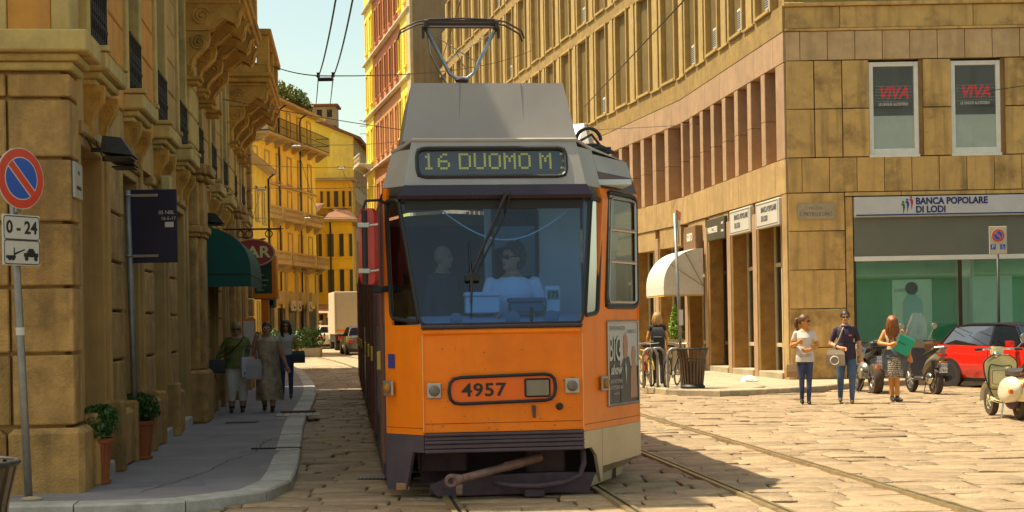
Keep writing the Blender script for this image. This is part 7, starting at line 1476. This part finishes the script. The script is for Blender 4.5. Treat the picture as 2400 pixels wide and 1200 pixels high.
# --- man in navy polo
P = stand(1.74, .12, elbr=(-.27, .04, 1.10), wrr=(-.10, -.19, 1.03), handr=(.9, -.3, -.25), elbl=(.245, .03, 1.10), wrl=(.275, -.05, .86), kneel=(.11, -.10, .49), ankl=(.10, -.10, .095), kneer=(-.10, -.02, .49), ankr=(-.11, .16, .105))
t, P, HT = person('person', 'man in navy polo shirt, blue jeans and sunglasses with a shoulder bag on the square', (6.28, 28.95, 0), math.radians(-12), P, dict(girth=1.02, sleeve=.40, shades=True, pants=1.0, leg=1.12, arm=1.08, head_turn=math.radians(4)), dict(skin=m_skin, top=m_polo, pants=m_jean, shoes=m_shoeb))
hair(t, HT, mat('hair_dark', (.035, .02, .012), .5, var=.3, scale=30), 'short', 3)
b = MB(); b.loft([[(.185 * math.cos(a) * s, .135 * math.sin(a) * s - .01, z) for a in [2 * PI * i / 20 for i in range(20)]] for z, s in ((.84, 1.03), (.90, 1.05), (1.02, 1.0), (1.15, .9))], caps=False); b.build('shirt_hem', m_polo, t, smooth=True); b = MB(); b.torus((0, -.005, 1.475), .075, .018, 'z', 18, 6); b.build('collar', mat('collar_edge', (.25, .22, .24), .7, var=0), t, smooth=True); MB().box(.06, .12, -.128, -.12, 1.27, 1.30).build('chest_logo', mat('logo_pink', (.6, .12, .12), .6, var=0), t)
strap(t, [(-.26, -.12, .98), (-.12, -.145, 1.22), (-.06, -.12, 1.38), (.0, -.02, 1.50), (-.05, .10, 1.40), (-.2, .12, 1.1), (-.28, .0, .96)], mat('strap_grey', (.28, .24, .18), .6, var=0), .014)
mb = bag('messenger_bag', 'grey canvas shoulder bag with pale print on the hip of the man', (6.06, 28.80, .72), math.radians(-14), .34, .12, .30, mat('canvas_grey', (.30, .24, .17), .8, var=.15), None, False); b = MB(); b.torus((-.02, -.063, .10), .075, .012, 'y', 20, 5); b.build('bag_print', m_swhite, mb)
# --- woman with long auburn hair and patterned skirt
P = stand(1.66, .0, head=(-.02, -.085, 1.545), neck=(0, -.02, 1.44), elbr=(-.27, -.02, 1.15), wrr=(-.08, -.20, 1.12), handr=(.8, -.3, .2), elbl=(.26, .0, 1.12), wrl=(.30, -.10, .90), handl=(.15, -.2, -1), kneel=(.055, -.02, .49), kneer=(-.055, .02, .49), ankl=(.05, -.05, .095), ankr=(-.04, .05, .095), hipl=(.075, 0, .9), hipr=(-.075, 0, .9), toel=(.12, -.20, .05), toer=(-.02, -.11, .05))
t, P, HT = person('person', 'woman with long auburn hair over her face and patterned skirt, rightmost on the square', (7.22, 29.1, 0), math.radians(-10), P, dict(girth=.92, bust=.016, sleeve=0., pants=.0, belt=-.4, head_nod=math.radians(38), neckline=1.33), dict(skin=m_skin2, top=mat('top_cream', (.58, .5, .38), .8, var=.05), pants=m_skin2, shoes=m_shoe))
HN = Matrix.Translation(P['head'] + V3(0, -.03, .0)) @ Matrix.Rotation(math.radians(14), 4, 'X')
hair(t, HN, mat('hair_auburn', (.20, .06, .015), .45, var=.5, scale=25, col2=(.34, .12, .03)), 'front', 4, .44)
def patterned():
    if 'skirt_pattern' in MATS: return MATS['skirt_pattern']
    m = bpy.data.materials.new('skirt_pattern'); m.use_nodes = True; nt = m.node_tree; L_ = nt.links.new; b_ = nt.nodes['Principled BSDF']; tc = N(nt, 'ShaderNodeTexCoord'); w = N(nt, 'ShaderNodeTexWave', wave_type='BANDS', bands_direction='Z'); w.inputs['Scale'].default_value = 9; w.inputs['Distortion'].default_value = 5; w.inputs['Detail'].default_value = 3; w.inputs['Detail Scale'].default_value = 5; r = N(nt, 'ShaderNodeValToRGB'); r.color_ramp.interpolation = 'CONSTANT'; r.color_ramp.elements[0].color = (.03, .025, .025, 1); r.color_ramp.elements[1].position = .55; r.color_ramp.elements[1].color = (.55, .48, .38, 1); L_(tc.outputs['Object'], w.inputs[0]); L_(w.outputs[0], r.inputs[0]); L_(r.outputs[0], b_.inputs['Base Color']); b_.inputs['Roughness'].default_value = .8; MATS['skirt_pattern'] = m; return m
b = MB(); b.loft([[(rx * math.cos(a), ry * math.sin(a), z) for a in [2 * PI * i / 24 for i in range(24)]] for z, rx, ry in ((.47, .165, .135), (.55, .172, .14), (.75, .178, .140), (.92, .170, .125), (1.0, .142, .108), (1.04, .13, .10))]); b.build('skirt', patterned(), t, smooth=True)
b = MB(); md_ = mat('denim_wash', (.10, .12, .14), .85, var=.3, scale=8); b.loft([[(rx * math.cos(a), ry * math.sin(a), z + .02 * math.sin(a * 3)) for a in [2 * PI * i / 24 for i in range(24)]] for z, rx, ry in ((.86, .19, .15), (.92, .188, .145), (.98, .165, .128), (1.01, .15, .118))], caps=False); [b.loft([[(sx * .17 + dx, dy, z) for dx, dy in ((-.05, -.10), (.05, -.10), (.05, .06), (-.05, .06))] for z in (.62, .9)]) for sx in (-1, 1)]; b.build('tied_shirt', md_, t, smooth=40)
fo = thing('folder', 'green plastic folder held by the auburn haired woman', 'folder', (7.36, 28.86, 1.08), math.radians(-10)); b = MB(); b.T = Matrix.Rotation(math.radians(28), 4, 'Y'); b.box(-.15, .15, -.012, .012, -.17, .17, .008); b.T = None; b.build('cover', mat('folder_green', (.01, .34, .20), .35, var=.05), fo); b = MB(); b.T = Matrix.Rotation(math.radians(28), 4, 'Y'); b.box(-.12, .02, -.016, -.012, .0, .03); b.T = None; b.build('clip', mat('folder_dark', (.01, .16, .10), .4, var=0), fo)
tag(MB().box(-.03, .03, -.012, .012, 0, .12, .006).build('phone', m_blk, None, (7.51, 28.95, .74)), 'small dark phone in the hand of the auburn haired woman', 'phone')
# --- two women walking on the left pavement
P = stand(1.60, .10, elbr=(-.33, .02, 1.12), wrr=(-.40, -.06, .92), handr=(-.25, -.1, -.9), elbl=(.27, .02, 1.14), wrl=(.23, -.17, 1.04), handl=(.2, -.7, .2), kneel=(.11, -.06, .49), kneer=(-.10, -.04, .49), ankl=(.10, -.04, .095), ankr=(-.11, -.02, .095))
blo = mat('blouse_pattern', (.55, .42, .02), .75, var=.5, scale=6, col2=(.05, .12, .06), stain=.6, stain_col=(.02, .05, .03), stain_scale=3)
t, P, HT = person('person', 'blonde woman in sunglasses, yellow and green blouse and cropped white trousers', (-4.98, 27.75, .10), math.radians(8), P, dict(girth=1.28, bust=.03, sleeve=.85, shades=True, pants=.83, leg=1.28, arm=1.15, belt=-.03), dict(skin=m_skin3, top=blo, pants=mat('trousers_white', (.66, .61, .55), .8, var=.1, bump=.3, bscale=14), shoes=m_shoe))
hair(t, HT, mat('hair_blonde', (.46, .33, .15), .5, var=.3, scale=25), 'puff', 6)
b = MB(); b.loft([[(.22 * math.cos(a) * s, .165 * math.sin(a) * s - .01, z) for a in [2 * PI * i / 22 for i in range(22)]] for z, s in ((.80, 1.10), (.86, 1.08), (1.0, 1.02), (1.15, .95), (1.25, .86))], caps=False); b.build('blouse_hem', blo, t, smooth=True)
strap(t, [(-.30, -.14, .98), (-.1, -.23, 1.1), (.06, -.19, 1.25), (.13, -.06, 1.36), (.1, .12, 1.2), (-.2, .2, 1.0)], m_blk, .012); bag('shoulder_bag', 'black shoulder bag at the side of the blonde woman', (-5.30, 27.52, .82), math.radians(10), .30, .14, .24, m_blk, None, False)
P = stand(1.60, .13, elbr=(-.29, -.03, 1.13), wrr=(-.22, -.14, 1.40), handr=(.35, .0, .85), elbl=(.28, .03, 1.10), wrl=(.36, -.02, .88), handl=(.35, -.1, -.9), kneel=(.10, -.10, .49), ankl=(.09, -.14, .095), ankr=(-.07, .10, .11))
dm = mat('dress_bronze', (.34, .24, .14), .42, .15, var=.45, scale=7, col2=(.55, .42, .27), bump=.5, bscale=9)
t, P, HT = person('person', 'red haired woman in glasses and long bronze dress raising one hand', (-4.42, 27.7, .10), math.radians(6), P, dict(girth=1.18, bust=.03, sleeve=.06, pants=.0, belt=-.4, arm=1.2, leg=1.1), dict(skin=m_skin3, top=dm, pants=m_skin3, shoes=m_shoe))
hair(t, HT, mat('hair_red', (.14, .03, .015), .5, var=.3, scale=25), 'short', 8); f = MB(); f.T = HT; [f.torus((sg * .033, -.093, .006), .026, .004, 'y', 14, 4) for sg in (-1, 1)]; f.build('glasses', m_swhite, t)
def dress(u, v):
    z = lerp(1.27, .22, v); a = 2 * PI * u; rx = .195 + .05 * v + .012 * math.sin(a * 7 + 2 * v) * v; ry = .155 + .05 * v + .012 * math.cos(a * 6) * v; return (rx * math.cos(a) + .03 * v * v, ry * math.sin(a) - .02, z - .06 * math.sin(a * 2 + 1) * max(0, v - .8))
b = MB(); b.grid(dress, 42, 26); b.build('dress', dm, t, smooth=True)
sbm = mat('paper_bag', (.46, .45, .46), .7, var=.06)
for i, (X, Y, z, w, rz) in enumerate(((-4.74, 27.45, .74, .26, .5), (-4.62, 27.40, .70, .26, -.25))):
    t_ = bag('shopping_bag', ('white paper shopping bag with dark lettering between the two women', 'plain white shopping bag against the bronze dress')[i], (X, Y, z), rz, w, .12, .36, sbm, None, True)
    if i == 0: lettering('Mari', .10, grey_t, t_, (0, -.066, .06), ext=.001)
P = stand(1.66, .08, elbl=(.24, .02, 1.12), wrl=(.22, -.10, .92)); t, P, HT = person('person', 'dark haired woman with shoulder bag walking behind the two women', (-4.86, 33.0, .10), math.radians(8), P, dict(girth=.95, bust=.015, sleeve=.05, shades=True), dict(skin=m_skin2, top=mat('vest_white', (.5, .46, .4), .8, var=.06), pants=m_jean2, shoes=m_shoe), .016); hair(t, HT, mat('hair_black', (.02, .012, .01), .5, var=.2), 'long', 9, .3)
bag('shoulder_bag', 'dark round bag on the arm of the woman behind', (-4.58, 32.85, .86), .2, .28, .14, .26, m_blk)
# --- woman with backpack, seen from behind
P = stand(1.70, .10); t, P, HT = person('person', 'blonde woman with black backpack walking away past the bicycles', (3.46, 36.6, .12), math.radians(170), P, dict(girth=.95, sleeve=.2), dict(skin=m_skin2, top=mat('top_black', (.03, .025, .022), .8, var=.1), pants=mat('leggings', (.03, .026, .03), .8, var=.1), shoes=m_shoe), .016); hair(t, HT, mat('hair_honey', (.42, .24, .08), .5, var=.3, scale=20), 'long', 11, .20)
bk = thing('backpack', 'black backpack on the back of the blonde woman', 'backpack', (3.46, 36.45, 1.02), math.radians(-10)); b = MB(); b.loft([[(-w, -d, z), (w, -d, z), (w, .05, z), (-w, .05, z)] for z, w, d in ((0, .13, .05), (.04, .16, .10), (.36, .16, .10), (.46, .10, .04))]); b.build('pack', m_blk, bk, smooth=40); b = MB(); b.box(-.11, .11, -.13, -.10, .06, .24, .02); b.build('pocket', m_blk, bk); [MB().tube([(sg * .1, .05, .42), (sg * .12, .12, .46), (sg * .13, .2, .40)], .015, 6).build('strap', m_blk, bk) for sg in (-1, 1)]
# --- driver and a man standing beside him in the cab
sit = dict(pelvis=(0, 0, .0), neck=(0, .0, .52), head=(-.01, -.02, .655), hipl=(.09, -.02, .0), hipr=(-.09, -.02, .0), kneel=(.11, -.42, .02), kneer=(-.11, -.42, .02), ankl=(.11, -.46, -.36), ankr=(-.11, -.46, -.36), shl=(.19, .0, .44), shr=(-.19, .0, .44), elbl=(.27, -.06, .19), elbr=(-.28, -.08, .20), wrl=(.16, -.30, .16), wrr=(-.20, -.32, .16))
dl = tram.matrix_world if False else Matrix.Translation(tram.location) @ Matrix.Rotation(TH, 4, 'Z')
def in_tram(x, y, z): return dl @ Vector((x, y, z))
t, P, HT = person('person', 'tram driver in pale blue polo shirt and glasses looking aside behind the windscreen', in_tram(.20, .92, 1.50), TH, {k: Vector(v) for k, v in sit.items()}, dict(girth=1.05, sleeve=.42, shades=True, head_turn=math.radians(-52)), dict(skin=m_skin, top=mat('polo_pale', (.92, .93, .94), .8, var=.05), pants=m_jean2, shoes=m_shoe), .012, None, 1.12); hair(t, HT, MATS['hair_dark'], 'puff', 13)
P = stand(1.72, .0, elbl=(.27, .02, 1.14), wrl=(.25, -.20, 1.05)); t, P, HT = person('person', 'bald man in dark jacket standing beside the tram driver', in_tram(-.46, 1.22, .66), math.radians(60), P, dict(girth=1.15, sleeve=.95), dict(skin=m_skin3, top=mat('jacket_slate', (.02, .022, .035), .8, var=.1), pants=m_jean2, shoes=m_shoe), .016)
# --- far riders and walkers
bike0 = [o for o in COL.objects if o.name.startswith('motorcycle')][0]
ride = dict(sit); ride.update(kneel=(.2, -.40, -.02), kneer=(-.2, -.40, -.02), ankl=(.22, -.25, -.42), ankr=(-.22, -.25, -.42), wrl=(.34, -.52, .22), wrr=(-.34, -.52, .22), elbl=(.32, -.22, .26), elbr=(-.32, -.22, .26))
for i, (X, Y, lab, c) in enumerate(((-16.3, 118., 'motorcyclist in pale shirt and helmet coming up the far street', (.5, .5, .48)), (-14.2, 115., 'motorcyclist in cream jacket beside the amber house', (.45, .4, .3)))):
    dup(bike0, (X, Y, gz(Y)), PI + .1, ('motorcycle under the rider in the pale shirt far away', 'motorcycle under the rider in the cream jacket far away')[i], 'far motorcycles')
    t, P, HT = person('person', lab, (X - .03, Y - .28, gz(Y) + .95), .1, {k: Vector(v) for k, v in ride.items()}, dict(girth=1.1, sleeve=.9), dict(skin=m_skin, top=mat('rider_top%d' % i, c, .8, var=.05), pants=m_jean2, shoes=m_shoe), .03, 'far riders'); b = MB(); b.ball((0, .01, .03), .13, .15, .14, 12, 8); hm = b.build('helmet', mat('helmet_white', (.55, .53, .5), .3, var=0), t, smooth=True); hm.matrix_local = HT
for i, (X, Y, lab, c) in enumerate(((-16.9, 108., 'walker in white shirt by the far shrubs', (.5, .5, .5)), (-17.6, 113., 'walker in dark clothes before the yellow house', (.05, .05, .06)))):
    t, P, HT = person('person', lab, (X, Y, gz(Y) + .1), .4, stand(1.72, .1), dict(sleeve=.4), dict(skin=m_skin, top=mat('walker_top%d' % i, c, .8, var=.05), pants=m_jean2, shoes=m_shoe), .03, 'far walkers'); hair(t, HT, MATS['hair_dark'], 'short', 20 + i)
